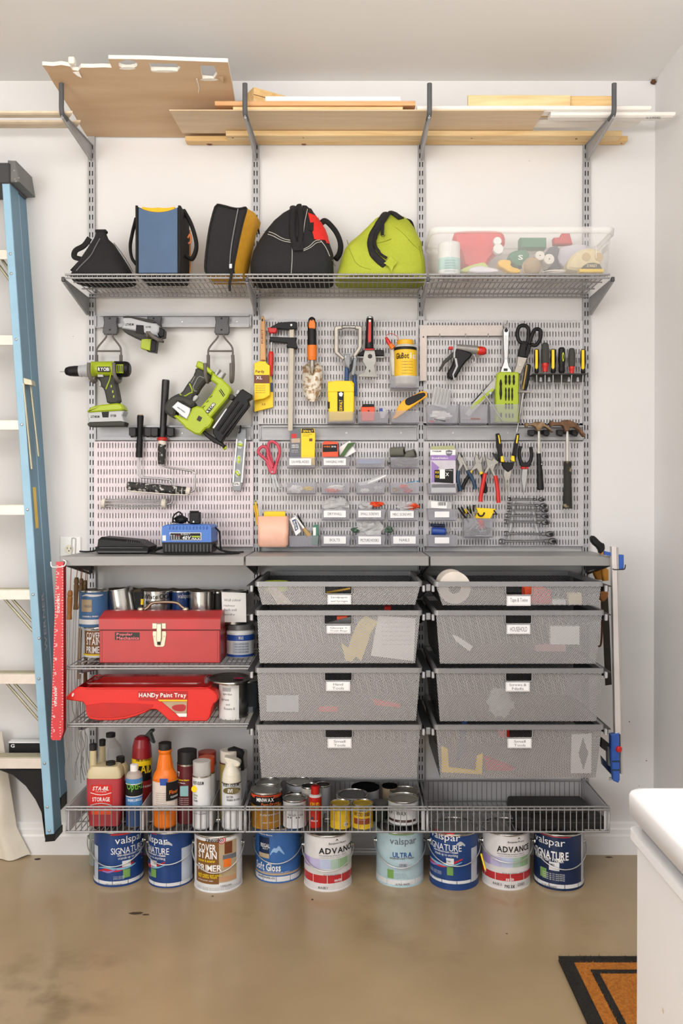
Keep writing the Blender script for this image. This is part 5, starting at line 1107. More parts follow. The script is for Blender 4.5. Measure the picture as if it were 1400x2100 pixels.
t = T('utility_knife', 'yellow and black utility knife leaning out of its clear bin', 'knife'); d = 0.078; pp('yellow_body', A((1120,845),(1170,740),(1200,705),(1345,632),(1380,640),(1385,672),(1375,680),(1240,775),(1150,840)), 0.06, d, mat('knife_yellow', (250,178,24), 0.45), t, 0.003)
pp('black_grip', A((1215,705),(1235,685),(1350,640),(1372,650),(1370,672),(1255,742),(1222,738)), d-0.002, d+0.003, m_bk, t, 0.002, 1); pp('steel_tip', A((1112,862),(1122,840),(1150,838)), 0.066, 0.071, m_st, t, 0)
# pink scissors
t = T('pink_scissors', 'pink handled scissors hanging open on the panel', 'scissors'); d = 0.055; m_pk = mat('scissor_pink', (204,70,92), 0.4)
def loop(name, pts, r, m, parent, d_=d): rod(name, [(*q_,d_) for q_ in A2(*pts)], r, d_, m, parent, 8, 3, closed=False)
loop('handle', ((185,400),(150,330),(95,280),(72,255),(85,225),(115,210),(145,235),(150,290),(185,370)), 3.2, m_pk, t); loop('handle', ((195,390),(170,300),(150,220),(160,180),(190,175),(225,200),(240,250),(225,310),(205,370)), 3.2, m_pk, t, d-0.008)
pp('pivot_arm', A2((128,330),(150,300),(185,390),(210,330),(225,330),(208,425),(165,425)), d-0.006, d+0.004, m_pk, t, 0.002); pp('blade', A2((172,430),(190,428),(222,625)), d-0.002, d, m_st, t, 0); pp('blade', A2((190,430),(208,428),(225,500),(252,548),(218,520)), d-0.006, d-0.003, m_st, t, 0); p = W(*A2((182,408))[0],d); B().lathe([(0.004,0),(0.003,0.001)], (p.x,-d-0.004,p.z), (0,-1,0), 10).obj('pivot_screw', m_st, t)
# bin rows of the middle lower panel
rows = [(587,647,937,960,'SAWBLADES','topmost row, holding the grey and yellow sandpaper packs'),(657.5,718,937,960,'HANGING WIRE','holding the orange picture wire packs'),(728.5,790,938,960,None,'unlabelled bin with the blue foam strip'),(800,861,938,960,None,'unlabelled bin with the grey foam pipe pieces'),
 (586,648,989,1013,None,'second row bin with white and yellow bits under the sandpaper packs'),(657.5,718,989,1013,None,'second row bin with red and white bits under the orange packs'),(728.5,790,989,1013,None,'second row bin with a clear sachet leaning out'),(799.5,861,989,1013,None,'second row bin with red wire connectors'),
 (657.5,718,1044,1067,'DRYWALL','third row bin labelled drywall, with clear film bags'),(728.5,790,1044,1067,'SMALL SCREWS','third row bin labelled small screws'),(794,857,1045,1068,'MISC SCREWS','third row bin labelled with orange packets'),
 (657.5,718,1097,1121,'BOLTS','bottom row bin labelled bolts'),(728.5,790,1097,1122,'PICTURE HOOKS','bottom row bin heaped with crinkled film'),(800,861,1097,1121,'NAILS','bottom row bin labelled nails'),(592,653,1099,1122,None,'bottom row bin with the small brush and green pack')]
for x0, x1, y0, y1, wd, lab in rows: bin_('clear bin, '+lab, x0, x1, y0, y1, wd)
def pack(name, label, pts, m, d0, d1, cat='packet', texts=(), extra=()):
    t = T(name, label, cat, 'small goods in the clear bins'); pp('pack', pts, d0, d1, m, t, 0.0008)
    for nm, ps, mm in extra: pp(nm, ps, d1-0.0005, d1+0.0006, mm, t, 0)
    for s_, x0, y0, x1, y1, mm, bo in texts: txt(t, s_, (*A2((x0,y0))[0],*A2((x1,y1))[0],d1+0.0008), mm, bo)
    return t
m_slate = mat('slate_card', (104,106,116), 0.5)
pack('sandpaper_pack', 'tall grey sandpaper pack with a red square logo in a clear bin', A2((320,90),(408,70),(408,350),(315,350)), m_slate, 0.055, 0.068, texts=(('GRITS',332,195,385,207,m_wt,1),('SAND PACK',332,210,388,222,m_wt,1),('assorted',332,236,380,242,m_wt,0),('100 grit',332,250,385,257,m_wt,0)), extra=(('red_square',A2((330,112),(370,112),(370,145),(330,145)),m_rd),('tan_strip',A2((330,150),(398,146),(398,180),(330,184)),mat('tan_print',(190,168,150),0.5))))
pack('yellow_pack', 'tall yellow and black pack beside the grey sandpaper pack', A2((405,72),(505,68),(515,110),(510,355),(405,355)), YEL, 0.05, 0.072, texts=(('DEWALT',420,82,498,102,YEL,1),('hook and loop',420,112,490,120,m_bk,0),('sheets',420,124,470,131,m_bk,0)), extra=(('black_top',A2((412,72),(502,70),(508,104),(408,106)),m_bk),('print_square',A2((468,148),(493,148),(493,170),(468,170)),m_brw)))
pack('orange_pack', 'orange and black hanging wire packs stacked in a clear bin', A2((570,185),(590,168),(690,175),(694,290),(568,292)), m_or2, 0.05, 0.074, texts=(('WIRE',580,205,632,218,m_org,1),('30 lb',640,205,676,218,m_wt,1)), extra=(('black_print',A2((574,196),(686,192),(686,250),(574,254)),m_bk),))
pack('white_card', 'white product card leaning in the clear bin behind the green strip', A2((700,215),(785,165),(830,250),(760,292),(705,285)), m_wt, 0.045, 0.05, 'card'); pack('green_strip', 'green strip of netting leaning in the clear bin', A2((704,288),(770,185),(830,178),(770,240),(735,290)), mat('leaf_green', (74,104,62), 0.7), 0.053, 0.06, 'strip')
pack('blue_strip', 'blue foam strip lying in the unlabelled clear bin', A2((850,310),(1030,310),(1030,345),(850,345)), mat('foam_blue', (150,166,206), 0.7), 0.045, 0.075, 'strip')
m_foam = mat('grey_pipe_foam', (104,104,96), 0.9, bump=0.3); 
for k, (lab, a, c, r) in enumerate((('rolled grey film above the foam pipe in the clear bin',(1100,255),(1205,250),10),('grey foam pipe piece with open end in the clear bin',(1215,285),(1290,262),9))):
    t = T('foam_pipe', lab, 'foam pipe', 'small goods in the clear bins'); turn('sleeve', A2(a)[0], A2(c)[0], [(0,r),(1,r)], 0.055, m_foam, t, 14, d2=0.07); turn('bore', A2(c)[0], A2((c[0]+3,c[1]-1))[0], [(0,r*.6),(1,r*.55)], 0.0705, m_bk, t, 12)
film('dark grey foam scraps filling the unlabelled clear bin', 830, 949, 27, 9, 0.058, 'foam_scraps', 3, m_foam, 'scraps')
for k, (lab, x, y, rx, ry, m) in enumerate((('white cable clips heap under the sandpaper packs',606,1003,15,7,m_wt),('yellow plastic bits beside the white clips',632,1002,10,4,YEL),('white folded cord in the clear bin with red bits',690,1000,16,5,m_wt),('red plastic bits under the white folded cord',682,1006,16,4,m_or2),('white picture hook in the sachet bin',748,1006,9,4,m_wt),('pale film packet in the sachet bin',775,1003,9,6,m_film),('red wire connectors, upper of two heaps',828,998,9,4,m_or2),('red wire connectors, lower heap',836,1007,9,4,m_rd),('brass cup hooks beside the red connectors',811,1005,7,5,mat('brass',(190,150,70),0.3,0.9)),('crumpled film bag at the drywall labelled bin',688,1036,24,14,None),('red strap end in the small screws bin',772,1034,14,5,m_or2),('clear film sachet in the small screws bin',752,1038,14,7,None),('orange packet in the misc screws bin',846,1039,12,6,m_or2),('clear film bag in the misc screws bin',832,1040,18,9,None),('heap of crinkled film over the picture hooks bin',757,1084,27,18,None),('green net twist at the film heap, near the bolts bin',728,1087,8,5,mat('dark_net_green',(84,110,92),0.8)),('green net twist at the film heap, near the nails bin',797,1086,8,6,mat('dark_net_green',(84,110,92),0.8)))): film(lab, x, y, rx, ry, 0.057, 'bin_contents' if m else 'film_bag', 20+k, m, 'contents' if m else 'bag', 0.016)
pack('clear_sachet', 'clear sachet with a white strip leaning out of the second row bin', A2((840,490),(910,478),(1060,425),(1075,440),(960,500),(860,515)), m_film, 0.06, 0.066, 'sachet', extra=(('white_strip',A2((920,492),(1060,432),(1066,438),(925,500)),m_wt),))
t = T('blue_wire', 'blue wire stub sticking out of the red connector bin', 'wire'); rod('strand', [(*A2((1215,495))[0],0.06),(*A2((1322,478))[0],0.07)], 1.1, 0.06, mat('cyan_wire',(30,140,190),0.4), t, 6); rod('bare_end', [(*A2((1245,492))[0],0.0605),(*A2((1300,484))[0],0.068)], 1.3, 0.06, m_wt, t, 6)
# salmon bin with pencils
t = T('salmon_bin', 'salmon pink plastic pencil bin hanging over the grey shelf', 'bin'); d = 0.105; m_sal = mat('salmon_plastic', (244,190,166), 0.4)
x0, x1 = WX(527,d), WX(590,d); z0, z1 = WZ(1122,d), WZ(1059,d)
def rr_(x0, x1, y0, y1, z, r, n=4):
    o = []
    for cx, cy, a0 in ((x0+r,y0+r,180),(x1-r,y0+r,270),(x1-r,y1-r,0),(x0+r,y1-r,90)):
        for k in range(n+1): a = math.radians(a0+90*k/n); o.append((cx+r*math.cos(a), cy+r*math.sin(a), z))
    return o
b = B(); b.loft([rr_(x0+0.006,x1-0.006,-d+0.006,-0.032,z0,0.012), rr_(x0,x1,-d,-0.026,z0+0.008,0.014), rr_(x0,x1,-d,-0.026,z1,0.014), rr_(x0+0.003,x1-0.003,-d+0.003,-0.029,z1,0.012), rr_(x0+0.003,x1-0.003,-d+0.003,-0.029,z0+0.01,0.012)], True, True, True); b.obj('body', m_sal, t)
t = T('note_pad', 'yellow note pad standing in the salmon bin', 'pad'); pp('sheets', A2((118,717),(282,717),(282,900),(118,900)), 0.06, 0.07, YEL, t, 0.0005); pp('top_edge', A2((118,714),(282,714),(282,719),(118,719)), 0.0595, 0.0705, mat('pad_edge',(230,200,40),0.6), t, 0)
for lab, a, c in (('yellow pencil with green eraser in the salmon bin', (52,640),(82,820)),('shorter yellow pencil behind the other in the salmon bin',(42,665),(70,820))):
    t = T('pencil', lab, 'pencil', 'pencils in the salmon bin'); dd = 0.085 if a[0] > 50 else 0.07; turn('shaft', A2(a)[0], A2(c)[0], [(0,2.2),(1,2.2)], dd, mat('pencil_yellow',(240,190,30),0.4), t, 6); a0 = A2(a)[0]; c0 = A2(c)[0]; e = (a0[0]-(c0[0]-a0[0])*.06, a0[1]-(c0[1]-a0[1])*.06); turn('eraser', e, a0, [(0,1.8),(0.5,2.2),(1,2.3)], dd, mat('eraser_green',(90,140,90),0.6), t, 8)
t = T('blade_pack', 'narrow printed blade pack leaning in the clear bin with the brush', 'packet'); pp('pack', A2((315,775),(360,755),(405,870),(365,905)), 0.06, 0.07, m_wt, t, 0.0005); pp('blue_print', A2((335,785),(362,772),(385,850),(360,868)), 0.069, 0.0708, m_bl, t, 0); txt(t, 'HYDE', [W(*q_,0.0712) for q_ in A2((356,860),(378,850),(358,785),(340,793))], m_wt, 1)
t = T('small_brush', 'small paint brush with white handle in the clear bin', 'brush'); turn('handle', A2((355,745))[0], A2((430,850))[0], [(0,1),(0.5,2),(1,2.6)], 0.072, m_wt, t, 8); turn('bristles', A2((425,845))[0], A2((470,905))[0], [(0,3.5),(1,6)], 0.072, mat('tan_bristle',(180,150,100),0.9), t, 10); turn('dark_pen', A2((378,742))[0], A2((440,850))[0], [(0,1.6),(1,1.6)], 0.06, m_bk, t, 8)
t = T('green_pack', 'green boxed pack standing in the clear bin with the brush', 'packet'); pp('pack', A2((500,822),(540,816),(540,970),(488,975)), 0.05, 0.07, mat('pack_green',(62,120,98),0.5), t, 0.0008); pp('white_panel', A2((498,840),(520,838),(520,900),(498,902)), 0.069, 0.0705, m_wt, t, 0)
# ---------------------------------------------------------------- far upper panel
d = 0.045; m_sq = mat('brushed_square_steel', (190,180,174), 0.45, 0.5, var=0.04)
t = T('framing_square', 'pale steel carpenter square hung by its long arm behind the hose nozzle', 'square'); pp('blade', C((38,98),(665,98),(665,180),(92,180),(88,520),(38,520)), 0.034, 0.0375, m_sq, t, 0.0005)
b = B(); b.tube(path(C((92,184),(660,180)), 0.0378), 0.0008, 4); b.obj('etched_line', m_dg, t)
for x in (188,383,555): p = W(*C((x,178))[0],0.04); B().tube([(p.x,-0.03,p.z+0.006),(p.x,-0.042,p.z+0.006),(p.x,-0.046,p.z-0.002),(p.x,-0.042,p.z-0.008)], 0.0016, 6).obj('hook_pin', m_screw, t)
p = W(*C((66,188))[0],0.0376); B().lathe([(0.003,0),(0.002,0.0006)], (p.x,-0.0376,p.z), (0,-1,0), 10).obj('hole', m_dg, t)
t = T('hose_nozzle', 'grey and black garden hose nozzle with red tip hanging on the panel', 'nozzle'); d = 0.07
turn('barrel', C((300,268))[0], C((470,286))[0], [(0,6),(0.1,7.5),(0.6,8.2),(1,9)], d, mat('nozzle_grey', (150,148,146), 0.35, 0.4), t, 18); turn('brass_ring', C((462,286))[0], C((480,290))[0], [(0,8.5),(1,8.5)], d, mat('brass_ring', (200,150,50), 0.3, 0.8), t, 16); turn('red_tip', C((474,290))[0], C((540,296))[0], [(0,8),(0.4,9.2),(0.8,8),(1,5)], d, m_rd, t, 16)
pp('grip', C((300,275),(330,270),(420,300),(440,325),(375,385),(300,518),(232,482),(300,370)), d-0.014, d+0.014, m_bk, t, 0.005, 1); pp('grip_stripe', C((300,345),(318,350),(328,410),(295,475),(305,510),(296,515),(285,470),(312,408)), d, d+0.0155, m_sg, t, 0.001); pp('lever', C((310,290),(290,300),(215,370),(182,440),(192,448),(235,385),(300,330)), d-0.008, d+0.004, m_dg, t, 0.002); pp('red_knob', C((256,262),(288,258),(290,280),(260,282)), d-0.008, d+0.008, m_rd, t, 0.002); rod('hanger', [(*C(q_)[0],d) for q_ in ((445,320),(458,345),(455,375),(440,382),(432,360))], 1.1, d, m_film, t, 6, 3); pp('neck_clip', C((300,245),(318,245),(310,345),(292,345)), d-0.009, d+0.012, m_sg, t, 0.001)
t = T('adjustable_wrench', 'long chrome adjustable wrench hanging above the lime bit case', 'wrench'); d = 0.06
m_cw = mat('satin_chrome', (188,190,192), 0.25, 0.9, var=0.03); pp('handle', C((666,130),(680,118),(705,118),(716,130),(714,180),(706,370),(715,410),(735,440),(735,460),(642,460),(650,430),(662,400),(672,370)), d-0.012, d, m_cw, t, 0.003); pp('panel_groove', C((682,175),(702,175),(698,360),(678,360)), d-0.001, d+0.0003, m_st, t, 0)
p = W(*C((691,138))[0],d); B().lathe([(0.007,0),(0.006,0.0008)], (p.x,-d-0.0002,p.z), (0,-1,0), 14).obj('hanging_hole', m_bk, t); turn('thumb_screw', C((672,436))[0], C((700,436))[0], [(0,3),(1,3)], d-0.002, m_dg, t, 10)
t = T('tin_snips', 'black handled tin snips hanging beside the chrome wrench', 'snips'); d = 0.065
def ln(*q_): return [(*C(x)[0],d) for x in q_]
rod('handle_loop', ln((845,235),(800,230),(778,190),(780,130),(805,102),(840,105),(860,135),(858,200),(850,230)), 4, d, m_bk, t, 8, 3, flat=(1,0.8)); rod('handle_loop', ln((865,240),(880,190),(905,135),(935,130),(953,150),(945,210),(915,250),(880,245)), 4, d-0.006, m_bk, t, 8, 3, flat=(1,0.8))
pp('arm', C((800,240),(845,225),(838,345),(778,335)), d-0.006, d+0.005, m_bk, t, 0.003); pp('arm', C((852,235),(890,235),(852,350),(825,335)), d-0.012, d-0.002, m_bk, t, 0.003)
pp('jaw', C((778,332),(852,345),(830,400),(800,470),(748,455),(770,395)), d-0.008, d+0.002, S, t, 0.002); p = W(*C((792,402))[0],d); B().lathe([(0.004,0),(0.0035,0.002)], (p.x,-d-0.002,p.z), (0,-1,0), 12).obj('pivot', m_st, t)
for x, y in ((686,70),(815,72)):
    t = T('clear_hook', 'small clear peg hook at the panel top holding the %s' % ('wrench' if x < 700 else 'tin snips'), 'hook', 'clear peg hooks'); pp('tab', C((x-15,y-6),(x+15,y-6),(x+15,y+40),(x,y+48),(x-15,y+40)), 0.0235, 0.027, m_film, t, 0.0005); p = W(*C((x,y+45))[0],0.03); B().tube([(p.x,-0.026,p.z+0.01),(p.x,-0.055,p.z+0.008),(p.x,-0.067,p.z+0.016)], 0.0017, 6).obj('prong', m_screw, t)
# screwdriver rack
t = T('screwdriver_rack', 'dark slotted rack holding the six screwdrivers', 'rack'); pp('front', C((895,462),(1300,462),(1288,475),(1288,528),(905,528)), 0.05, 0.054, m_dg, t, 0.001); b = B(); b.box(WX(C((895,0))[0][0],0.085), WX(C((1298,0))[0][0],0.085), -0.085, -0.026, WZ(C((0,470))[0][1],0.085), WZ(C((0,462))[0][1],0.085)); b.obj('top_plate', m_dg, t)
for x in (952,1015,1165,1232): pp('slot', C((x-7,495),(x,490),(x+7,495),(x+10,525),(x-10,525)), 0.053, 0.0544, m_sg, t, 0)
def driver(label, x, y0, y1, ye, r, kind, xe=None, dd=0.072):
    t = T('screwdriver', label, 'screwdriver', 'screwdrivers in the rack'); a, c, e = C((x,y0))[0], C((x,y1))[0], C((xe or x,ye))[0]; m = (a[0],a[1]+(c[1]-a[1])*.7)
    if kind == 'red':
        turn('grip', a, m, [(0,r*.55),(0.08,r*.85),(0.4,r),(1,r*.9)], dd, m_dg, t, 14); turn('red_collar', m, c, [(0,r*.75),(0.3,r*.8),(0.6,r*.62),(1,r*.6)], dd, m_rd, t, 14)
    else:
        turn('grip', a, c, [(0,r*.6),(0.06,r*.9),(0.5,r),(0.75,r*.75),(0.9,r*.85),(1,r*.55)], dd, m_bk, t, 14)
        if kind == 'yel': pp('yellow_inlay', [(a[0]-r*.45,a[1]+1),(a[0]+r*.45,a[1]+1),(a[0]+r*.45,c[1]-12),(a[0],c[1]-9),(a[0]-r*.45,c[1]-12)], dd, dd+r*K(dd)*1.02, YEL, t, 0.0006); turn('yellow_collar', (c[0],c[1]-3), (c[0],c[1]+1), [(0,r*.5),(1,r*.45)], dd, YEL, t, 10)
        else:
            pp('ring_inlay', [(a[0]+3.2+2.2*math.cos(k*PI/6),a[1]+19+9.5*math.sin(k*PI/6)) for k in range(12)], dd, dd+r*K(dd)*.98, mat('lime_yellow',(200,214,50),0.4), t, 0.0005); pp('ring_center', [(a[0]+3.4+1.1*math.cos(k*PI/6),a[1]+19+6*math.sin(k*PI/6)) for k in range(12)], dd, dd+r*K(dd), m_bk, t, 0)
    turn('shaft', c, e, [(0,1.15),(0.93,1.15),(1,0.9)], dd, m_st, t, 8, d2=dd-0.012)
driver('slim yellow and black screwdriver nearest the bit case', 921, 280, 465, 628, 5.6, 'yel', 925); driver('large black and red screwdriver in the rack', 985, 234, 452, 650, 8.6, 'red', 985); driver('yellow and black screwdriver between the two thick handles', 1046, 280, 465, 768, 6, 'yel', 1041)
driver('black screwdriver with a lime oval on its handle', 1110, 268, 465, 676, 7.6, 'oval', 1106); driver('black and red screwdriver with tapered grip', 1186, 274, 470, 660, 7.4, 'red', 1176); driver('yellow and black screwdriver at the far end of the rack', 1272, 282, 468, 792, 6, 'yel', 1254)
# bins and their goods
bin_('clear bin holding the drill bit index and white plugs', 874.5, 940, 829, 868.5, taper=2.5); bin_('clear bin holding the long bit tube and an orange carpenter pencil', 942, 1000, 829, 868.5, taper=2); bin_('clear bin holding the lime bit case', 1004, 1063, 829, 868.5, taper=2)
t = T('bit_index', 'small clear drill bit index tilted out of its bin', 'bit set'); pp('clear_shell', C((150,560),(280,588),(262,700),(240,730),(125,700)), 0.05, 0.056, m_film, t, 0.001)
for k in range(5): turn('bit', C((168+k*25,570+k*5))[0], C((145+k*25,690+k*5))[0], [(0,1.5),(1,1)], 0.058, m_st, t, 6)
film('white wall plugs heaped in the bin under the bit index', 903, 853, 22, 9, 0.058, 'wall_plugs', 71, m_wt, 'plugs'); film('small red plug beside the white wall plugs', 885, 864, 5, 2.5, 0.072, 'red_plug', 72, m_rd, 'plug', 0.006)
t = T('small_file', 'short dark file lying in the bin under the white wall plugs', 'file'); turn('blade', C((145,808))[0], C((232,825))[0], [(0,1.3),(1,1.6)], 0.08, m_dg, t, 6)
t = T('bit_tube', 'long clear tube of drill bits with a lime stripe leaning in its bin', 'bit set'); pp('clear_tube', C((610,490),(625,560),(410,790),(375,770)), 0.05, 0.062, m_film, t, 0.001); pp('lime_stripe', C((585,575),(600,590),(430,735),(412,722)), 0.06, 0.0635, m_lg, t, 0.0005); pp('clip', C((558,610),(575,600),(585,612),(570,625)), 0.06, 0.066, mat('pale_blue_clip',(180,200,220),0.4), t, 0.0005); turn('dark_bit', C((602,505))[0], C((430,690))[0], [(0,1.3),(1,1)], 0.0535, m_bk, t, 6)
t = T('carpenter_pencil', 'silver and orange drill guide lying in the middle clear bin', 'guide'); turn('shaft', C((355,805))[0], C((535,808))[0], [(0,0.8),(0.1,1.6),(0.9,1.6),(1,1)], 0.078, m_st, t, 8); turn('orange_sleeve', C((420,805))[0], C((495,808))[0], [(0,2.6),(1,2.6)], 0.078, mat('burnt_orange',(190,104,60),0.5), t, 10); txt(t, 'STEELEX', (*C((426,800))[0],*C((490,812))[0],0.0828), m_bk, 1)
t = T('lime_bit_case', 'lime green bit case with black bits showing, standing in its bin', 'case'); d = 0.076; pp('case_body', C((640,450),(775,452),(790,465),(785,832),(612,830),(612,560),(625,462)), 0.045, d, m_lg, t, 0.004)
for x, y0, y1, r in ((650,510,660,3),(688,475,550,2.6),(716,475,550,2.6),(748,475,550,2.6),(688,570,670,2),(712,570,670,2),(736,570,670,2),(688,690,735,2),(712,690,735,2),(736,690,735,2),(652,760,800,2.4),(690,765,800,2),(716,765,800,2),(740,765,800,2)): turn('bit', C((x,y0))[0], C((x,y1))[0], [(0,r*.4),(0.2,r),(0.35,r*.7),(0.7,r),(1,r*.4)], d+0.001, m_bk, t, 7)
t = T('bent_rod', 'thin bent steel rod leaning across the lime bit case', 'rod'); rod('bar', [(*C((503,588))[0],0.083),(*C((575,690))[0],0.083),(*C((665,825))[0],0.083)], 1.6, 0.083, m_st, t, 7)
t = T('long_screwdriver', 'big black and amber screwdriver with a plate guard hanging by the snips', 'screwdriver'); d = 0.08
turn('handle', C((858,395))[0], C((828,590))[0], [(0,4),(0.05,6.2),(0.8,6.5),(0.92,5),(1,4.5)], d, m_bk, t, 14); rod('amber_edge', [(*C((848,400))[0],d+0.009),(*C((818,585))[0],d+0.009)], 1.8, d, mat('amber_plastic',(170,140,60),0.3), t, 6); pp('guard', C((785,598),(882,600),(878,608),(785,606)), d-0.012, d+0.012, S, t, 0.001); turn('shaft', C((822,605))[0], C((772,905))[0], [(0,2.2),(0.9,2),(1,2.6)], d-0.004, m_st, t, 8, d2=0.05); turn('second_shaft', C((838,605))[0], C((828,655))[0], [(0,1.4),(1,1.2)], d-0.006, m_bk, t, 6)
# ---------------------------------------------------------------- hammers
clip('black handle clip holding the small claw hammer', 1084, 1127, 881, 890); clip('black handle clip holding the rusty claw hammer', 1143, 1186, 881, 890)
HM = cv(1070,850,9.333); m_rust = mat('rusty_steel', (126,92,64), 0.65, 0.3, scale=60, dark=(88,62,42), bump=0.15); m_bz = mat('bronzed_steel', (150,124,92), 0.45, 0.5, scale=60, dark=(96,72,50)); m_shaft = mat('worn_steel_shaft', (206,204,198), 0.35, 0.6, var=0.05)
t = T('claw_hammer', 'small claw hammer with bronzed head and black rubber grip', 'hammer', 'claw hammers'); d = 0.085
pp('head', HM((60,160),(90,150),(120,180),(200,170),(245,140),(385,140),(440,180),(530,250),(605,335),(590,345),(500,270),(440,230),(390,235),(350,315),(300,315),(260,240),(210,215),(130,210),(110,245),(70,240)), d-0.011, d+0.011, m_bz, t, 0.0015); turn('face', HM((58,200))[0], HM((90,200))[0], [(0,4.2),(0.3,5),(1,4.6)], d, m_bz, t, 14)
turn('shaft', HM((325,300))[0], (1104.5,932), [(0,2.2),(0.3,3.4),(1,3.4)], d, m_shaft, t, 12, d2=0.07); turn('grip', (1104.3,930), (1108,1005), [(0,4.6),(0.2,5),(0.6,6.4),(0.97,7.4),(1,6)], 0.07, m_bk, t, 14); p = W(1109,952,0.07); B().lathe([(0.002,0),(0.002,0.0006)], (p.x,-0.0802,p.z), (0,-1,0), 8).obj('grip_dot', m_wt, t)
t = T('claw_hammer', 'bigger rusty claw hammer with paint-splashed black grip', 'hammer', 'claw hammers')
pp('head', HM((545,125),(575,120),(620,150),(760,140),(790,108),(870,100),(960,120),(1060,180),(1160,310),(1220,400),(1210,425),(1180,420),(1080,290),(990,240),(925,245),(890,315),(840,320),(800,230),(770,210),(600,210),(570,230),(548,215)), d-0.013, d+0.013, m_rust, t, 0.0018); turn('face', HM((540,170))[0], HM((580,170))[0], [(0,5),(0.3,6),(1,5.4)], d, m_rust, t, 14)
turn('shaft', HM((868,315))[0], (1163,948), [(0,2),(0.2,3.8),(1,3.8)], d, m_shaft, t, 12, d2=0.07); turn('grip', (1163,946), (1163.5,1043), [(0,7),(0.05,8),(0.5,8.2),(0.7,9),(0.9,9.4),(1,9.8)], 0.07, mat('splashed_black_grip', (150,134,108), 0.8, scale=26, dark=(40,38,34), thr=(0.6,0.66), bump=0.2), t, 14)
# ---------------------------------------------------------------- pliers and cutters
def pli(name, label, d, parts, pivot=None, cat='pliers'):
    t = T(name, label, cat, 'pliers and cutters')
    for nm, kind, pts, m, r in parts:
        if kind == 'p': pp(nm, C2(*pts), d-0.009, d+r, m, t, 0.002)
        else: rod(nm, [(*C2(q_)[0], d) for q_ in pts], r, d, m, t, 10, 3)
    if pivot: p = W(*C2(pivot)[0],d); B().lathe([(0.0042,0),(0.0035,0.0025)], (p.x,-d-0.0025,p.z), (0,-1,0), 12).obj('pivot', m_st, t)
d = 0.055; m_navy = mat('navy_grip', (34,62,92), 0.45); m_pst = mat('plier_steel', (168,164,158), 0.35, 0.7, var=0.06)
pli('slip_joint_pliers', 'navy handled slip joint pliers beside the wall anchor pack', d, (('jaw','p',((298,290),(310,290),(330,330),(372,420),(350,430),(330,380),(300,430),(285,430),(300,380),(290,350),(280,340)),m_pst,0.002),('handle','r',((295,425),(288,480),(300,540),(310,578)),m_navy,4),('handle','r',((362,425),(395,480),(415,530),(420,565)),m_navy,4),('black_spring','p',((303,290),(325,310),(330,325),(312,325)),m_bk,0.003)), (326,360))
pli('adjustable_pliers', 'yellow necked black handled pliers between the navy and red ones', d-0.004, (('jaw','p',((425,300),(440,300),(450,340),(470,310),(478,330),(470,370),(480,440),(455,450),(430,410),(385,440),(380,430),(420,370),(415,330)),m_pst,0.002),('yellow_neck','p',((380,430),(398,420),(395,445),(382,450)),YEL,0.004),('yellow_neck','p',((452,436),(478,430),(480,452),(458,456)),YEL,0.004),('handle','r',((385,445),(350,500),(330,540),(328,568)),m_bk,3.8),('handle','r',((470,450),(490,510),(498,560),(492,595)),m_bk,3.6)), (458,360))
pli('groove_joint_pliers', 'bright red handled pliers hanging jaws up', d+0.012, (('jaw','p',((495,300),(515,330),(545,345),(560,325),(595,355),(600,370),(575,380),(560,420),(580,465),(560,470),(530,410),(505,445),(485,445),(510,390),(500,340)),m_pst,0.003),('handle','r',((495,445),(480,520),(465,600),(460,660)),m_rd,4.2),('handle','r',((572,462),(585,530),(592,600),(596,668)),m_rd,4.2)), (542,385))
pli('diagonal_cutters', 'dark jawed cutters tip peeking out above the red pliers', d-0.006, (('jaw','p',((548,290),(590,300),(605,330),(595,360),(575,330)),m_dg,0.002),('rivet_arm','p',((560,345),(600,335),(598,352),(565,360)),m_dg,0.003)), None, 'cutters')
pli('wire_strippers', 'yellow and black long handled wire strippers hanging handles up', d+0.02, (('handle','p',((578,145),(600,140),(612,160),(625,280),(640,350),(610,365),(600,330),(585,240)),m_bk,0.008),('handle','p',((735,145),(755,142),(755,170),(738,280),(725,360),(690,350),(705,290),(722,200)),m_bk,0.008),('yellow_inlay','p',((590,155),(603,152),(615,225),(600,220)),YEL,0.009),('yellow_inlay','p',((735,155),(750,152),(742,220),(725,218)),YEL,0.009),('yellow_inlay','p',((612,315),(632,310),(640,360),(612,358)),YEL,0.009),('yellow_inlay','p',((695,310),(718,312),(722,358),(692,350)),YEL,0.009),('hub','p',((622,360),(715,362),(705,410),(670,435),(635,405)),m_bk,0.006),('jaw','p',((640,410),(665,430),(700,410),(690,470),(680,500),(670,608),(662,520),(650,608),(645,500),(632,460)),m_pst,0.003),('gap','p',((658,490),(670,490),(668,520),(656,520)),m_bk,0.0035)))
for x, y in ((645,388),(688,386),(666,410)): pass
pli('needle_nose_pliers', 'black handled needle nose pliers with red collar hanging tip down', d+0.012, (('handle','r',((760,240),(752,290),(758,340),(775,372)),m_bk,3.8),('handle','r',((840,245),(845,300),(838,350),(815,375)),m_bk,3.8),('hub','p',((755,360),(845,362),(835,395),(770,395)),m_bk,0.006),('red_collar','p',((765,395),(790,395),(795,412),(772,412)),m_rd,0.005),('red_collar','p',((802,395),(824,395),(820,412),(800,412)),m_rd,0.005),('jaw','p',((775,410),(820,410),(812,490),(800,560),(788,602),(780,560),(768,490)),m_st,0.004)), (793,492))
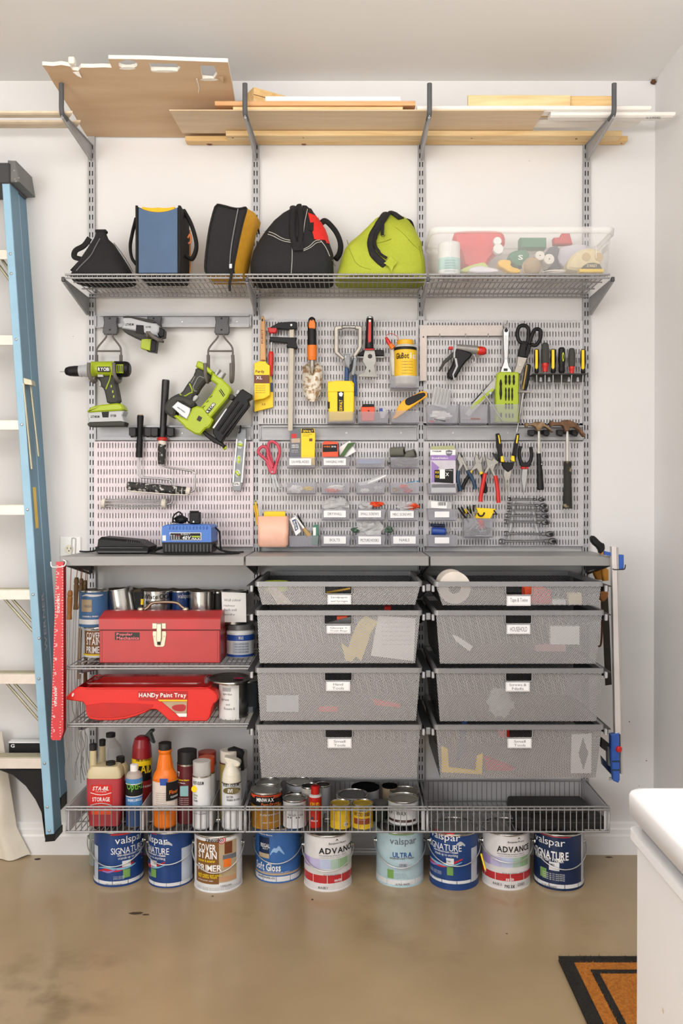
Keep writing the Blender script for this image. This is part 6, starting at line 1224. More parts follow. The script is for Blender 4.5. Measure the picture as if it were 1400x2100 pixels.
# ---------------------------------------------------------------- anchors pack, labelled bins, hex keys
bin_('clear bin behind the wall anchors pack', 877, 937, 991, 1013.5, None); t = T('anchor_pack', 'purple and white wall anchors pack standing in its clear bin', 'packet'); d = 0.07
m_purp = mat('pack_purple', (156,124,190), 0.5); pp('pack', C2((80,265),(272,265),(275,555),(85,555)), 0.055, d, mat('pack_film', (206,200,210), 0.3), t, 0.001); pp('header_tab', C2((85,240),(265,235),(268,268),(85,268)), 0.058, d-0.002, mat('olive_header', (170,174,130), 0.5), t, 0)
pp('white_top', C2((82,268),(272,268),(272,305),(82,305)), d, d+0.0006, m_wt, t, 0); pp('purple_band', C2((82,308),(272,308),(272,346),(82,346)), d, d+0.0006, m_purp, t, 0); pp('purple_side', C2((90,350),(150,400),(125,440),(120,510),(90,515)), d, d+0.0006, m_purp, t, 0); pp('black_panel', C2((112,420),(256,410),(256,520),(112,512)), d, d+0.0007, m_bk, t, 0); pp('white_center', C2((152,415),(192,415),(192,485),(152,485)), d, d+0.001, m_wt, t, 0); pp('shield', C2((198,275),(222,268),(248,275),(245,300),(222,320),(200,300)), d, d+0.0012, m_slate, t, 0); pp('lower_tab', C2((90,525),(270,522),(275,590),(90,592)), 0.05, d, m_wp, t, 0.001)
for s_, a, c, m, bo in (('TOGGLER',(95,273),(165,283),m_bk,1),('Drywall Anchors',(93,322),(215,340),m_wt,1),('50 LB',(118,428),(146,445),YEL,1),('75 LB',(118,460),(146,478),YEL,1),('X',(196,440),(222,465),m_wt,1),('no drilling',(200,418),(248,428),m_wt,0),('SNAP',(204,282),(242,295),m_wt,1)): txt(t, s_, (*C2(a)[0],*C2(c)[0],d+0.0014), m, bo)
for y0, y1, lab in ((1044,1068,'clear bin with blank label under the anchors pack bin'),(1097,1121.5,'lowest clear bin with blank label, blue-handled tool in it')): bin_(lab, 877, 937, y0, y1, None, card=(891,y0+5,921,y1-7))
t = T('tool_sachet', 'clear sachet with a white barcode tag lying on the bin of blank label', 'sachet'); pp('sachet', C2((65,645),(245,665),(240,715),(60,710)), 0.06, 0.068, m_film, t, 0.001); pp('tag', C2((85,655),(208,662),(205,712),(88,705)), 0.068, 0.0688, m_wt, t, 0)
for k in range(7): x = 140+k*9; pp('bar', C2((x,662),(x+4+(k % 2)*2,662),(x+4+(k % 2)*2,690),(x,688)), 0.0685, 0.0692, m_bk, t, 0)
t = T('blue_tool', 'short dark blue tool roll lying on screws in the lowest bin', 'tool'); turn('barrel', C2((90,880))[0], C2((198,888))[0], [(0,7),(0.1,8.5),(0.9,8.5),(1,7)], 0.06, mat('deep_blue', (34,70,150), 0.4), t, 14); turn('dark_top', C2((80,835))[0], C2((192,842))[0], [(0,3),(1,3.4)], 0.05, mat('navy_dark',(24,34,66),0.5), t, 8)
t = T('screw_pile', 'loose steel screws lying beside the blue tool roll', 'screws'); 
for k in range(9): a = R.uniform(205,265), R.uniform(865,912); c = a[0]+R.uniform(-25,30), a[1]+R.uniform(-20,25); turn('screw', C2(a)[0], C2(c)[0], [(0,1.6),(0.12,1.6),(0.14,0.8),(1,0.6)], 0.055+0.002*k, m_st, t, 6)
bin_('clear bin full of hex keys and a yellow key holder', 951, 1011, 1063, 1102, None, taper=1)
film('mixed steel hardware filling the hex key bin', 980, 1090, 25, 10, 0.055, 'hardware_heap', 91, mat('mixed_steel', (150,146,140), 0.35, 0.7, scale=120, dark=(60,56,52)), 'hardware'); film('red cap among the hardware in the hex key bin', 985, 1075, 7, 9, 0.07, 'red_cap_piece', 92, m_rd, 'cap', 0.008)
HX = cv(930,1000,6.087)
t = T('hex_key_holder', 'yellow plastic hex key holder sticking out of the clear bin', 'holder'); d = 0.065; pp('yellow_body', HX((280,250),(530,265),(505,300),(460,390),(265,385),(300,300)), 0.05, d, YEL, t, 0.002); pp('second_yellow', HX((115,270),(260,262),(250,300),(130,330)), 0.04, 0.052, YEL, t, 0.002); rod('black_arc', [(*HX(q_)[0],d+0.003) for q_ in ((300,315),(320,350),(360,350),(385,310))], 1.6, d, m_bk, t, 6, 3)
for k, pts in enumerate((((55,250),(120,340),(190,430)),((95,240),(140,320)),((170,235),(180,330)),((205,230),(215,330)),((255,215),(245,300)),((500,280),(540,335)),((490,330),(545,330)))):
    t = T('hex_key', ('longest black hex key leaning at the bin edge','short black hex key beside the longest one','black hex key standing beside the steel bent keys','second black hex key standing beside the steel bent keys','black hex key standing by the yellow holder','small black hex key tip beyond the yellow holder','black hex key crossing the yellow holder end')[k], 'hex key', 'hex keys'); rod('bar', [(*HX(q_)[0],0.056+0.002*k) for q_ in pts], 2.0 if k < 5 else 1.2, 0.056, m_bk, t, 6)
for k, pts in enumerate((((160,275),(375,535)),((212,230),(265,400),(310,530),(330,550),(405,535)),((280,440),(200,530)),((275,510),(330,465)),((270,598),(440,608)))):
    t = T('hex_key', ('long steel hex key slanting across the bin','bent steel hex key with a hooked foot','short steel hex key slanting the other way','short steel hex key beside the red cap','steel hex key lying along the bin floor')[k], 'hex key', 'steel hex keys'); rod('bar', [(*HX(q_)[0],0.074+0.002*k) for q_ in pts], 1.3, 0.074, m_st, t, 6)
# ---------------------------------------------------------------- row of ratchet wrenches in their clear rack
m_chr = mat('dark_chrome', (120,120,121), 0.16, 1.0, var=0.05)
WR = (((700,145),(1100,148),'topmost and shortest'),((690,212),(1125,222),'second from top'),((690,280),(1140,282),'third from top'),((672,350),(1145,355),'fourth from top'),((655,425),(1150,432),'fifth from top'),((655,575),(1205,580),'sixth, just under the gap'),((600,672),(1240,668),'lowest and longest'))
for k, (a, c, s_) in enumerate(WR):
    t = T('ratchet_wrench', 'chrome ratchet wrench in the panel rack, %s' % s_, 'wrench', 'ratchet wrenches'); d = 0.055; A0, C0 = HX(a)[0], HX(c)[0]; f = 0.8+0.06*k; r1 = 5.2*f; r2 = 5.4*f
    pp('bar', [(A0[0]+3,A0[1]-2.2),(C0[0]-12,C0[1]-2.2),(C0[0]-12,C0[1]+2.2),(A0[0]+3,A0[1]+2.2)], d-0.006, d, m_chr, t, 0.0015)
    oe = [(A0[0]+r1*math.cos(q_)*1.2, A0[1]+r1*math.sin(q_)) for q_ in [math.radians(g) for g in range(-130,140,30)]]; pp('open_end', oe+[(A0[0]-r1*.9,A0[1]+r1*.45),(A0[0]+r1*.1,A0[1]+r1*.4),(A0[0]+r1*.1,A0[1]-r1*.4),(A0[0]-r1*.9,A0[1]-r1*.45)], d-0.008, d+0.001, m_chr, t, 0.002)
    pp('flex_joint', [(C0[0]-14+5*math.cos(q_)*f,C0[1]+3.6*f*math.sin(q_)) for q_ in [i*PI/5 for i in range(10)]], d-0.008, d+0.002, m_chr, t, 0.002)
    pp('ring_end', [(C0[0]+r2*1.7*math.cos(q_),C0[1]+r2*math.sin(q_)) for q_ in [i*PI/8 for i in range(16)]], d-0.008, d+0.003, m_chr, t, 0.003); pp('ring_hole', [(C0[0]+2+r2*.8*math.cos(q_),C0[1]+0.5+r2*.55*math.sin(q_)) for q_ in [i*PI/6 for i in range(12)]], d, d+0.0034, m_bk, t, 0)
t = T('wrench_rack', 'clear plastic rack frame carrying the ratchet wrenches', 'rack')
for pts in (((760,95),(740,180),(720,380),(700,500),(670,640),(690,640),(720,510),(745,380),(762,180),(775,95)),((955,95),(970,180),(1000,380),(1020,500),(1050,640),(1070,640),(1045,500),(1020,380),(990,180),(970,95))): pp('side_rail', HX(*pts), 0.026, 0.047, m_film, t, 0.001)
# ---------------------------------------------------------------- cans and bottles: helpers
m_tin = mat('tin_can', (196,194,190), 0.22, 0.95, var=0.05); m_tinl = mat('tin_lid', (180,178,172), 0.32, 0.9, var=0.08, scale=50); m_bail = mat('bail_wire', (206,206,206), 0.3, 0.8)
def dsolve(py, z):
    lo, hi = 0.0, 1.6
    for _ in range(40):
        m_ = (lo+hi)/2
        if WZ(py, m_) < z: lo = m_
        else: hi = m_
    return lo
class Can:
    def __init__(s, label, x0, x1, zb, yf=None, df=None, yt=None, h=None, body=None, lid=None, name='paint_can', cat='can', grp='small cans', n=30, plain=False, slim=0):
        hw = (x1-x0)/2; df = dsolve(yf, zb) if df is None else df
        s.r = hw*(D-df)/F/(1-hw/F); s.df = df; s.cy = -(df-s.r); s.cx = WX((x0+x1)/2, df-s.r); s.zb = zb; s.h = (WZ(yt, df)-zb) if h is None else h
        s.t = T(name, label, cat, grp); r, H = s.r, s.h; c = (s.cx, s.cy, zb); s.cyl = (s.cx, s.cy, r+0.0008)
        if plain: return
        B().lathe([(r*.97,0.002),(r*.985,0),(r*.985,0.004),(r*.97,0.005),(r*.97,H-0.006),(r*.96,H-0.0085)], c, n=n).obj("body", body or m_tin, s.t)
        B().lathe([(r*.96,H-0.006),(r,H-0.005),(r,H-0.0015),(r*.985,H),(r*.95,H),(r*.93,H-0.003),(r*.90,H-0.0035)], c, n=n, caps=False).obj('rim', lid if lid is not None and lid.name == 'matte_black_lid' else m_tin, s.t)
        B().lathe([(r*.91,H-0.007),(r*.9,H-0.0028),(r*.83,H-0.0035),(r*.80,H-0.006),(r*.78,H-0.0045)], c, n=n).obj('lid', lid or m_tinl, s.t)
    def ang(s, px): return math.asin(max(-0.985, min(0.985, (WX(px, s.df-s.r*.5)-s.cx)/s.r)))
    def patch(s, nm, x0, y0, x1, y1, m, off=0.0004, n=10, skew=0):
        a0, a1 = s.ang(x0), s.ang(x1); z0, z1 = WZ(y1, s.df), min(WZ(y0, s.df), s.zb+s.h-0.007); r = s.r*.972+off
        b = B(); b.loft([[(s.cx+r*math.sin(a), s.cy-r*math.cos(a), z+skew*(a-a0)/(a1-a0+1e-9)) for a in [a0+(a1-a0)*k/n for k in range(n+1)]] for z in (z0, z1)], False, False, True); return b.obj(nm, m, s.t)
    def band(s, nm, y0, y1, m, off=0.0002): z0, z1 = WZ(y1, s.df), WZ(y0, s.df); r = s.r*.972+off; return B().lathe([(r,z0-s.zb),(r,z1-s.zb)], (s.cx,s.cy,s.zb), n=30, caps=False).obj(nm, m, s.t)
    def ribbon(s, nm, pts, w, m, off=0.0008):
        P = smooth(pts, 2, False); r = s.r*.972+off; V = []
        for i, (x, y) in enumerate(P): a = s.ang(x); ww = w*math.sin(PI*(i+0.5)/len(P))**.5; V += [(s.cx+r*math.sin(a), s.cy-r*math.cos(a), WZ(y+ww, s.df)), (s.cx+r*math.sin(a), s.cy-r*math.cos(a), WZ(y-ww, s.df))]
        return B().add(V, [(2*i,2*i+2,2*i+3,2*i+1) for i in range(len(P)-1)]).obj(nm, m, s.t)
    def text(s, st, x0, y0, x1, y1, m, bold=0, off=0.0006, slant=0): return txt(s.t, st, (x0,y0,x1,y1), m, bold, cyl=(s.cx, s.cy, s.r*.972+0.0006), off=off)
    def bail(s, ey, sag, tilt=0):
        z = WZ(ey, s.df-s.r); sg = z-WZ(sag, s.df); r = s.r+0.005
        b = B(); b.tube([(s.cx+r*math.sin(a), s.cy-r*math.cos(a)*(0.75 if tilt else 1)-0.002, z-sg*math.cos(a)) for a in [math.radians(-92+184*k/24) for k in range(25)]], 0.0018, 6); b.obj('bail_wire', m_bail, s.t)
        for sd in (-1,1): B().lathe([(0.011,0),(0.010,0.003),(0.005,0.005),(0.004,0.009)], (s.cx+sd*s.r*.96, s.cy, z), (sd,0,0), 12).obj('ear', m_tin, s.t)
m_vb = mat('valspar_blue', (24,62,122), 0.35, var=0.04); m_vd = mat('valspar_navy', (14,38,76), 0.35, var=0.04); m_foot = mat('can_label_white', (226,228,232), 0.4); m_vr = mat('label_red', (186,44,50), 0.4); m_gr = mat('label_green', (116,160,84), 0.4); m_pale = mat('label_grey', (190,198,212), 0.4); m_tan = mat('label_tan', (184,164,134), 0.5); m_orr = mat('print_orange', (238,120,40), 0.45)
def gallon(label, x0, x1, yf, body, **k): c = Can(label, x0, x1, 0.0, yf=yf, h=0.1865, body=body, grp='paint cans on the floor', n=40, **k); return c
V4, V5, V6 = cv(160,1660,3.889), cv(480,1660,3.5), cv(740,1660,2.8)
def bx4(f, x0, y0, x1, y1): a = f((x0,y0))[0]; c = f((x1,y1))[0]; return (a[0],a[1],c[0],c[1])
def valsig(c, f, xs, dx, white):
    """white lettering, red top flag and painted ribbon of the dark blue cans; dx shifts the print round the can"""
    g = lambda x0, y0, x1, y1: bx4(f, x0+dx, y0, x1+dx, y1)
    c.band('foot_band', *[f((0,y))[0][1] for y in xs], m_foot); c.patch('red_flag', *g(280,185,430,212), m_vr, 0.0008)
    c.text('valspar', *g(280,222,497,298), m_wt); c.text('SIGNATURE', *g(248,310,508,362), m_wt); c.text('HIGH HIDING PAINT + PRIMER', *g(298,366,482,378), m_wt, 1); c.text('stands up to anything', *g(305,384,478,410), m_wt)
    c.ribbon('paint_ribbon', f(*[(x+dx,y) for x, y in ((175,505),(250,480),(330,490),(400,470),(500,425))]), 4, mat('ribbon_red',(196,40,54),0.4)); c.ribbon('paint_ribbon', f(*[(x+dx,y) for x, y in ((178,480),(240,465),(310,480),(420,480),(495,450))]), 2.2, mat('ribbon_sky',(130,190,220),0.4), 0.001); c.ribbon('paint_ribbon', f(*[(x+dx,y) for x, y in ((210,500),(270,505),(330,478))]), 2, mat('ribbon_violet',(150,120,190),0.4), 0.0012)
    c.patch('shield', *g(370,420,430,468), m_foot, 0.0012); c.patch('green_badge', *g(376,490,425,556), m_gr, 0.0012); c.text('SCUFF SHIELD', *g(378,436,424,448), m_bk, 0, 0.0014)
    for k in range(3): c.text('interior satin finish', *g(268,534+k*10,350,540+k*10), m_wt)
    c.text('ultra white', *g(200,590,330,604), m_ink)
c = gallon('dark blue paint can on the floor, first in the row beside the ladder', 191, 294, 1820, m_vb); valsig(c, V4, (578,606), 0, 0); c.patch('grey_seam', 192, 1740, 203, 1810, m_pale, 0.0006); c.bail(1722, 1776)
c = gallon('dark blue paint can, second in the row, half behind the brown and white can', 303, 396, 1822, m_vb); valsig(c, V4, (592,618), 207, 0); c.patch('grey_seam', 374, 1744, 397, 1812, m_pale, 0.001); c.ribbon('silver_fish', V4((695,280),(730,265),(765,288)), 3.5, m_sg, 0.0014); c.bail(1726, 1772)
c = gallon('white and brown primer can with a target logo, nearest the camera in the row', 397, 497, 1832, m_foot); g = lambda *a: bx4(V4, *a)
m_brn = mat('primer_brown', (128,86,42), 0.45); c.patch('brown_panel', *g(940,262,1135,600), m_brn, 0.0005); c.patch('photo_panel', *g(1135,262,1265,590), m_tan, 0.0005); c.patch('photo_board', *g(1165,372,1262,410), m_slate, 0.0009); c.patch('photo_sleeve', *g(1178,270,1235,365), m_brw, 0.0009); c.patch('photo_hand', *g(1170,405,1225,470), m_orr, 0.001); c.patch('photo_arm', *g(1140,545,1262,580), mat('skin_tone',(196,150,116),0.6), 0.0009)
for s_, a, m, bo in (('ZINSSER',(1003,238,1132,262),m_bk,1),('COVER',(944,280,1092,342),m_wt,1),('STAIN',(944,340,1098,398),m_wt,1),('interior & exterior',(946,404,1085,426),YEL,1),('PRIMER',(942,445,1136,496),m_wt,1),('seals stains and odors',(942,516,1135,536),YEL,1),('flat white finish',(942,536,1100,552),YEL,1),('oil base primer sealer',(942,566,1070,580),m_wt,0),('1 GALLON',(1128,608,1208,622),m_ink,1)): c.text(s_, *g(*a), m, bo, 0.0009)
p = g(1157,250,1157,250); mid = (p[0],p[1])
for r_, m in ((8,m_vr),(6.2,m_foot),(4.6,m_vr),(2.8,m_foot),(1.4,m_bk)): c.patch('target_ring', mid[0]-r_, mid[1]-r_, mid[0]+r_, mid[1]+r_, m, 0.0006+0.0002*(8-r_)) if False else B().add([Vector((c.cx+(c.r*.972+0.0008+0.0001*(9-r_))*math.sin(c.ang(mid[0]+r_*math.cos(k*PI/10))), c.cy-(c.r*.972+0.0008+0.0001*(9-r_))*math.cos(c.ang(mid[0]+r_*math.cos(k*PI/10))), WZ(mid[1]+r_*math.sin(k*PI/10), c.df))) for k in range(20)], [tuple(range(20))]).obj('target_ring', m, c.t)
for k in range(3): c.text('water cleanup directions and cautions on side of can', *g(932,626+k*9,1290,632+k*9), m_ink)
for k in range(9): c.text('fine print', *g(1270,300+k*34,1300,308+k*34), m_ink)
c.bail(1727, 1789)
g = lambda *a: bx4(V5, *a); c = gallon('royal blue gloss paint can on the floor beside the brown primer can', 522, 618, 1812, mat('royal_blue', (54,104,170), 0.35)); c.band('white_foot', V5((0,486))[0][1], V5((0,522))[0][1], m_foot); c.band('tan_stripe', V5((0,462))[0][1], V5((0,476))[0][1], m_tan, 0.0006)
c.patch('navy_label', *g(178,208,255,325), m_vd, 0.0008); c.patch('tan_label', *g(178,325,255,358), m_tan, 0.001); c.ribbon('pale_hills', V5((262,330),(285,290),(310,300),(325,275),(345,300),(365,325)), 5, mat('pale_sky_blue',(150,186,226),0.4))
for s_, a, m, bo in (('REGAL',(184,252,252,280),m_wt,1),('SELECT',(198,284,240,294),m_wt,0),('Soft Gloss',(150,390,330,446),m_wt,1),('Benjamin Moore',(170,182,270,196),m_wt,1),('waterborne interior paint',(200,448,390,458),m_wt,0),('BASE W096 4X',(165,486,290,502),m_ink,1)): c.text(s_, *g(*a), m, bo, 0.0012)
c.bail(1717, 1770)
def advance(c, f, dx, red, foot, extra):
    g = lambda x0, y0, x1, y1: bx4(f, x0+dx, y0, x1+dx, y1); c.band('red_band', *[f((0,y))[0][1] for y in red], m_vr)
    for k, (a, e, rgb) in enumerate(((500,545,(176,150,204)),(540,620,(190,186,222)),(615,700,(190,200,228)),(695,760,(170,196,182)),(750,825,(142,176,134)),(815,846,(196,208,190)))): c.patch('colour_wash', *g(a,362,e,432), mat('wash_%d' % k, rgb, 0.45), 0.0003+0.00005*k, 6)
    for s_, a, m, bo in (('Benjamin Moore',(678,240,800,258),m_bk,0),('ADVANCE',(605,278,842,322),m_bk,1),('waterborne interior alkyd',(606,330,800,340),m_ink,1),('a paint for doors cabinets and trim',(615,345,810,353),m_ink,0),('interior satin',(640,466,820,476),m_ink,0)): c.text(s_, *g(*a), m, bo)
    for s_, a, m, bo in extra: c.text(s_, *bx4(f,*a), m, bo, 0.0009)
    p0 = g(740,224,740,224); c.ribbon('triangle_mark', [(p0[0]-2.6,p0[1]+2.5),(p0[0],p0[1]-1.5),(p0[0]+2.6,p0[1]+2.5)], 1.2, m_bk)
m_adv = mat('advance_white', (222,220,222), 0.4)
c = gallon('white red-banded paint can with a lilac wash, beside the royal blue can', 622, 722, 1830, m_adv); advance(c, V5, 0, (478,535), 0, (('satin',(718,502,770,522),m_wt,1),('pearl',(722,526,762,534),m_wt,0),('BASE 1',(602,556,668,572),m_ink,1))); c.bail(1731, 1786)
g = lambda *a: bx4(V5, *a); c = gallon('pale aqua paint can with a green top flag standing alone on the floor', 770, 870, 1821, mat('pale_aqua', (178,204,214), 0.38)); c.band('white_foot', V5((0,512))[0][1], V5((0,548))[0][1], m_foot); c.patch('green_flag', *g(1105,170,1290,188), m_gr, 0.0008); c.patch('shield', *g(1178,378,1248,436), m_pale, 0.0008); c.patch('green_badge', *g(1096,440,1140,502), m_gr, 0.0008)
for s_, a, m, bo in (('valspar',(1120,205,1310,268),m_slate,0),('ULTRA',(1140,310,1278,346),mat('ultra_blue',(40,84,150),0.4),1),('INTERIOR PAINT + PRIMER',(1122,348,1296,360),m_slate,1),('SCUFF SHIELD',(1186,392,1242,412),m_slate,1),('ULTRA WHITE',(1160,532,1262,546),m_ink,1)): c.text(s_, *g(*a), m, bo, 0.001)
for k in range(4): c.text('washable low odor paint', *g(1148,460+k*11,1235+8*k,466+k*11), m_slate)
c.bail(1722, 1779)
F6 = lambda *p: [(740+(x*0.72-180+382)/2.8*1.0, 1660+(y*0.72-18)/2.8) for x, y in p]
c = gallon('dark blue paint can with ribbon print between the pale aqua and white cans', 880, 982, 1827, m_vb); valsig(c, F6, (600,624), 20, 0); c.patch('grey_seam', 965, 1744, 979, 1812, m_pale, 0.001); c.ribbon('silver_fish', V6((540,205),(565,192),(592,212)), 3.5, m_sg, 0.0014); c.bail(1722, 1775)
c = gallon('white paint can with red band, green wash and a yellow pencil mark at its side', 988, 1088, 1827, m_adv); FA = lambda *p: [(988+(x-497)/3.5, 1660+(y-8)/3.5-1) for x, y in p]; advance(c, FA, 12, (478,530), 0, ()); 
for s_, a, m, bo in (('satin',(838,392,884,410),m_wt,1),('BASE 3',(770,428,815,442),m_ink,1),('792 3X',(830,434,890,452),m_bk,1),('GENNEX',(905,426,950,444),m_ink,0)): c.text(s_, *bx4(V6,*a), m, bo, 0.0009)
c.bail(1722, 1768); t = T('yellow_pencil', 'short yellow pencil leaning against the white can at the blue can side', 'pencil'); dd = c.df-0.01; b = B(); b.tube([W(986,1751,dd-0.02),W(995,1784,dd+0.014)], 0.0032, 6); b.obj('shaft', YEL, t); B().tube([W(995,1784,dd+0.014),W(996,1788,dd+0.018)], [0.0032,0.0006], 6).obj('tip', m_tan, t)
c = gallon('navy paint can without ribbon print at the far end of the row', 1095, 1198, 1828, m_vd); g = lambda *a: bx4(V6, *a); c.band('white_foot', V6((0,436))[0][1], V6((0,458))[0][1], m_foot); c.patch('red_flag', *g(1028,138,1190,166), m_vr, 0.0008); c.patch('shield', *g(1070,310,1125,358), m_foot, 0.0008); c.patch('green_badge', *g(1030,356,1058,410), m_gr, 0.0008); c.patch('grey_seam', *g(1262,160,1284,440), m_pale, 0.0006)
for s_, a, m, bo in (('valspar',(1032,172,1180,228),m_wt,0),('SIGNATURE',(1016,246,1200,294),m_wt,1),('INTERIOR PAINT + PRIMER',(1032,286,1172,308),m_wt,1),('SCUFF SHIELD',(1075,318,1122,332),m_bk,1),('ULTRA WHITE',(1060,446,1135,458),m_ink,1)): c.text(s_, *g(*a), m, bo, 0.0012)
for k in range(4): c.text('stands up to anything', *g(1064,372+k*11,1178,381+k*11), m_wt)
c.bail(1724, 1782)
c = gallon('pale grey can mostly hidden behind the first blue can at the baseboard', 182, 236, 1778, mat('sage_grey', (150,158,150), 0.45)); c.bail(1715, 1755)
t = T('wire_rack', 'small white wire rack lying against the baseboard behind the floor cans', 'rack')
for py in (1741,1747): B().tube([W(610,py,0.06),W(790,py,0.06)], 0.003, 6).obj('bar', m_wt, t)
for px in (612,788): B().tube([W(px,1741,0.06),W(px,1747,0.06),W(px,1752,0.06)], 0.003, 6).obj('bar', m_wt, t)
# ---------------------------------------------------------------- middle basket: small cans
zk = ZB0+0.0025; M7 = cv(500,1590,7.0); N7 = cv(670,1590,6.364)
c = Can('gold and black wood stain can with a red flash, first in the middle basket', 514, 578, zk, df=0.287, yt=1628, body=mat('stain_gold', (176,126,40), 0.4, scale=20, dark=(140,92,26)), name='stain_can'); g = lambda *a: bx4(M7, *a); c.band('black_band', M7((0,290))[0][1], M7((0,450))[0][1], m_bk); c.patch('red_flash', *g(98,300,540,345), m_or2, 0.0006); c.patch('name_plate', *g(155,315,435,398), m_bk, 0.0009); c.text('MINWAX', *g(175,330,418,385), m_wt, 1, 0.0014); c.text('Fast-Drying', *g(245,402,488,446), m_orr, 1, 0.001); c.text('Polyurethane', *g(230,556,490,590), m_foot, 1, 0.001); c.text('clear semi-gloss', *g(260,670,480,695), m_foot, 0, 0.001)
Can('plain tin can behind the wood stain can', 522, 577, zk, df=0.178, yt=1611, name='small_can')
c = Can('white paper labelled can with black dots between stain can and red spray', 579, 629, zk, df=0.280, yt=1644, body=m_foot, name='small_can'); g = lambda *a: bx4(M7, *a); c.text('VARNISH', *g(700,430,850,450), m_ink); c.text('finish coat', *g(625,555,860,590), m_ink)
for x in (635,672,757,795): c.patch('dot', *g(x-8,605,x+8,622), m_bk, 0.0006, 3)
c = Can('red spray can with a bright red cap and yellow lettering', 633, 659, zk, df=0.277, yt=1634, plain=True, name='spray_can'); r = c.r; H = c.h
B().lathe([(r*.97,0),(r,0.003),(r,H-0.004)], (c.cx,c.cy,zk), n=20).obj('body', m_rd, c.t); B().lathe([(r,H-0.004),(r*1.02,H),(r*.8,H+0.004)], (c.cx,c.cy,zk), n=20).obj('white_collar', m_wt, c.t); B().lathe([(r*.66,H),(r*.68,H+0.03),(r*.6,H+0.032)], (c.cx,c.cy,zk), n=18).obj('cap', mat('cap_red',(220,30,22),0.4), c.t); g = lambda *a: bx4(M7, *a); c.text('KRUD', *g(950,392,1075,450), YEL, 1, 0.001); c.text('KUTTER', *g(950,460,1075,485), YEL, 1, 0.001); c.text('cleaner', *g(960,640,1060,665), m_wt, 1, 0.001); c.patch('navy_mark', *g(965,600,1000,640), m_navy, 0.0008, 3)
Can('white can at the back behind the dotted can', 586, 641, zk, df=0.15, yt=1610, body=m_foot, name='small_can'); Can('dark lidded can between the stain can and the white cup', 585, 621, zk, df=0.20, yt=1634, body=m_dg, lid=m_dg, name='small_can'); Can('white cup with grey lid behind the red spray can', 617, 652, zk, df=0.20, yt=1616, body=m_pw, lid=m_dg, name='small_can'); Can('white can with dark brown lid at the back beside the red spray can', 645, 678, zk, df=0.14, yt=1613, body=m_foot, lid=mat('dark_brown_lid',(58,40,34),0.5), name='small_can')
m_yc = mat('can_yellow', (236,196,44), 0.38); c = Can('yellow can with barcode turned to the front', 676, 719, zk, df=0.287, yt=1653, body=m_yc, lid=m_yc, name='small_can'); g = lambda *a: bx4(N7, *a); c.patch('barcode_panel', *g(225,625,275,668), m_wt, 0.0006, 4); c.text('IIIII', *g(232,632,270,662), m_bk, 0, 0.001)
for k in range(6): c.text('directions and safety notes', *g(58,500+k*18,180,507+k*18), m_brw)
c = Can('yellow wood finish can with a brown colour stripe', 721, 765, zk, df=0.287, yt=1653, body=m_yc, lid=m_yc, name='small_can'); c.text('WOOD FINISH', *g(355,490,570,540), m_brw, 1); c.patch('brown_stripe', *g(352,570,580,645), mat('stripe_brown',(150,72,40),0.4), 0.0006); c.text('early american', *g(420,580,510,592), m_wt); c.patch('white_arc', *g(410,455,525,480), m_foot, 0.0006); c.text('MINWAX', *g(425,460,510,476), m_bk, 1)
m_blid = mat('matte_black_lid',(20,20,21),0.9,spec=0.1)
m_lidg = mat('grey_lid', (120,120,120), 0.4, 0.3); Can('wide white can with a grey lid behind the two yellow cans', 689, 755, zk, df=0.225, yt=1639, body=m_foot, lid=m_lidg, name='small_can'); Can('white can with a black lid at the back, nearer the middle', 720, 778, zk, df=0.135, yt=1622, body=m_foot, lid=m_blid, name='small_can'); Can('tan can with a black lid at the back beside the divider', 783, 815, zk, df=0.11, yt=1615, body=m_tan, lid=m_blid, name='small_can'); 
c = Can('dark green glass jar with a dull grey screw cap', 757, 796, zk, df=0.225, yt=1652, plain=True, name='glass_jar'); r, H = c.r, c.h; B().lathe([(r*.9,0),(r*.95,0.004),(r*.95,H-0.02),(r*.8,H-0.008)], (c.cx,c.cy,zk), n=20).obj('jar_body', mat('dark_green_glass',(34,48,40),0.15), c.t); B().lathe([(r,H-0.012),(r,H),(r*.9,H+0.002)], (c.cx,c.cy,zk), n=20).obj('screw_cap', m_lidg, c.t)
c = Can('white soft wax can in front with grey-beige lid and brown stripe', 795, 859, zk+0.012, df=0.283, yt=1646, body=m_foot, lid=mat('beige_lid',(170,164,150),0.45), name='wax_can'); c.text('SOFT WAX', *g(820,475,1045,530), m_bk); c.patch('brown_stripe', *g(810,590,1160,622), mat('wax_brown',(70,44,40),0.5), 0.0006); c.text('clear brush wax', *g(930,600,1050,612), m_foot); Can('white wax can behind the soft wax can, brownish lid', 799, 861, zk+0.012, df=0.176, yt=1632, body=m_foot, lid=mat('brownish_lid',(150,136,124),0.45), name='wax_can')
t = T('round_tray', 'clear green-tinted round tray under the two wax cans', 'tray'); p = W(826,1690,0.235); B().lathe([(0.062,0.001),(0.066,0.003),(0.066,0.006)], (p.x,-0.2,zk), n=28).obj('tray_plate', mat('tray_glass',(120,128,120),0.2), t); B().lathe([(0.066,0.005),(0.068,0.0085),(0.065,0.0085)], (p.x,-0.2,zk), n=28, caps=False).obj('tray_rim', mat('tray_glass',(120,128,120),0.2), t)
t = T('black_case', 'folded black plastic case lying in the far wire basket', 'case'); y0, y1 = -0.285, -0.07; x0, x1 = WX(1043,0.2), WX(1238,0.27); H = WZ(1634,0.09)-zk
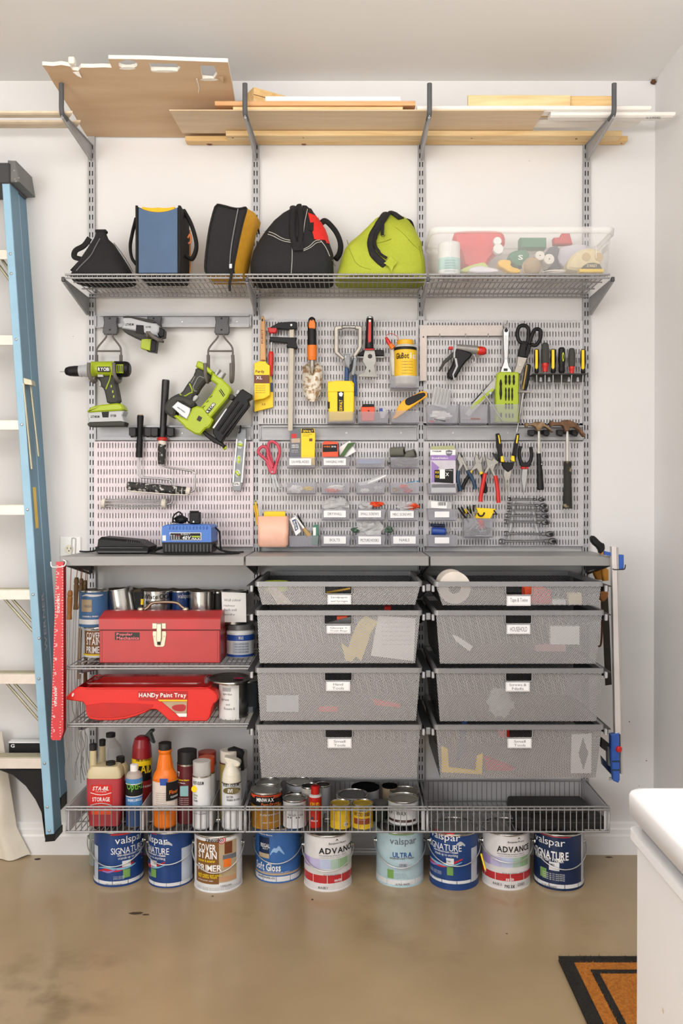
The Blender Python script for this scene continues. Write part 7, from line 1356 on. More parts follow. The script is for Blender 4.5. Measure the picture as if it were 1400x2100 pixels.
b = B(); b.loft([[(x0+0.012+e,y0+e*.3,zk+z),(x1-e*.2,y0+e*.3,zk+z),(x1-0.022-e,y1-e,zk+z),(x0+e+0.018,y1-e,zk+z)] for z, e in ((0,0.004),(0.006,0),(H*.82,0.002),(H*.97,0.008),(H,0.016))], True, True, False); b.obj('case_body', mat('case_black',(26,27,27),0.5,bump=0.15,scale=150), t); B().box(x0+0.06, x1-0.06, y0-0.003, y0+0.004, zk+0.035, zk+0.055, 0.003).obj('handle', m_bk, t); b = B(); b.tube([(x0+0.012,y0-0.0005,zk+H*.55),(x1,y0-0.0005,zk+H*.55)], 0.0016, 5); b.obj('seam', m_dg, t)
# ---------------------------------------------------------------- short shelves: toolbox, cans, paint tray
Z1, Z2 = WZ(1366,DL)+0.0045, WZ(1484.5,DL)+0.0045
m_tbx = mat('toolbox_red', (194,52,56), 0.38, var=0.10, scale=9, dark=(176,56,58), coat=0.2); m_nick = mat('nickel_latch', (214,200,178), 0.3, 0.7, var=0.04)
TB = cv(200,1230,5.0); df, db = 0.272, 0.130
t = T('toolbox', 'red metal toolbox with a nickel latch and a bail handle on the wire shelf', 'toolbox'); x0, x1 = WX(203,df), WX(451,df); zs1, zt1, ztop = WZ(1291,df), WZ(1267,df), WZ(1251,0.19)
B().box(x0, x1, -df, -db, Z1, zs1-0.001, 0.003).obj('body', m_tbx, t)
b = B(); b.loft([[(x,-df-0.0015,zs1),(x,-df-0.0015,zt1-0.004),(x,-df+0.003,zt1),(x,-df+0.06,ztop),(x,-db-0.05,ztop),(x,-db,zt1),(x,-db,zs1)] for x in (x0-0.001,x1+0.001)], True, True, False); b.obj('lid', m_tbx, t)
b = B(); b.box(x0-0.001, x1+0.001, -df-0.0022, -df+0.002, zs1-0.0022, zs1+0.0006); b.obj('lid_seam', mat('seam_dark_red',(96,26,28),0.5), t)
for xx in (x0+0.009, x1-0.009): B().box(xx-0.0008, xx+0.0008, -df-0.0006, -df+0.002, Z1+0.002, zs1-0.003).obj('edge_fold', mat('fold_red',(160,40,42),0.45), t)
pp('latch_plate', TB((560,240),(700,240),(700,298),(560,298)), df, df+0.003, m_nick, t, 0.001); pp('latch_base', TB((566,322),(700,322),(705,350),(688,470),(670,484),(598,484),(580,470),(562,350)), df-0.001, df+0.002, m_nick, t, 0.001); pp('latch_hasp', TB((603,245),(655,245),(655,400),(640,470),(612,470),(600,400)), df+0.002, df+0.008, m_nick, t, 0.002); pp('latch_hole', TB((612,430),(642,430),(642,462),(612,462)), df+0.006, df+0.0085, m_bk, t, 0)
for x, y in ((580,270),(680,270),(580,375),(680,375)): p = W(*TB((x,y))[0],df); B().lathe([(0.0028,0),(0.002,0.0016)], (p.x,-df-0.0028,p.z), (0,-1,0), 8).obj('rivet', m_nick, t)
pp('name_plate', TB((178,332),(430,336),(430,412),(178,412)), df-0.0005, df+0.001, m_dg, t, 0); txt(t, 'Popular', (*TB((195,340))[0],*TB((360,374))[0],df+0.001), mat('plate_pink',(240,120,130),0.5), 1); txt(t, 'Mechanics', (*TB((195,376))[0],*TB((425,408))[0],df+0.001), mat('plate_pink',(240,120,130),0.5), 1)
yh = -(df+db)/2; b = B(); b.tube(curve([(WX(297,0.2),yh,ztop+0.004),(WX(304,0.2),yh,ztop+0.012),(WX(313,0.2),yh,ztop+0.026),(WX(340,0.2),yh,ztop+0.029),(WX(362,0.2),yh,ztop+0.026),(WX(373,0.2),yh,ztop+0.012),(WX(381,0.2),yh,ztop+0.004)],4), 0.0052, 8); b.obj('handle', mat('aged_nickel',(150,132,112),0.3,0.8), t)
for px in (288,380): B().ball((WX(px,0.2),yh,ztop+0.004), 0.011, 0.009, 0.008, 12, 8).obj('handle_mount', m_nick, t)
def qc(label, x0, x1, zb, df, yt, body=None, **k): return Can(label, x0, x1, zb, df=df, yt=yt, body=body, grp='cans behind the red toolbox', **k)
lw = qc('white and brown primer can on the short wire shelf under the blue can', 171, 232, Z1, 0.175, 1287, m_foot); lw.patch('brown_panel', 174, 1294, 212, 1345, m_brn)
for s_, a, bo in (('COVER',(174,1297,204,1310),1),('STAIN',(174,1309,204,1323),1),('PRIMER',(174,1326,208,1340),1)): lw.text(s_, *a, m_wt, bo, 0.001)
lw.text('ZINSSER', 184, 1289, 200, 1293, m_bk, 1); lw.band('yellow_line', 1342, 1345, YEL, 0.0008)
z2_ = lw.zb+lw.h+0.0015
c = qc('blue sample paint can with a tan square label, standing on the primer can', 162, 222, z2_, 0.18, 1212, mat('soft_blue', (64,108,158), 0.42)); c.band('white_foot', 1271, 1281, m_foot); c.patch('tan_square', 169, 1230, 192, 1255, m_tan, 0.0008); c.ribbon('white_smear', [(171,1223),(180,1220),(190,1222),(205,1222),(212,1221)], 2.4, m_foot); c.text('REGAL', 171, 1241, 189, 1246, m_slate, 0, 0.0012); c.text('EGGSHELL FINISH', 166, 1263, 198, 1266, m_wt, 1, 0.001)
for lab, a in (('plain tin can low behind the toolbox, under the tilted can',(240,298)),('plain tin can low behind the toolbox, under the marked can',(302,360)),('plain tin can low behind the toolbox, under the bright can',(390,448))): lw2 = qc(lab, a[0], a[1], Z1, 0.12, 1290)
zq = lw2.zb+lw2.h+0.0015
c = qc('bright tin can with black handwriting on its side', 290, 354, zq, 0.13, 1213); c.text('White OC-117', 292, 1219, 346, 1229, m_bk, 0, 0.001); c.text('BF Durango', 296, 1233, 342, 1242, m_bk, 0, 0.001)
c = qc('small dark blue can squeezed between two bright tin cans', 352, 388, zq, 0.115, 1212, m_vb); c.text('valspar', 364, 1218, 386, 1230, m_wt, 0, 0.001); c.patch('red_flag', 365, 1212.5, 384, 1216, m_vr, 0.0008)
qc('plain bright tin can standing behind the toolbox handle end', 387, 440, zq, 0.14, 1214); qc('dark shadowed tin can between bright can and paper-labelled can', 438, 456, zq, 0.09, 1214, m_dg)
b_ = len(_roots); c = qc('tin can tilted against its neighbour, blue label at its edge', 228, 285, zq, 0.135, 1214); c.patch('blue_label', 229, 1216, 236, 1260, m_bl, 0.0006)
q_ = Matrix.Translation((c.cx,c.cy,c.zb)) @ Matrix.Rotation(math.radians(-9),4,'Y') @ Matrix.Translation((-c.cx,-c.cy,-c.zb))
for o in c.t.children: o.data.transform(q_ @ Matrix.Translation((0,0,0.010)))
t = T('black_marker', 'black marker with a yellow band standing between the cans', 'marker'); turn('barrel', (292,1208), (291,1252), [(0,2),(0.05,3),(1,3)], 0.16, m_bk, t, 10); turn('yellow_band', (291.5,1228), (291.2,1240), [(0,3.1),(1,3.1)], 0.16, YEL, t, 10)
t = T('stir_board', 'dirty paint-crusted stick lying along the can tops', 'stick'); b = B(); q = random.Random(9); rr = []
for k in range(25): x = WX(222+(508-222)*k/24,0.07); z = zq+0.128-0.008*k/24; rr.append([(x,-0.085,z+q.uniform(-.001,.001)),(x,-0.085,z+0.010+q.uniform(-.003,.004)),(x,-0.055,z+0.011+q.uniform(-.002,.004)),(x,-0.055,z)])
b.loft(rr, True, True, False); b.obj('crusted_stick', mat('dried_paint_brown',(92,80,66),0.9,var=0.2,scale=80,bump=0.5), t)
jar = qc('white plastic jar with blue bands and a grey lid beside the toolbox', 463, 522, Z1, 0.185, 1292, plain=True, name='plastic_jar'); r, H = jar.r, jar.h; cc = (jar.cx,jar.cy,Z1); B().lathe([(r*.92,0),(r*.97,0.004),(r*.97,H-0.012),(r*.85,H-0.002)], cc, n=26).obj('jar_body', m_wp, jar.t); B().lathe([(r*.94,H-0.002),(r*.94,H+0.014),(r*.88,H+0.016)], cc, n=26).obj('lid', m_lidg, jar.t); m_jb = mat('jar_blue',(44,84,170),0.4)
jar.patch('blue_band', 464, 1303, 521, 1315, m_jb); jar.patch('blue_band', 464, 1343, 521, 1348, m_jb); jar.patch('text_panel', 478, 1317, 510, 1341, m_pale, 0.0006)
for k in range(4): jar.text('wax and use notes', 480, 1319+k*5.5, 508, 1322+k*5.5, m_slate, 0, 0.0012)
jar.text('WAX', 488, 1305, 498, 1312, m_wt, 1, 0.001)
c = qc('tin can with a white handwritten paper taped on, standing on the plastic jar', 452, 506, Z1+H+0.0175, 0.175, 1214); pp('paper', [(454,1214),(504,1216),(505,1276),(456,1276)], 0.176, 0.1765, m_wt, c.t, 0); b = B()
for y, s_ in ((1228,'Wall colour'),(1240,'Hallway'),(1248,'Bath and'),(1258,'laundry')): txt(None, s_, (459,y,459+len(s_)*3.2,y+5,0.1767), m_ink, add=b)
b.obj('handwriting', m_ink, c.t)
# paint tray
t = T('paint_tray', 'bright red plastic paint tray with a clear liner on the wire shelf', 'paint tray'); PTc = cv(90,1360,3.111); d1, d0 = 0.285, 0.075; m_tray = mat('tray_red', (224,42,36), 0.4, var=0.02)
pts = smooth(PTc((122,232),(200,160),(225,150),(290,160),(900,158),(1030,152),(1105,190),(1110,240),(1075,265),(1060,350),(1030,378),(960,384),(810,382),(760,330),(700,285),(620,330),(480,368),(300,366),(268,330),(262,250),(200,242)), 1)
P = PT(pts, d1); zmn = min(p[1] for p in P); P = [(x, max(z, Z2)) for x, z in P]; n_ = len(P); ztop_ = max(z for x, z in P); b = B(); b.prism(P, -d1, -d1+0.004, 0.003); b.obj('front_wall', m_tray, t); b = B(); b.prism(P, -d0-0.004, -d0, 0); b.obj('back_wall', m_tray, t)
b = B(); b.add([(x,-d1+0.004,z) for x, z in P]+[(x,-d0-0.004,z) for x, z in P], [(i,(i+1)%n_,(i+1)%n_+n_,i+n_) for i in range(n_) if min(P[i][1],P[(i+1)%n_][1]) < ztop_-0.006], True); b.obj('floor_and_ends', m_tray, t)
b = B(); rim = [(WX(108,d1)+0.03, WZ(1412,d1))]; zr_ = WZ(1411,d1); b.tube([(WX(176,d1),-d1-0.002,zr_),(WX(421,d1),-d1-0.002,zr_),(WX(421,d1)+0.012,-d1+0.012,zr_),(WX(421,d1)+0.012,-d0,zr_),(WX(176,d1),-d0,zr_)], 0.0025, 6, closed=True); b.obj('rolled_rim', m_tray, t)
pp('side_recess', PTc((262,252),(700,258),(690,285),(600,320),(470,352),(305,350),(280,325)), d1-0.002, d1+0.0015, mat('tray_red_deep',(200,26,24),0.4), t, 0.001, 1)
pp('label_plate', PTc((600,178),(916,180),(912,345),(862,345),(740,240),(605,236)), d1, d1+0.002, mat('tray_label_red',(190,30,30),0.4), t, 0); pp('yellow_line', PTc((726,233),(914,234),(914,243),(738,243)), d1+0.001, d1+0.0025, YEL, t, 0); pp('label_photo', PTc((752,246),(912,246),(910,320),(842,320)), d1+0.001, d1+0.0024, m_tan, t, 0); pp('photo_paint', PTc((812,278),(840,265),(905,262),(905,300),(870,310),(825,300)), d1+0.001, d1+0.003, m_vr, t, 0, 1); pp('label_foot', PTc((842,321),(911,321),(910,342),(862,342)), d1+0.001, d1+0.0024, m_wt, t, 0); txt(t, 'HANDy Paint Tray', (*PTc((606,190))[0],*PTc((908,226))[0],d1+0.0022), m_wt, 1)
p = PTc((184,202))[0]; pp('hanging_hole', [(p[0]+2.3*math.cos(k*PI/5+.5),p[1]+4*math.sin(k*PI/5)) for k in range(10)], d1, d1+0.0008, m_wt, t, 0)
m_lin = mat('clear_liner', (232,212,216), 0.08, var=0.3, scale=14, dark=(160,40,46), alpha=0.55)
t = T('tray_liner', 'clear plastic liner with red paint film standing out of the tray', 'liner'); zl = WZ(1387,d0+0.02)
b = B(); xa, xb = WX(176,0.25), WX(412,0.25); b.loft([[(xa+0.012,-0.27,zr_+0.010),(xb-0.012,-0.27,zr_+0.010),(xb,-0.25,zr_+0.010),(xb,-0.10,zr_+0.010),(xa,-0.10,zr_+0.010),(xa,-0.25,zr_+0.010)],[(xa+0.01,-0.272,zr_+0.015),(xb-0.01,-0.272,zr_+0.015),(xb+0.002,-0.25,zr_+0.012),(xb,-0.09,zl),(xa+0.02,-0.09,zl-0.003),(xa-0.004,-0.25,zr_+0.012)]], True, False, False); b.obj('liner_wall', m_lin, t)
b = B(); b.box(xb-0.012, xb+0.002, -0.12, -0.088, zl-0.022, zl+0.002, 0.003); b.obj('liner_corner', m_film, t)
c = Can('tin can with white handwritten label, lid lying askew and a pink smear', 447, 508, Z2, df=0.255, yt=1402, grp='cans beside the paint tray'); c.patch('paper_label', 448, 1404, 491, 1477, m_wt, 0.0008)
c.text('light blue', 456, 1422, 474, 1427, m_ink, 0, 0.0014); c.text('spruce', 453, 1434, 468, 1439, m_ink, 0, 0.0014); c.text('and', 462, 1443, 470, 1447, m_ink, 0, 0.0014); c.text('Room 8', 458, 1451, 480, 1456, m_ink, 0, 0.0014); c.patch('grey_swatch', 457, 1411, 475, 1419, m_sg, 0.0012, 6)
t = T('can_lid', 'round tin lid with a pink smear lying on the handwritten-label can', 'lid'); cc = Vector((c.cx-0.01,c.cy-0.005,c.zb+c.h+0.005)); B().lathe([(0.066,0.002),(0.072,0),(0.0735,0.003),(0.072,0.006),(0.060,0.005),(0.058,0.003)], cc, (0.02,-0.05,1), 30).obj('lid_disc', m_tin, t); b = B(); b.add([cc+Vector((0.03+0.018*math.cos(k*PI/6),-0.005+0.013*math.sin(k*PI/6),0.0055)) for k in range(12)], [tuple(range(12))]); b.obj('pink_smear', mat('pink_smear',(206,40,92),0.5), t)
c = Can('dark grey labelled can at the back beside the mesh drawers', 488, 530, Z2, df=0.165, yt=1398, body=mat('dark_slate_label',(84,90,98),0.5), grp='cans beside the paint tray'); c.patch('small_print', 510, 1450, 519, 1462, m_pale, 0.0008, 4)
# ---------------------------------------------------------------- basket: bottles and spray cans
zk = ZB0+0.0025; m_amber = mat('cloudy_plastic', (208,194,156), 0.35, var=0.03, alpha=0.92); m_redl = mat('red_fluid', (176,58,66), 0.3, var=0.05); m_cap = mat('ribbed_black_cap', (26,26,27), 0.5)
def bottle(name, label, px, d, prof, m, capm=None, cat='bottle', grp='bottles in the wire basket', n=24, part='body'):
    """turned bottle: prof of (py, radius px); base at the basket floor"""
    t = T(name, label, cat, grp); x, k = WX(px,d), K(d); b = B(); b.lathe([(prof[0][1]*k*.9,0)]+[(r*k, max(0.003, WZ(y,d)-zk)) for y, r in prof], (x,-d,zk), n=n); b.obj(part, m, t); return t, x, k
def ring_(t, nm, x, d, y0, y1, r, m, k, n=24, top=None): z0, z1 = max(0.003, WZ(y1,d)-zk), WZ(y0,d)-zk; return B().lathe([(r*k,z0),(r*k,z1)]+([(top*k,z1+0.001)] if top else []), (x,-d,zk), n=n, caps=bool(top)).obj(nm, m, t)
def jug(label, x0, x1, d, ys, col, fluid, cy0, necks, lab=None):
    t = T('fuel_jug', label, 'jug', 'fuel additive jugs'); X0, X1 = WX(x0,d), WX(x1,d); hd = 0.034 if d > .2 else 0.026
    def rg(y, e): z = max(zk, WZ(y,d)); return rr_(X0+e, X1-e, -d+e*.6, -d+2*hd-e*.6, z, 0.014)
    b = B(); b.loft([rg(9999,0.008), rg(ys[2],0.0), rg(ys[1],0.0)], True, True, True); b.obj('fluid_body', fluid, t); b = B(); b.loft([rg(ys[1]-0.5,0.001), rg(ys[0]+10,0.003), rg(ys[0],0.012)], True, True, True); b.obj('upper_shell', col, t)
    for px, yb, yt, yc, r in necks:
        x = WX(px,d-hd); c = (x,-d+hd,0); b = B(); b.lathe([(r*1.15*K(d),WZ(yb,d-hd)),(r*K(d),WZ(yt,d-hd)),(r*.9*K(d),WZ(yc+3,d-hd))], c, n=18); b.obj('neck', col, t); B().lathe([(r*1.05*K(d),WZ(yc+8,d-hd)),(r*1.1*K(d),WZ(yc-4,d-hd)),(r*.95*K(d),WZ(yc-5,d-hd))], c, n=18).obj('cap', m_cap, t)
    return t, X0, X1
jug('cloudy fuel jug with dark fluid behind the red labelled jug', 196, 259, 0.185, (1568,1602,1640), m_amber, mat('dark_red_fluid',(112,40,50),0.3), 0, ((209,1580,1530,1521,6),(246,1575,1562,1556,8)))
t, X0, X1 = jug('red fluid jug with STA-BIL storage label in front', 174, 246, 0.262, (1574,1598,1640), m_amber, m_redl, 0, ((190,1592,1540,1530,7),(226,1576,1570,1566,9)))
G = cv(140,1500,7.0); dj = 0.2625; pp('red_label', G((322,785),(335,770),(605,770),(620,785),(622,1075),(318,1075)), dj-0.001, dj+0.001, m_rd, t, 0); pp('lower_label', G((330,1120),(620,1120),(615,1195),(335,1195)), dj-0.001, dj+0.001, m_or2, t, 0); b = B(); b.tube(path(G((318,880),(400,905),(470,912),(540,905),(620,880)), dj+0.0012), 0.0011, 5); b.obj('white_arc', m_wt, t); b = B(); b.tube(path(G((318,1062),(400,1040),(470,1033),(540,1040),(620,1062)), dj+0.0012), 0.0016, 5); b.obj('silver_arc', m_sg, t)
txt(t, 'STA-BIL', (*G((352,790))[0],*G((585,848))[0],dj+0.0012), m_wt, 1, slant=0.06); txt(t, 'FUEL STABILIZER', (*G((395,858))[0],*G((545,872))[0],dj+0.0012), m_wt); txt(t, 'STORAGE', (*G((345,945))[0],*G((595,1005))[0],dj+0.0012), m_wt, 1)
t, x, k = bottle('clear_jug', 'clear rounded jug with black cap at the very back of the basket', 226, 0.082, ((1660,28),(1600,28),(1560,27),(1530,20),(1515,9),(1508,8)), mat('clear_jug_plastic',(226,226,224),0.2,alpha=0.5)); ring_(t, 'cap', x, 0.082, 1503, 1511, 9.5, m_cap, k, top=8); 
t, x, k = bottle('oil_bottle', 'blue checkered two-stroke oil bottle with a white cap', 274, 0.245, ((1690,16),(1600,16.5),(1592,16.5),(1584,14),(1580,8),(1578,7)), mat('grey_bottle',(176,164,156),0.4)); d = 0.245
for y0, y1, m in ((1593,1604,mat('oil_blue',(38,100,170),0.4,scale=900,dark=(90,150,200),thr=(0.48,0.52))),(1604,1630,m_bk),(1630,1650,mat('oil_blue',(38,100,170),0.4)),(1650,1690,m_bl)): ring_(t, 'label_band', x, d, y0, y1, 16.8, m, k)
for y in (1604,1629): ring_(t, 'white_line', x, d, y-1, y+0.6, 17, m_wt, k)
ring_(t, 'cap', x, d, 1568, 1580, 8, m_wt, k, top=7.4); cyl = (x,-d,17*k); txt(t, 'Opti-2', (258,1606,289,1624), mat('opti_green',(110,180,70),0.4), 1, cyl=cyl); txt(t, 'ENGINE LUBRICANT', (260,1639,289,1644), m_wt, 1, cyl=cyl)
d = 0.15; t, x, k = bottle('insect_spray', 'dark red insect spray can with a black trigger top', 290, d, ((1690,19),(1560,19.5),(1556,20)), m_bk, grp='spray cans in the wire basket', cat='spray can'); B().lathe([(20.5*k,WZ(1556,d)-zk),(19*k,WZ(1530,d)-zk),(15*k,WZ(1514,d)-zk),(9*k,WZ(1509,d)-zk)], (x,-d,zk), n=24).obj('red_hood', mat('hood_red',(150,30,40),0.3), t); ring_(t, 'yellow_band', x, d, 1552, 1565, 20.6, YEL, k); ring_(t, 'red_print', x, d, 1596, 1690, 20.3, mat('raid_red',(150,36,34),0.4), k)
cyl = (x,-d,20.8*k); txt(t, 'RAID', (276,1568,305,1587), YEL, 1, cyl=cyl); txt(t, 'kills on contact', (277,1556,304,1562), m_bk, 1, cyl=cyl); txt(t, 'ANT & ROACH', (286,1612,305,1616), m_wt, 1, cyl=cyl); pp('trigger', [(295,1510),(302,1502),(306,1498),(314,1497),(315,1501),(309,1504),(316,1525),(310,1523),(303,1511)], d-0.012, d+0.010, mat('trigger_green',(26,40,34),0.4), t, 0.002)
d = 0.245; t, x, k = bottle('cleaner_bottle', 'bright orange cleaner bottle with black cap and pale label', 337.5, d, ((1688,24),(1605,25),(1592,24.5),(1585,22),(1576,17),(1545,12),(1540,14),(1536,14)), mat('bottle_orange',(236,120,22),0.4)); ring_(t, 'cap', x, d, 1523, 1537, 13, m_cap, k, top=11.5); ring_(t, 'pale_label', x, d, 1597, 1653, 25.3, mat('label_cream',(228,214,204),0.5), k); cyl = (x,-d,25.6*k); q = Can('x',314,364,zk,df=d+25*k,h=.4,plain=True); q.t['label'] = ''
for nm, a, m, o in (('navy_flag',(329,1597,345,1611),m_jb,0.002),('black_oval',(342,1605,363,1643),m_bk,0.003)): q.t_ = q.t; q.t = t; q.patch(nm, *a, m, o); q.t = q.t_
_roots.remove(q.t); bpy.data.objects.remove(q.t)
txt(t, 'Floor', (344,1622,360,1630), m_org, 1, cyl=cyl, off=0.0034); txt(t, 'CLEANER', (346,1634,360,1638), m_wt, 1, cyl=cyl, off=0.0034)
for j in range(6): txt(t, 'directions for use on sealed floors', (317,1626+j*4.4,340,1628+j*4.4), m_slate, cyl=cyl)
for rr0 in range(10): a = rr0*PI/5; b = B(); b.tube([(x+r_*k*math.cos(a),-d+r_*k*math.sin(a),WZ(y,d)) for y, r_ in ((1548,12.2),(1572,16.2))], 0.0011, 5); b.obj('neck_flute', mat('bottle_orange',(236,120,22),0.4), t) if math.sin(a) < 0.1 else None
def spray(label, px, r, d, y0, bm, cm, ct, cb, **kk):
    t, x, k = bottle('spray_can', label, px, d, ((1692,r),(cb,r),(cb-1,r*.97)), bm, grp='spray cans in the wire basket', cat='spray can'); ring_(t, 'cap', x, d, ct, cb-1, r*.96, cm, k, top=r*.86); ring_(t, 'rim', x, d, cb-2, cb+1, r*1.02, m_tin, k); return t, (x,-d,(r+0.3)*k)
t, cyl = spray('dark maroon spray adhesive can with a black cap', 383, 20.5, 0.212, 0, mat('maroon',(92,26,34),0.35), m_cap, 1538, 1565); d = 0.212; txt(t, '77', (361,1584,366,1595), m_wt, 1, cyl=cyl); txt(t, 'Multipurpose Adhesive', (361,1598,386,1603), YEL, 1, cyl=cyl); txt(t, 'Spray Adhesive', (361,1605,378,1608), m_wt, 1, cyl=cyl)
pp('photo', [(369,1613),(386,1612),(386,1633),(369,1633)], 0.2, 0.2485, mat('aqua_photo',(140,186,190),0.4), t, 0)
for j in range(5): txt(t, 'bonds light materials', (363,1637+j*4,385,1639+j*4), m_wt, cyl=cyl)
spray('orange capped spray can behind the clear capped white one', 423, 17, 0.19, 0, m_foot, mat('cap_orange',(206,84,40),0.4), 1552, 1583); spray('darker orange capped spray can at the back', 424, 19, 0.12, 0, m_foot, mat('cap_rust',(180,64,44),0.4), 1541, 1566)
t, cyl = spray('white spray can with a clear frosted cap and red square mark', 413, 19, 0.262, 0, m_foot, mat('frosted_cap',(214,212,210),0.25,alpha=0.75), 1560, 1589); txt(t, 'RUST-OLEUM', (394,1603,416,1610), m_bk, 1, cyl=cyl); q0 = W(404,1620,0.285)
for s_, a, m in (('CRYSTAL',(395,1630,404,1634),m_gr),('CLEAR',(395,1636,402,1639),m_slate),('ENAMEL',(395,1641,404,1645),m_slate),('gloss coating',(395,1668,420,1671),m_slate)): txt(t, s_, a, m, 1, cyl=cyl)
pp('red_mark', rc(404,1615,416,1624), 0.27, 0.2912, m_rd, t, 0); pp('yellow_seal', [(398+6*math.cos(j*PI/6),1618.5+6.5*math.sin(j*PI/6)) for j in range(12)], 0.27, 0.2908, YEL, t, 0)
m_crm = mat('cream_cap',(232,226,210),0.35)
t, cyl = spray('white spray can with a cream pistol cap and gold oval label in front', 474, 20, 0.262, 0, m_foot, m_crm, 1598, 1602); d = 0.262; k = K(d); x = WX(474,d); B().lathe([(20*k,WZ(1600,d)-zk),(18.5*k,WZ(1585,d)-zk),(13*k,WZ(1570,d)-zk),(12*k,WZ(1562,d)-zk)], (x,-d,zk), n=22).obj('pistol_neck', m_crm, t); pp('nozzle_hood', [(456,1553),(470,1556),(490,1562),(493,1570),(486,1575),(466,1570)], d-0.018, d+0.018, m_crm, t, 0.004, 1)
for s_, a, m in (('RUST-OLEUM',(456,1608,487,1614),m_bk),('UNIVERSAL',(459,1618,489,1626),m_wt),('SATIN',(463,1632,476,1637),m_slate),('PRIMER IN ONE',(464,1639,488,1643),m_slate)): txt(t, s_, a, m, 1, cyl=cyl, off=0.0012)
pp('gold_oval', [(474+17*math.cos(j*PI/8),1622+7*math.sin(j*PI/8)) for j in range(16)], d-0.01, d+20.4*k, mat('gold_label',(110,98,60),0.4,0.3), t, 0); pp('trigger', [(466,1567),(464,1578),(460,1586),(462,1575)], d-0.003, d+0.012, m_rd, t, 0)
t, cyl = spray('gold spray can with a black pistol trigger behind the cream capped one', 470, 20, 0.19, 0, mat('dull_gold',(196,176,96),0.4,0.3), m_pw, 1538, 1562); pp('black_trigger', [(466,1538),(478,1534),(495,1540),(500,1546),(497,1556),(500,1580),(494,1582),(490,1560),(470,1548)], 0.185, 0.208, m_bk, t, 0.003)
spray('clear capped white spray can at the back beside the pistol cans', 490, 17, 0.13, 0, m_foot, mat('frosted_cap',(214,212,210),0.25,alpha=0.75), 1540, 1572)
# ---------------------------------------------------------------- ruler, roasting forks, clamp bar and saws at the shelf ends
t = T('yard_ruler', 'red aluminium yard rule with white ticks hanging at the shelf end by the ladder', 'ruler'); m_rul = mat('ruler_red_face',(208,60,66),0.45,var=0.04)
b = B(); b.prism(PT(((115,1152),(130,1152),(130,1500),(124,1518),(108,1518),(104,1514)), 0.335), -0.335, -0.333, 0); b.obj('face', m_rul, t); b = B(); P = PT(((130,1156),(130,1500),(124,1516)), 0.335); b.add([(x,-0.3335,z) for x, z in P]+[(x,-0.308,z) for x, z in P], [(0,1,4,3),(1,2,5,4)]); b.prism(PT(((128.6,1156),(130,1156),(130,1500),(124,1516),(123,1514)),0.335), -0.333, -0.308, 0); b.obj('side_flange', mat('ruler_red_side',(206,24,24),0.4), t)
b = B()
for k in range(60):
    f = k/59; y = 1160+350*f; xl, xr = 115.5-10.8*f, 129.6-5*f*(1 if f > .9 else .0)
    for x, s_ in ((xl,1),(xr,-1)): q = PT(((x,y-0.5),(x+s_*(4 if k % 4 == 0 else 2.2),y-0.5),(x+s_*(4 if k % 4 == 0 else 2.2),y+0.5),(x,y+0.5)), 0.335); b.add([(a,-0.3354,z) for a, z in q], [(0,1,2,3)])
b.obj('tick_marks', m_wt, t, kind='stuff')
for st, yc, hh in (('TASK FORCE',1237,20),('MADE IN USA',1430,19)): fx = 119-(yc-1237)*.028; q = [W(x,y,0.3353) for x, y in ((fx-2,yc-hh),(fx-2,yc+hh),(fx+3.5,yc+hh),(fx+3.5,yc-hh))]; txt(t, st, q, m_wt, 1)
for k in range(12): f = (k+.5)/12; txt(t, str(36-3*k), (118-10*f,1158+352*f,122-10*f,1164+352*f,0.3353), m_wt)
t = T('wire_hook', 'white wire hook at the shelf end holding the red yard rule', 'hook'); B().tube(curve(path([(104,1152,0.33),(106,1162,0.335),(118,1163,0.345),(131,1161,0.345),(135,1152,0.33),(128,1148,0.318)]),4), 0.002, 6).obj('wire', m_wt, t)
m_br1, m_br2 = mat('orange_brown_wood',(150,96,36),0.5), mat('dark_brass_wood',(104,78,44),0.5)
for k, (px, y0, y1, ye, d, m, r, lab) in enumerate(((144,1211,1270,1600,0.24,m_br1,5.6,'roasting fork with orange wood handle nearest the red rule'),(157,1184,1250,1520,0.20,m_br2,5.2,'roasting fork with tall dark handle behind the orange one'),(167,1186,1248,1590,0.15,m_br2,4.8,'roasting fork with dark handle third from the rule'),(175,1190,1250,1606,0.10,m_br2,4.6,'roasting fork with dark handle nearest the wall upright'),(164,1288,1392,1600,0.09,mat('light_brown_wood',(132,104,72),0.6),4.2,'roasting fork hanging low with a light brown stick'),(177,1296,1398,1580,0.06,m_br2,4.2,'roasting fork hanging low, dark stick nearest the wall'))):
    t = T('roasting_fork', lab, 'fork', 'roasting forks'); turn('handle', (px,y0), (px-2,y1), [(0,r*.6),(0.05,r*.9),(0.15,r),(0.2,r*.8),(0.25,r),(0.8,r*.8),(1,r)], d, m, t, 12); rod('cord', [(px+2,1165,d-0.01),(px,y0,d)], 0.8, d, m_br1, t, 5)
    for s_ in (-1,1): x = px-3; rod('tine_rod', [(x+2*s_,y1-2,d),(x-4+3*s_,(y1+ye)/2,d),(x-1+5*s_,ye-70,d),(x+2+3*s_,ye-50,d),(x-1+6*s_,ye-32,d),(x+3+9*s_,ye,d)], 0.9, d, m_st, t, 6, 4)
t = T('cup_hook', 'long silver clip hooked over the shelf end by the wall socket', 'clip'); rod('wire', [(147,1160,0.20),(147,1110,0.20),(149,1104,0.20),(153,1104,0.20),(155,1110,0.20),(153,1160,0.20)], 1.3, 0.2, m_st, t, 6, 3)
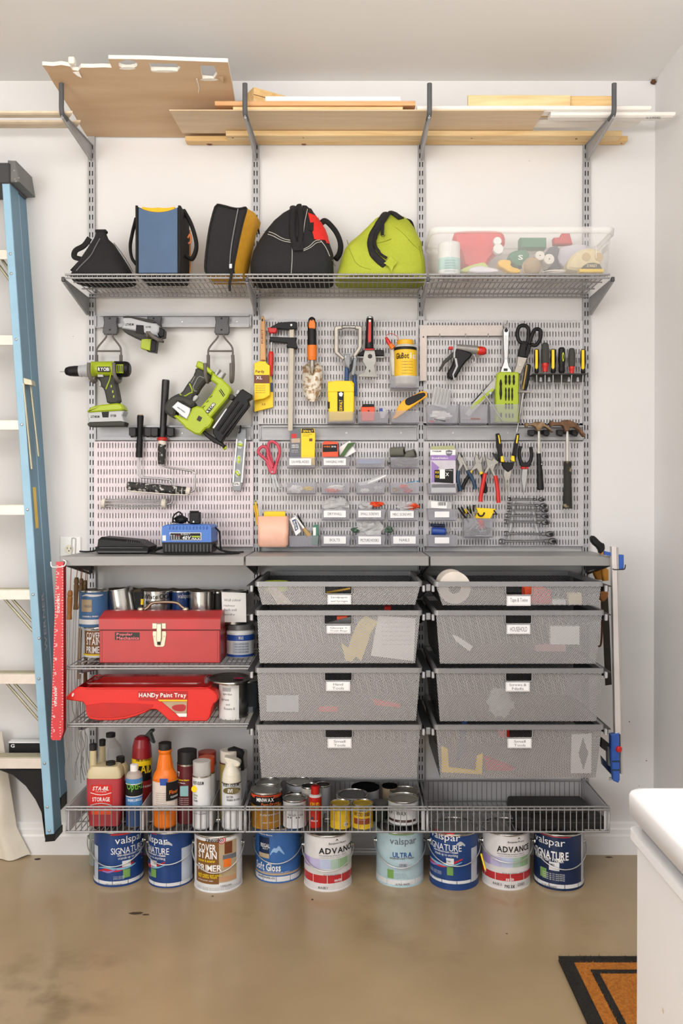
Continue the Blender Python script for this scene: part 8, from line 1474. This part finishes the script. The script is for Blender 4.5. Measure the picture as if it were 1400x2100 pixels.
# far end: clamp bar, saws
t = T('clamp_guide', 'long silver clamp edge guide with blue ends hanging at the shelf end', 'clamp guide'); d = 0.345; m_alu = mat('anodised_aluminium',(226,220,218),0.35,0.35,var=0.02); m_cb = mat('clamp_blue',(48,92,178),0.42)
pp('bar', [(1254,1121),(1264,1121),(1273,1506),(1261,1506)], d-0.02, d, m_alu, t, 0.001); pp('bar_edge', [(1264,1123),(1268,1123),(1277,1588),(1273,1588),(1270,1400)], d-0.02, d-0.003, mat('alu_edge',(188,184,180),0.4,0.4), t, 0.001)
pp('blue_end', [(1268,1138),(1279,1138),(1279,1167),(1268,1167)], d-0.03, d-0.004, m_cb, t, 0.002); pp('blue_end', [(1240,1130),(1252,1133),(1252,1140),(1240,1138)], d-0.03, d-0.012, m_cb, t, 0.001); pp('blue_clamp', [(1252,1507),(1270,1504),(1271,1600),(1268,1606),(1258,1602),(1253,1560)], d-0.016, d+0.006, m_cb, t, 0.003)
for y in (1560,1578): pp('clamp_rib', rc(1255,y,1270,y+3), d, d+0.008, m_navy, t, 0)
p = W(1266,1535,d); B().lathe([(0.010,0),(0.010,0.008),(0.007,0.010)], (p.x,-d-0.004,p.z), (0.4,-1,0), 14).obj('red_button', m_rd, t); pp('jaw', [(1233,1512),(1252,1528),(1252,1548),(1233,1534)], d-0.05, d-0.03, m_dg, t, 0.002); pp('jaw', [(1234,1552),(1254,1575),(1256,1592),(1236,1570)], d-0.05, d-0.03, m_vd, t, 0.002); pp('jaw_link', [(1246,1534),(1255,1534),(1256,1574),(1247,1570)], d-0.04, d-0.014, m_al, t, 0.001); turn('screw', (1251,1594), (1251,1600), [(0,2.4),(1,2.4)], d-0.02, m_st, t, 8)
t = T('wire_hook', 'black wire hook at the shelf end carrying the clamp guide', 'hook'); B().tube(curve(path([(1256,1165,0.33),(1258,1168,0.36),(1270,1168,0.37),(1280,1167,0.37),(1282,1158,0.37)]),4), 0.0018, 6).obj('wire', m_bk, t)
SW = cv(1180,1080,3.75); t = T('hand_saw', 'hand saw with black and amber grip hanging behind the clamp guide', 'saw'); d = 0.20
pp('grip', SW((118,90),(130,70),(150,72),(200,125),(225,130),(228,185),(190,215),(180,170),(130,130)), d-0.012, d+0.012, m_bk, t, 0.004, 1); pp('amber_body', SW((195,190),(220,190),(222,300),(255,335),(255,415),(215,420),(200,300)), d-0.010, d+0.010, mat('amber_grip',(206,140,40),0.45), t, 0.003); pp('amber_pommel', SW((180,490),(205,470),(250,470),(255,540),(215,585),(185,560)), d-0.012, d+0.008, mat('brown_amber',(150,92,30),0.45), t, 0.004, 1); pp('blade', SW((200,560),(245,460),(262,800),(278,1215),(228,1222),(205,700)), d-0.002, d, mat('dark_saw_blade',(44,40,34),0.4,0.5), t, 0)
t = T('key_hole_saw', 'second saw handle in golden plastic showing under the solid shelf', 'saw'); pp('handle', SW((140,350),(200,330),(235,330),(235,410),(165,410),(150,380)), 0.13, 0.152, mat('golden_handle',(176,116,26),0.45), t, 0.003); b = B(); b.tube(curve(path([(1233,1210,0.14),(1234,1280,0.14),(1232,1320,0.14),(1226,1326,0.14)]),4), 0.0035, 6); b.obj('hooked_end', m_brw, t)
# drawer contents that show over the rims and through the mesh
def inb(name, label, cat, key, pts, dd, th, m, e=0.001):
    t = T(name, label, cat, 'things inside the mesh drawers'); pp('body', pts, dd-th, dd, m, t, e); return t
dq = 0.42
t = T('tape_roll', 'big roll of white masking tape standing in the shallow drawer', 'tape'); p = W(932,1205,dq); rT = 33*K(dq); zc_ = DRW['r1']['z0']+0.002+rT
b = B(); b.lathe([(rT*.38,0),(rT,0),(rT,0.11),(rT*.38,0.11),(rT*.38,0)], (p.x,-dq,zc_), (0,1,0), 30, False); b.obj('roll', mat('masking_tape_cream',(226,216,206),0.7), t); B().lathe([(rT*.375,0.001),(rT*.375,0.109)], (p.x,-dq,zc_), (0,1,0), 24, False).obj('cardboard_core', m_lidg, t)
inb('orange_box', 'orange and blue box showing in the tape drawer window', 'box', 'r1', rc(1076,1206,1118,1239), 0.41, 0.05, m_or2); inb('red_packet', 'red packet pressed on the tape drawer mesh', 'packet', 'r1', rc(1104,1209,1130,1238), 0.424, 0.012, m_rd); inb('cream_block', 'cream block pressed on the tape drawer mesh', 'block', 'r1', rc(1166,1217,1193,1240), 0.424, 0.03, m_cream); inb('white_tub', 'low white tub beside the cream block in the tape drawer', 'tub', 'r1', rc(1132,1230,1160,1240), 0.424, 0.03, m_wt)
inb('sandpaper_sheet', 'clear sachet of rusty bits in the sandpaper drawer', 'sachet', 'm1', [(546,1205),(565,1203),(600,1238),(570,1240)], 0.424, 0.01, mat('pale_brown_bits',(176,150,132),0.7,scale=120,dark=(214,206,200)))
t = T('tape_ring', 'round grey tape with a lime edge in the sandpaper drawer', 'tape'); p = W(565,1192,0.36); b = B(); b.lathe([(0.030,0),(0.038,0),(0.038,0.03),(0.030,0.03)], (p.x,-0.34,DRW['m1']['z0']+0.035), (0,0,1), 24); b.obj('ring', m_lg, t)
inb('kraft_envelope', 'small brass rods lying behind the sandpaper drawer window', 'rods', 'm1', [(668,1214),(718,1205),(719,1209),(670,1218)], 0.40, 0.02, mat('brass',(190,150,70),0.3,0.9))
inb('yellow_sheet', 'folded yellow gloves pressed against the drawer mesh', 'gloves', 'm2', [(749,1262),(775,1275),(758,1302),(757,1310),(740,1357),(730,1346),(722,1357),(708,1355),(705,1340),(698,1318),(714,1328),(722,1302),(735,1275)], 0.4245, 0.006, mat('glove_yellow',(230,206,96),0.6)); w_ = inb('paper_sheet', 'white printed paper leaning against the gloves drawer mesh', 'paper', 'm2', [(775,1262),(852,1268),(848,1356),(760,1345)], 0.4245, 0.002, m_wt)
for k in range(6): txt(w_, 'warranty and care notes for the owner', (782,1275+k*9,842,1279+k*9,0.4247), m_slate)
inb('red_tool', 'red handled tool in the gloves drawer window', 'tool', 'm2', rc(690,1264,712,1272), 0.40, 0.03, m_or2); inb('clear_film', 'grey film scraps behind the gloves drawer window', 'film', 'm2', [(668,1278),(690,1272),(720,1264),(720,1281),(668,1281)], 0.405, 0.02, m_lidg); inb('red_cap_box', 'red topped box peeking over the gloves drawer rim', 'box', 'm2', rc(788,1244,802,1256), 0.30, 0.04, m_rd)
inb('pale_packet', 'pale packet with grey print against the third drawer mesh', 'packet', 'm3', rc(546,1426,612,1460), 0.4245, 0.006, m_pale); inb('red_bar', 'long red bar slanting in the third drawer', 'bar', 'm3', [(764,1434),(820,1444),(820,1452),(768,1446)], 0.4245, 0.012, m_rd); inb('red_bar', 'short red bar low in the third drawer', 'bar', 'm3', rc(654,1450,692,1460), 0.4245, 0.012, m_rd)
inb('white_carton', 'white carton behind the household drawer mesh', 'carton', 'r2', rc(1128,1284,1188,1322), 0.424, 0.02, m_wt); inb('white_strap', 'white curved strap behind the household drawer mesh', 'strap', 'r2', [(928,1302),(940,1306),(970,1326),(962,1336),(935,1315)], 0.424, 0.008, m_wt); inb('pink_box', 'pinkish flat box low behind the household drawer mesh', 'box', 'r2', rc(1098,1322,1160,1336), 0.424, 0.03, mat('dusty_pink',(190,140,140),0.6)); film('clear wrap bundle behind the screws drawer mesh', 1025, 1440, 24, 26, 0.395, 'plastic_wrap', 51, m_film, 'wrap', 0.02)
inb('yellow_bracket', 'yellow L-shaped bracket pressed against the lowest drawer mesh', 'frame', 'r4', [(905,1530),(918,1536),(920,1574),(975,1580),(978,1550),(990,1545),(988,1588),(905,1584)], 0.4245, 0.008, YEL); inb('paper_leaflet', 'white leaflet with a dark diamond against the lowest drawer mesh', 'leaflet', 'r4', [(1172,1506),(1213,1504),(1212,1586),(1170,1586)], 0.4245, 0.002, m_wt); inb('dark_diamond', 'dark diamond shaped tag on the white leaflet', 'tag', 'r4', [(1195,1512),(1206,1545),(1196,1580),(1186,1545)], 0.4262, 0.0012, m_slate); inb('red_scrap', 'red scraps low in the lowest drawer beside the frame', 'scraps', 'r4', [(992,1550),(1030,1565),(1055,1575),(1050,1582),(995,1580)], 0.42, 0.02, m_vr)
inb('blue_tube', 'blue capped clear tube standing in the lowest drawer', 'tube', 'r4', [(947,1480),(958,1480),(952,1545),(938,1560)], 0.40, 0.02, m_bl); inb('red_spool', 'red spool beside the lowest drawer window', 'spool', 'r4', rc(1024,1498,1044,1512), 0.41, 0.03, m_rd)
# ---------------------------------------------------------------- stepladder hung on the wall
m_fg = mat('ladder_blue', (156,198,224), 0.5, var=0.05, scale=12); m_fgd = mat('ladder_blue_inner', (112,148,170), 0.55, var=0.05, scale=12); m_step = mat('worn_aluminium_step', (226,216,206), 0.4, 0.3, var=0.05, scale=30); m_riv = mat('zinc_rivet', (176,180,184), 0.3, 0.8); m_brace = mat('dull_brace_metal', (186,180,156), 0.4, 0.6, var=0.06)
t = T('stepladder', 'blue fibreglass stepladder with pale metal steps hung against the wall', 'ladder'); d1, d0, MX = 0.17, 0.09, -1.47
def mir(o_pts, y0, y1, nm, m):             # a piece and its twin on the other rail
    b = B(); b.prism(o_pts, y0, y1, 0.001); b.obj(nm, m, t)
    b = B(); b.prism([(2*MX-x, z) for x, z in o_pts], y0, y1, 0.001); b.obj(nm, m, t)
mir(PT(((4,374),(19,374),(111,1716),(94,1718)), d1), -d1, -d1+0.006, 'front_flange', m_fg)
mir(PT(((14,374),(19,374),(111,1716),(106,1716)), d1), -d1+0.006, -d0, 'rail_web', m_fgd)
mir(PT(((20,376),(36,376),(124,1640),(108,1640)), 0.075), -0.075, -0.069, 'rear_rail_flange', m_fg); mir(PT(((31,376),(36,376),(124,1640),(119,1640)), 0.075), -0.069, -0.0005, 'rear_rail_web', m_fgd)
mir(PT(((93,1712),(112,1710),(112,1725),(92,1727)), d1+0.002), -d1-0.002, -d0+0.002, 'rubber_foot', m_bk); mir(PT(((107,1636),(125,1636),(125,1661),(110,1661)), 0.077), -0.077, -0.012, 'rear_foot', m_bk)
xl = 2*MX-WX(22,d1); mcp = mat('cap_charcoal',(60,60,62),0.5)
b = B(); x1c = WX(20,d1)+0.004; b.box(2*MX-x1c, x1c, -d1-0.004, -0.012, WZ(377,d1), WZ(334,d1), 0.004); b.obj('top_cap', mcp, t)
b = B(); b.prism(PT(((19,332),(36,333),(43,376),(21,377)), d1-0.02), -d1+0.004, -0.014, 0.003); b.obj('cap_end', mat('cap_grey',(112,112,110),0.5), t)
for px, py in ((29,350),(33,372),(31,368),(39,365)): p = W(px,py,d1-0.005); B().lathe([(0.003,0),(0.002,0.001)], (p.x,-d1+0.0035,p.z), (0,-1,0), 8).obj('cap_rivet', m_riv, t)
SY = ((512,531,497),(687,707,682),(862,881,853),(1036,1056,1024),(1210,1230,1190),(1383,1403,1369),(1556,1577,1536))
for y0, y1, yt in SY:
    xe = 4+(y0-374)*90/1344+3; X1 = WX(xe,d1-0.004); z1, z0 = WZ(y0,d1-0.004), WZ(y1,d1-0.004)
    b = B(); b.box(2*MX-X1, X1, -d1+0.007, -d1+0.011, z0, z1, 0.0005); b.box(2*MX-X1, X1, -d1+0.011, -d0-0.001, z1-0.003, z1, 0.0005) if False else None
    b.box(2*MX-X1, X1, -d1+0.0109, -0.095, z1-0.004, z1-0.0002); b.obj('step', m_step, t)
    for j in range(4): y = -d1+0.018+j*0.014; B().box(2*MX-X1, X1, y, y+0.006, z1-0.0002, z1+0.002).obj('tread_rib', m_brace, t)
    for sx in (0, 1): px, py = xe+5, (y0+y1)/2-1; p = W(px,py,d1); x = p.x if not sx else 2*MX-p.x; B().lathe([(0.0055,0),(0.0045,0.002),(0.002,0.003)], (x,-d1,p.z), (0,-1,0), 10).obj('rivet', m_riv, t)
for px, py in ((23,561),(80,1309),(97,1655),(101,1704)): p = W(px,py,d1); B().lathe([(0.0055,0),(0.0045,0.002),(0.002,0.003)], (p.x,-d1,p.z), (0,-1,0), 10).obj('rivet', m_riv, t)
for a, c in (((-20,520),(20,575)),((-5,1212),(72,1300)),((0,1385),(84,1482))):
    for o in (0, 14): b = B(); p0, p1 = W(a[0]+o*1.1,a[1],0.11), W(c[0]+o*.3,c[1]-o,0.11); b.tube([p0,p1], 0.0052, 6, flat=(1,0.6)); b.obj('diagonal_brace', m_brace, t)
for a, c in (((48,786),(65,962)),((62,786),(79,936))): B().tube(path([a,((a[0]+c[0])/2,(a[1]+c[1])/2),c],d1-0.004-(0.03 if a[0] > 50 else 0)), 0.0042, 6).obj('spreader_bar', m_brace, t)
pp('spreader_plate', [(46,774),(64,779),(66,790),(48,788)], d1-0.04, d1+0.001-0.006, m_brace, t, 0.001)
pp('gusset', [(-60,1578),(86,1578),(92,1720),(91,1690),(84,1665),(72,1640),(52,1612),(26,1590),(0,1580)], 0.12, 0.145, m_bk, t, 0.002)
for nm, pts, m, tx in (('warning_label',((32,524),(40,524),(44,580),(36,582)),m_pale,None),('torn_label',((36,592),(50,596),(51,694),(45,692),(41,640)),m_pale,None),('yellow_label',((65,1000),(72,999),(79,1083),(71,1083)),m_yc,None),('label_remnant',((30,403),(34,402),(36,433),(32,432)),m_wt,None)):
    Xw = WX(0,0); b = B(); P_ = [W(x,y,0.128) for x, y in pts]; f = lambda z: WX(19,d1)+(WZ(374,d1)-z)*(WX(111,d1)-WX(19,d1))/(WZ(374,d1)-WZ(1716,d1)); zz_ = [p.z for p in P_]; b.add([(f(max(zz_))+0.0009,-d1+0.022,max(zz_)),(f(max(zz_))+0.0009,-d1+0.052,max(zz_)),(f(min(zz_))+0.0009,-d1+0.052,min(zz_)),(f(min(zz_))+0.0009,-d1+0.022,min(zz_))], [(0,1,2,3)]); b.obj(nm, m, t)
za, zb_ = WZ(1215,0.13), WZ(1335,0.13); b = B(); fa, fb = f(za)+0.0012, f(zb_)+0.0012; txt(t, 'WERNER', [(fb,-d1+0.052,zb_),(fa,-d1+0.052,za),(fa,-d1+0.028,za),(fb,-d1+0.028,zb_)], m_pale, 1)
t = T('black_box', 'flat black box with a white logo standing behind the lowest ladder step', 'box'); pp('body', rc(18,1521,83,1560), 0.03, 0.06, m_bk, t, 0.001); pp('white_edge', rc(18,1521,83,1524), 0.031, 0.0605, m_wt, t, 0); txt(t, 'G', (22,1526,30,1533,0.0602), m_wt, 1)
t = T('drop_cloth', 'cream canvas drop cloth hanging down behind the ladder foot', 'cloth'); q = random.Random(5); rr = []
for j in range(15):
    y = 1500+(1762-1500)*j/14; f_ = j/14; row = []
    for k in range(31):
        u = k/30; px = -160+(162+30*f_+18*max(0,f_-.8)/.2*1.2)*u; fold = math.sin(u*22+1.5*f_)*0.5+math.sin(u*9+f_*2)*0.5; row.append(Vector((WX(px,0.06), -0.055-0.022*fold*(0.5+f_)-0.03*max(0,f_-.85), max(0.002, WZ(y,0.06)-0.004*fold))))
    rr.append(row)
b = B(); b.loft(rr, False, False, True); b.loft([[p+Vector((0,0.003,0)) for p in r] for r in rr[::-1]], False, False, True); b.obj('folded_cloth', mat('cream_canvas',(226,218,204),0.95,var=0.05,scale=14,bump=0.3), t)
# ---------------------------------------------------------------- chest freezer and door mat
t = T('chest_freezer', 'white chest freezer with a rounded lid close to the camera at the right wall', 'freezer'); t['label'] = 'big white chest freezer with a rounded lid standing beside the door mat'
m_fz = mat('freezer_white', (222,222,225), 0.28, var=0.006, scale=4, coat=0.3); FX0, FX1, FY0, FY1 = 0.424, 1.085, -2.93, -1.855
B().box(FX0+0.006, FX1, FY0, FY1-0.006, 0.02, 0.800, 0.012).obj('cabinet', m_fz, t); B().box(FX0+0.014, FX1-0.01, FY0+0.01, FY1-0.014, 0.800, 0.826, 0.002).obj('lid_gasket', mat('gasket_grey',(150,150,152),0.7), t)
zt_ = 0.866; b = B(); rings = []
for z, e in ((0.826,0.004),(0.829,0),(0.857,0.0),(0.862,0.002),(0.865,0.006),(zt_,0.012)): rings.append(rr_(FX0-0.004+e, FX1-e, FY0+e, FY1+0.004-e, z, 0.016, 5))
b.loft(rings, True, True, True); b.obj('lid', m_fz, t)
b = B(); b.loft([rr_(FX0+0.002, FX1, FY0, FY1-0.002, 0.786, 0.012), rr_(FX0-0.002, FX1, FY0, FY1+0.002, 0.792, 0.014), rr_(FX0-0.002, FX1, FY0, FY1+0.002, 0.806, 0.014)], True, True, False); b.obj('upper_trim', m_fz, t)
for y, z, r in ((-1.98,0.60,0.004),(-1.955,0.42,0.003)): B().lathe([(r,0),(r*.6,0.0006)], (FX0+0.006,y,z), (-1,0,0), 8).obj('scuff_mark', mat('scuff_tan',(196,170,150),0.8), t)
for x, y in ((FX0+0.05,FY1-0.06),(FX1-0.05,FY1-0.06),(FX0+0.05,FY0+0.06),(FX1-0.05,FY0+0.06)): B().lathe([(0.02,0),(0.02,0.021)], (x,y,0), n=10).obj('foot', m_bk, t)
t = T('door_mat', 'coir door mat with orange field and two black border lines on the concrete', 'door mat'); MX0, MX1, MY0, MY1 = 0.588, 1.075, -1.50, -0.742
m_coir = mat('coir_orange', (186,116,34), 0.95, scale=140, dark=(146,84,22), bump=0.9); m_coib = mat('coir_black', (34,28,22), 0.95, scale=140, dark=(16,13,11), bump=0.9)
B().box(MX0, MX1, MY0, MY1, 0.001, 0.009, 0.003).obj('backing', m_coib, t)
def frame(e, w, z, m, nm):
    b = B(); o = [(MX0+e,MY0+e),(MX1-e,MY0+e),(MX1-e,MY1-e),(MX0+e,MY1-e)]; i = [(MX0+e+w,MY0+e+w),(MX1-e-w,MY0+e+w),(MX1-e-w,MY1-e-w),(MX0+e+w,MY1-e-w)]; b.loft([[(x,y,0.009) for x, y in o],[(x,y,z) for x, y in o],[(x,y,z) for x, y in i],[(x,y,0.009) for x, y in i]], True, False, False); b.obj(nm, m, t)
frame(0.001, 0.034, 0.0155, m_coib, 'outer_border'); frame(0.036, 0.034, 0.016, m_coir, 'orange_band'); frame(0.071, 0.020, 0.0155, m_coib, 'inner_border')
B().box(MX0+0.0915, MX1-0.0915, MY0+0.0915, MY1-0.0915, 0.009, 0.0158).obj('orange_field', m_coir, t)
q = random.Random(12)
for nm, m in (('orange_pile', m_coir), ('black_pile', m_coib)):
    V = []; Fc = []
    for k in range(11000):
        x, y = q.uniform(MX0,MX1), q.uniform(MY0,MY1); e = min(x-MX0, MX1-x, y-MY0, MY1-y); blk = e < 0.035 or 0.071 < e < 0.091
        if blk != (nm == 'black_pile'): continue
        a = q.uniform(0,2*PI); h = q.uniform(0.003,0.008); w_ = 0.0007; l = q.uniform(0.001,0.006); o = len(V); V += [(x-w_*math.sin(a),y+w_*math.cos(a),0.0145),(x+w_*math.sin(a),y-w_*math.cos(a),0.0145),(x+l*math.cos(a),y+l*math.sin(a),0.015+h)]; Fc.append((o,o+1,o+2))
    b = B(); b.add(V, Fc); b.obj(nm, m, t, kind='stuff')
# dried leaf scraps and drips on the floor
m_spot = mat('floor_spot', (70,54,40), 0.9)
for k, (px, py, rx, ry) in enumerate(((278,1873,17,3),(298,1876,8,2),(75,1762,7,2),(1250,1758,9,1.5),(640,1845,3,1.5),(1040,1915,3,1),(435,1838,3,1.2))):
    dd = dsolve(py, 0.0); x = WX(px,dd); kk = K(dd); ry2 = ry*(D-dd)**2/(F*CZ)
    B().add([(x+rx*kk*math.cos(a)*q.uniform(.7,1.1), -dd+ry2*math.sin(a)*q.uniform(.7,1.1), 0.0006) for a in [i*PI/6 for i in range(12)]], [tuple(range(12))]).obj('trim_floor_spot', m_spot, kind='structure')
rebase()
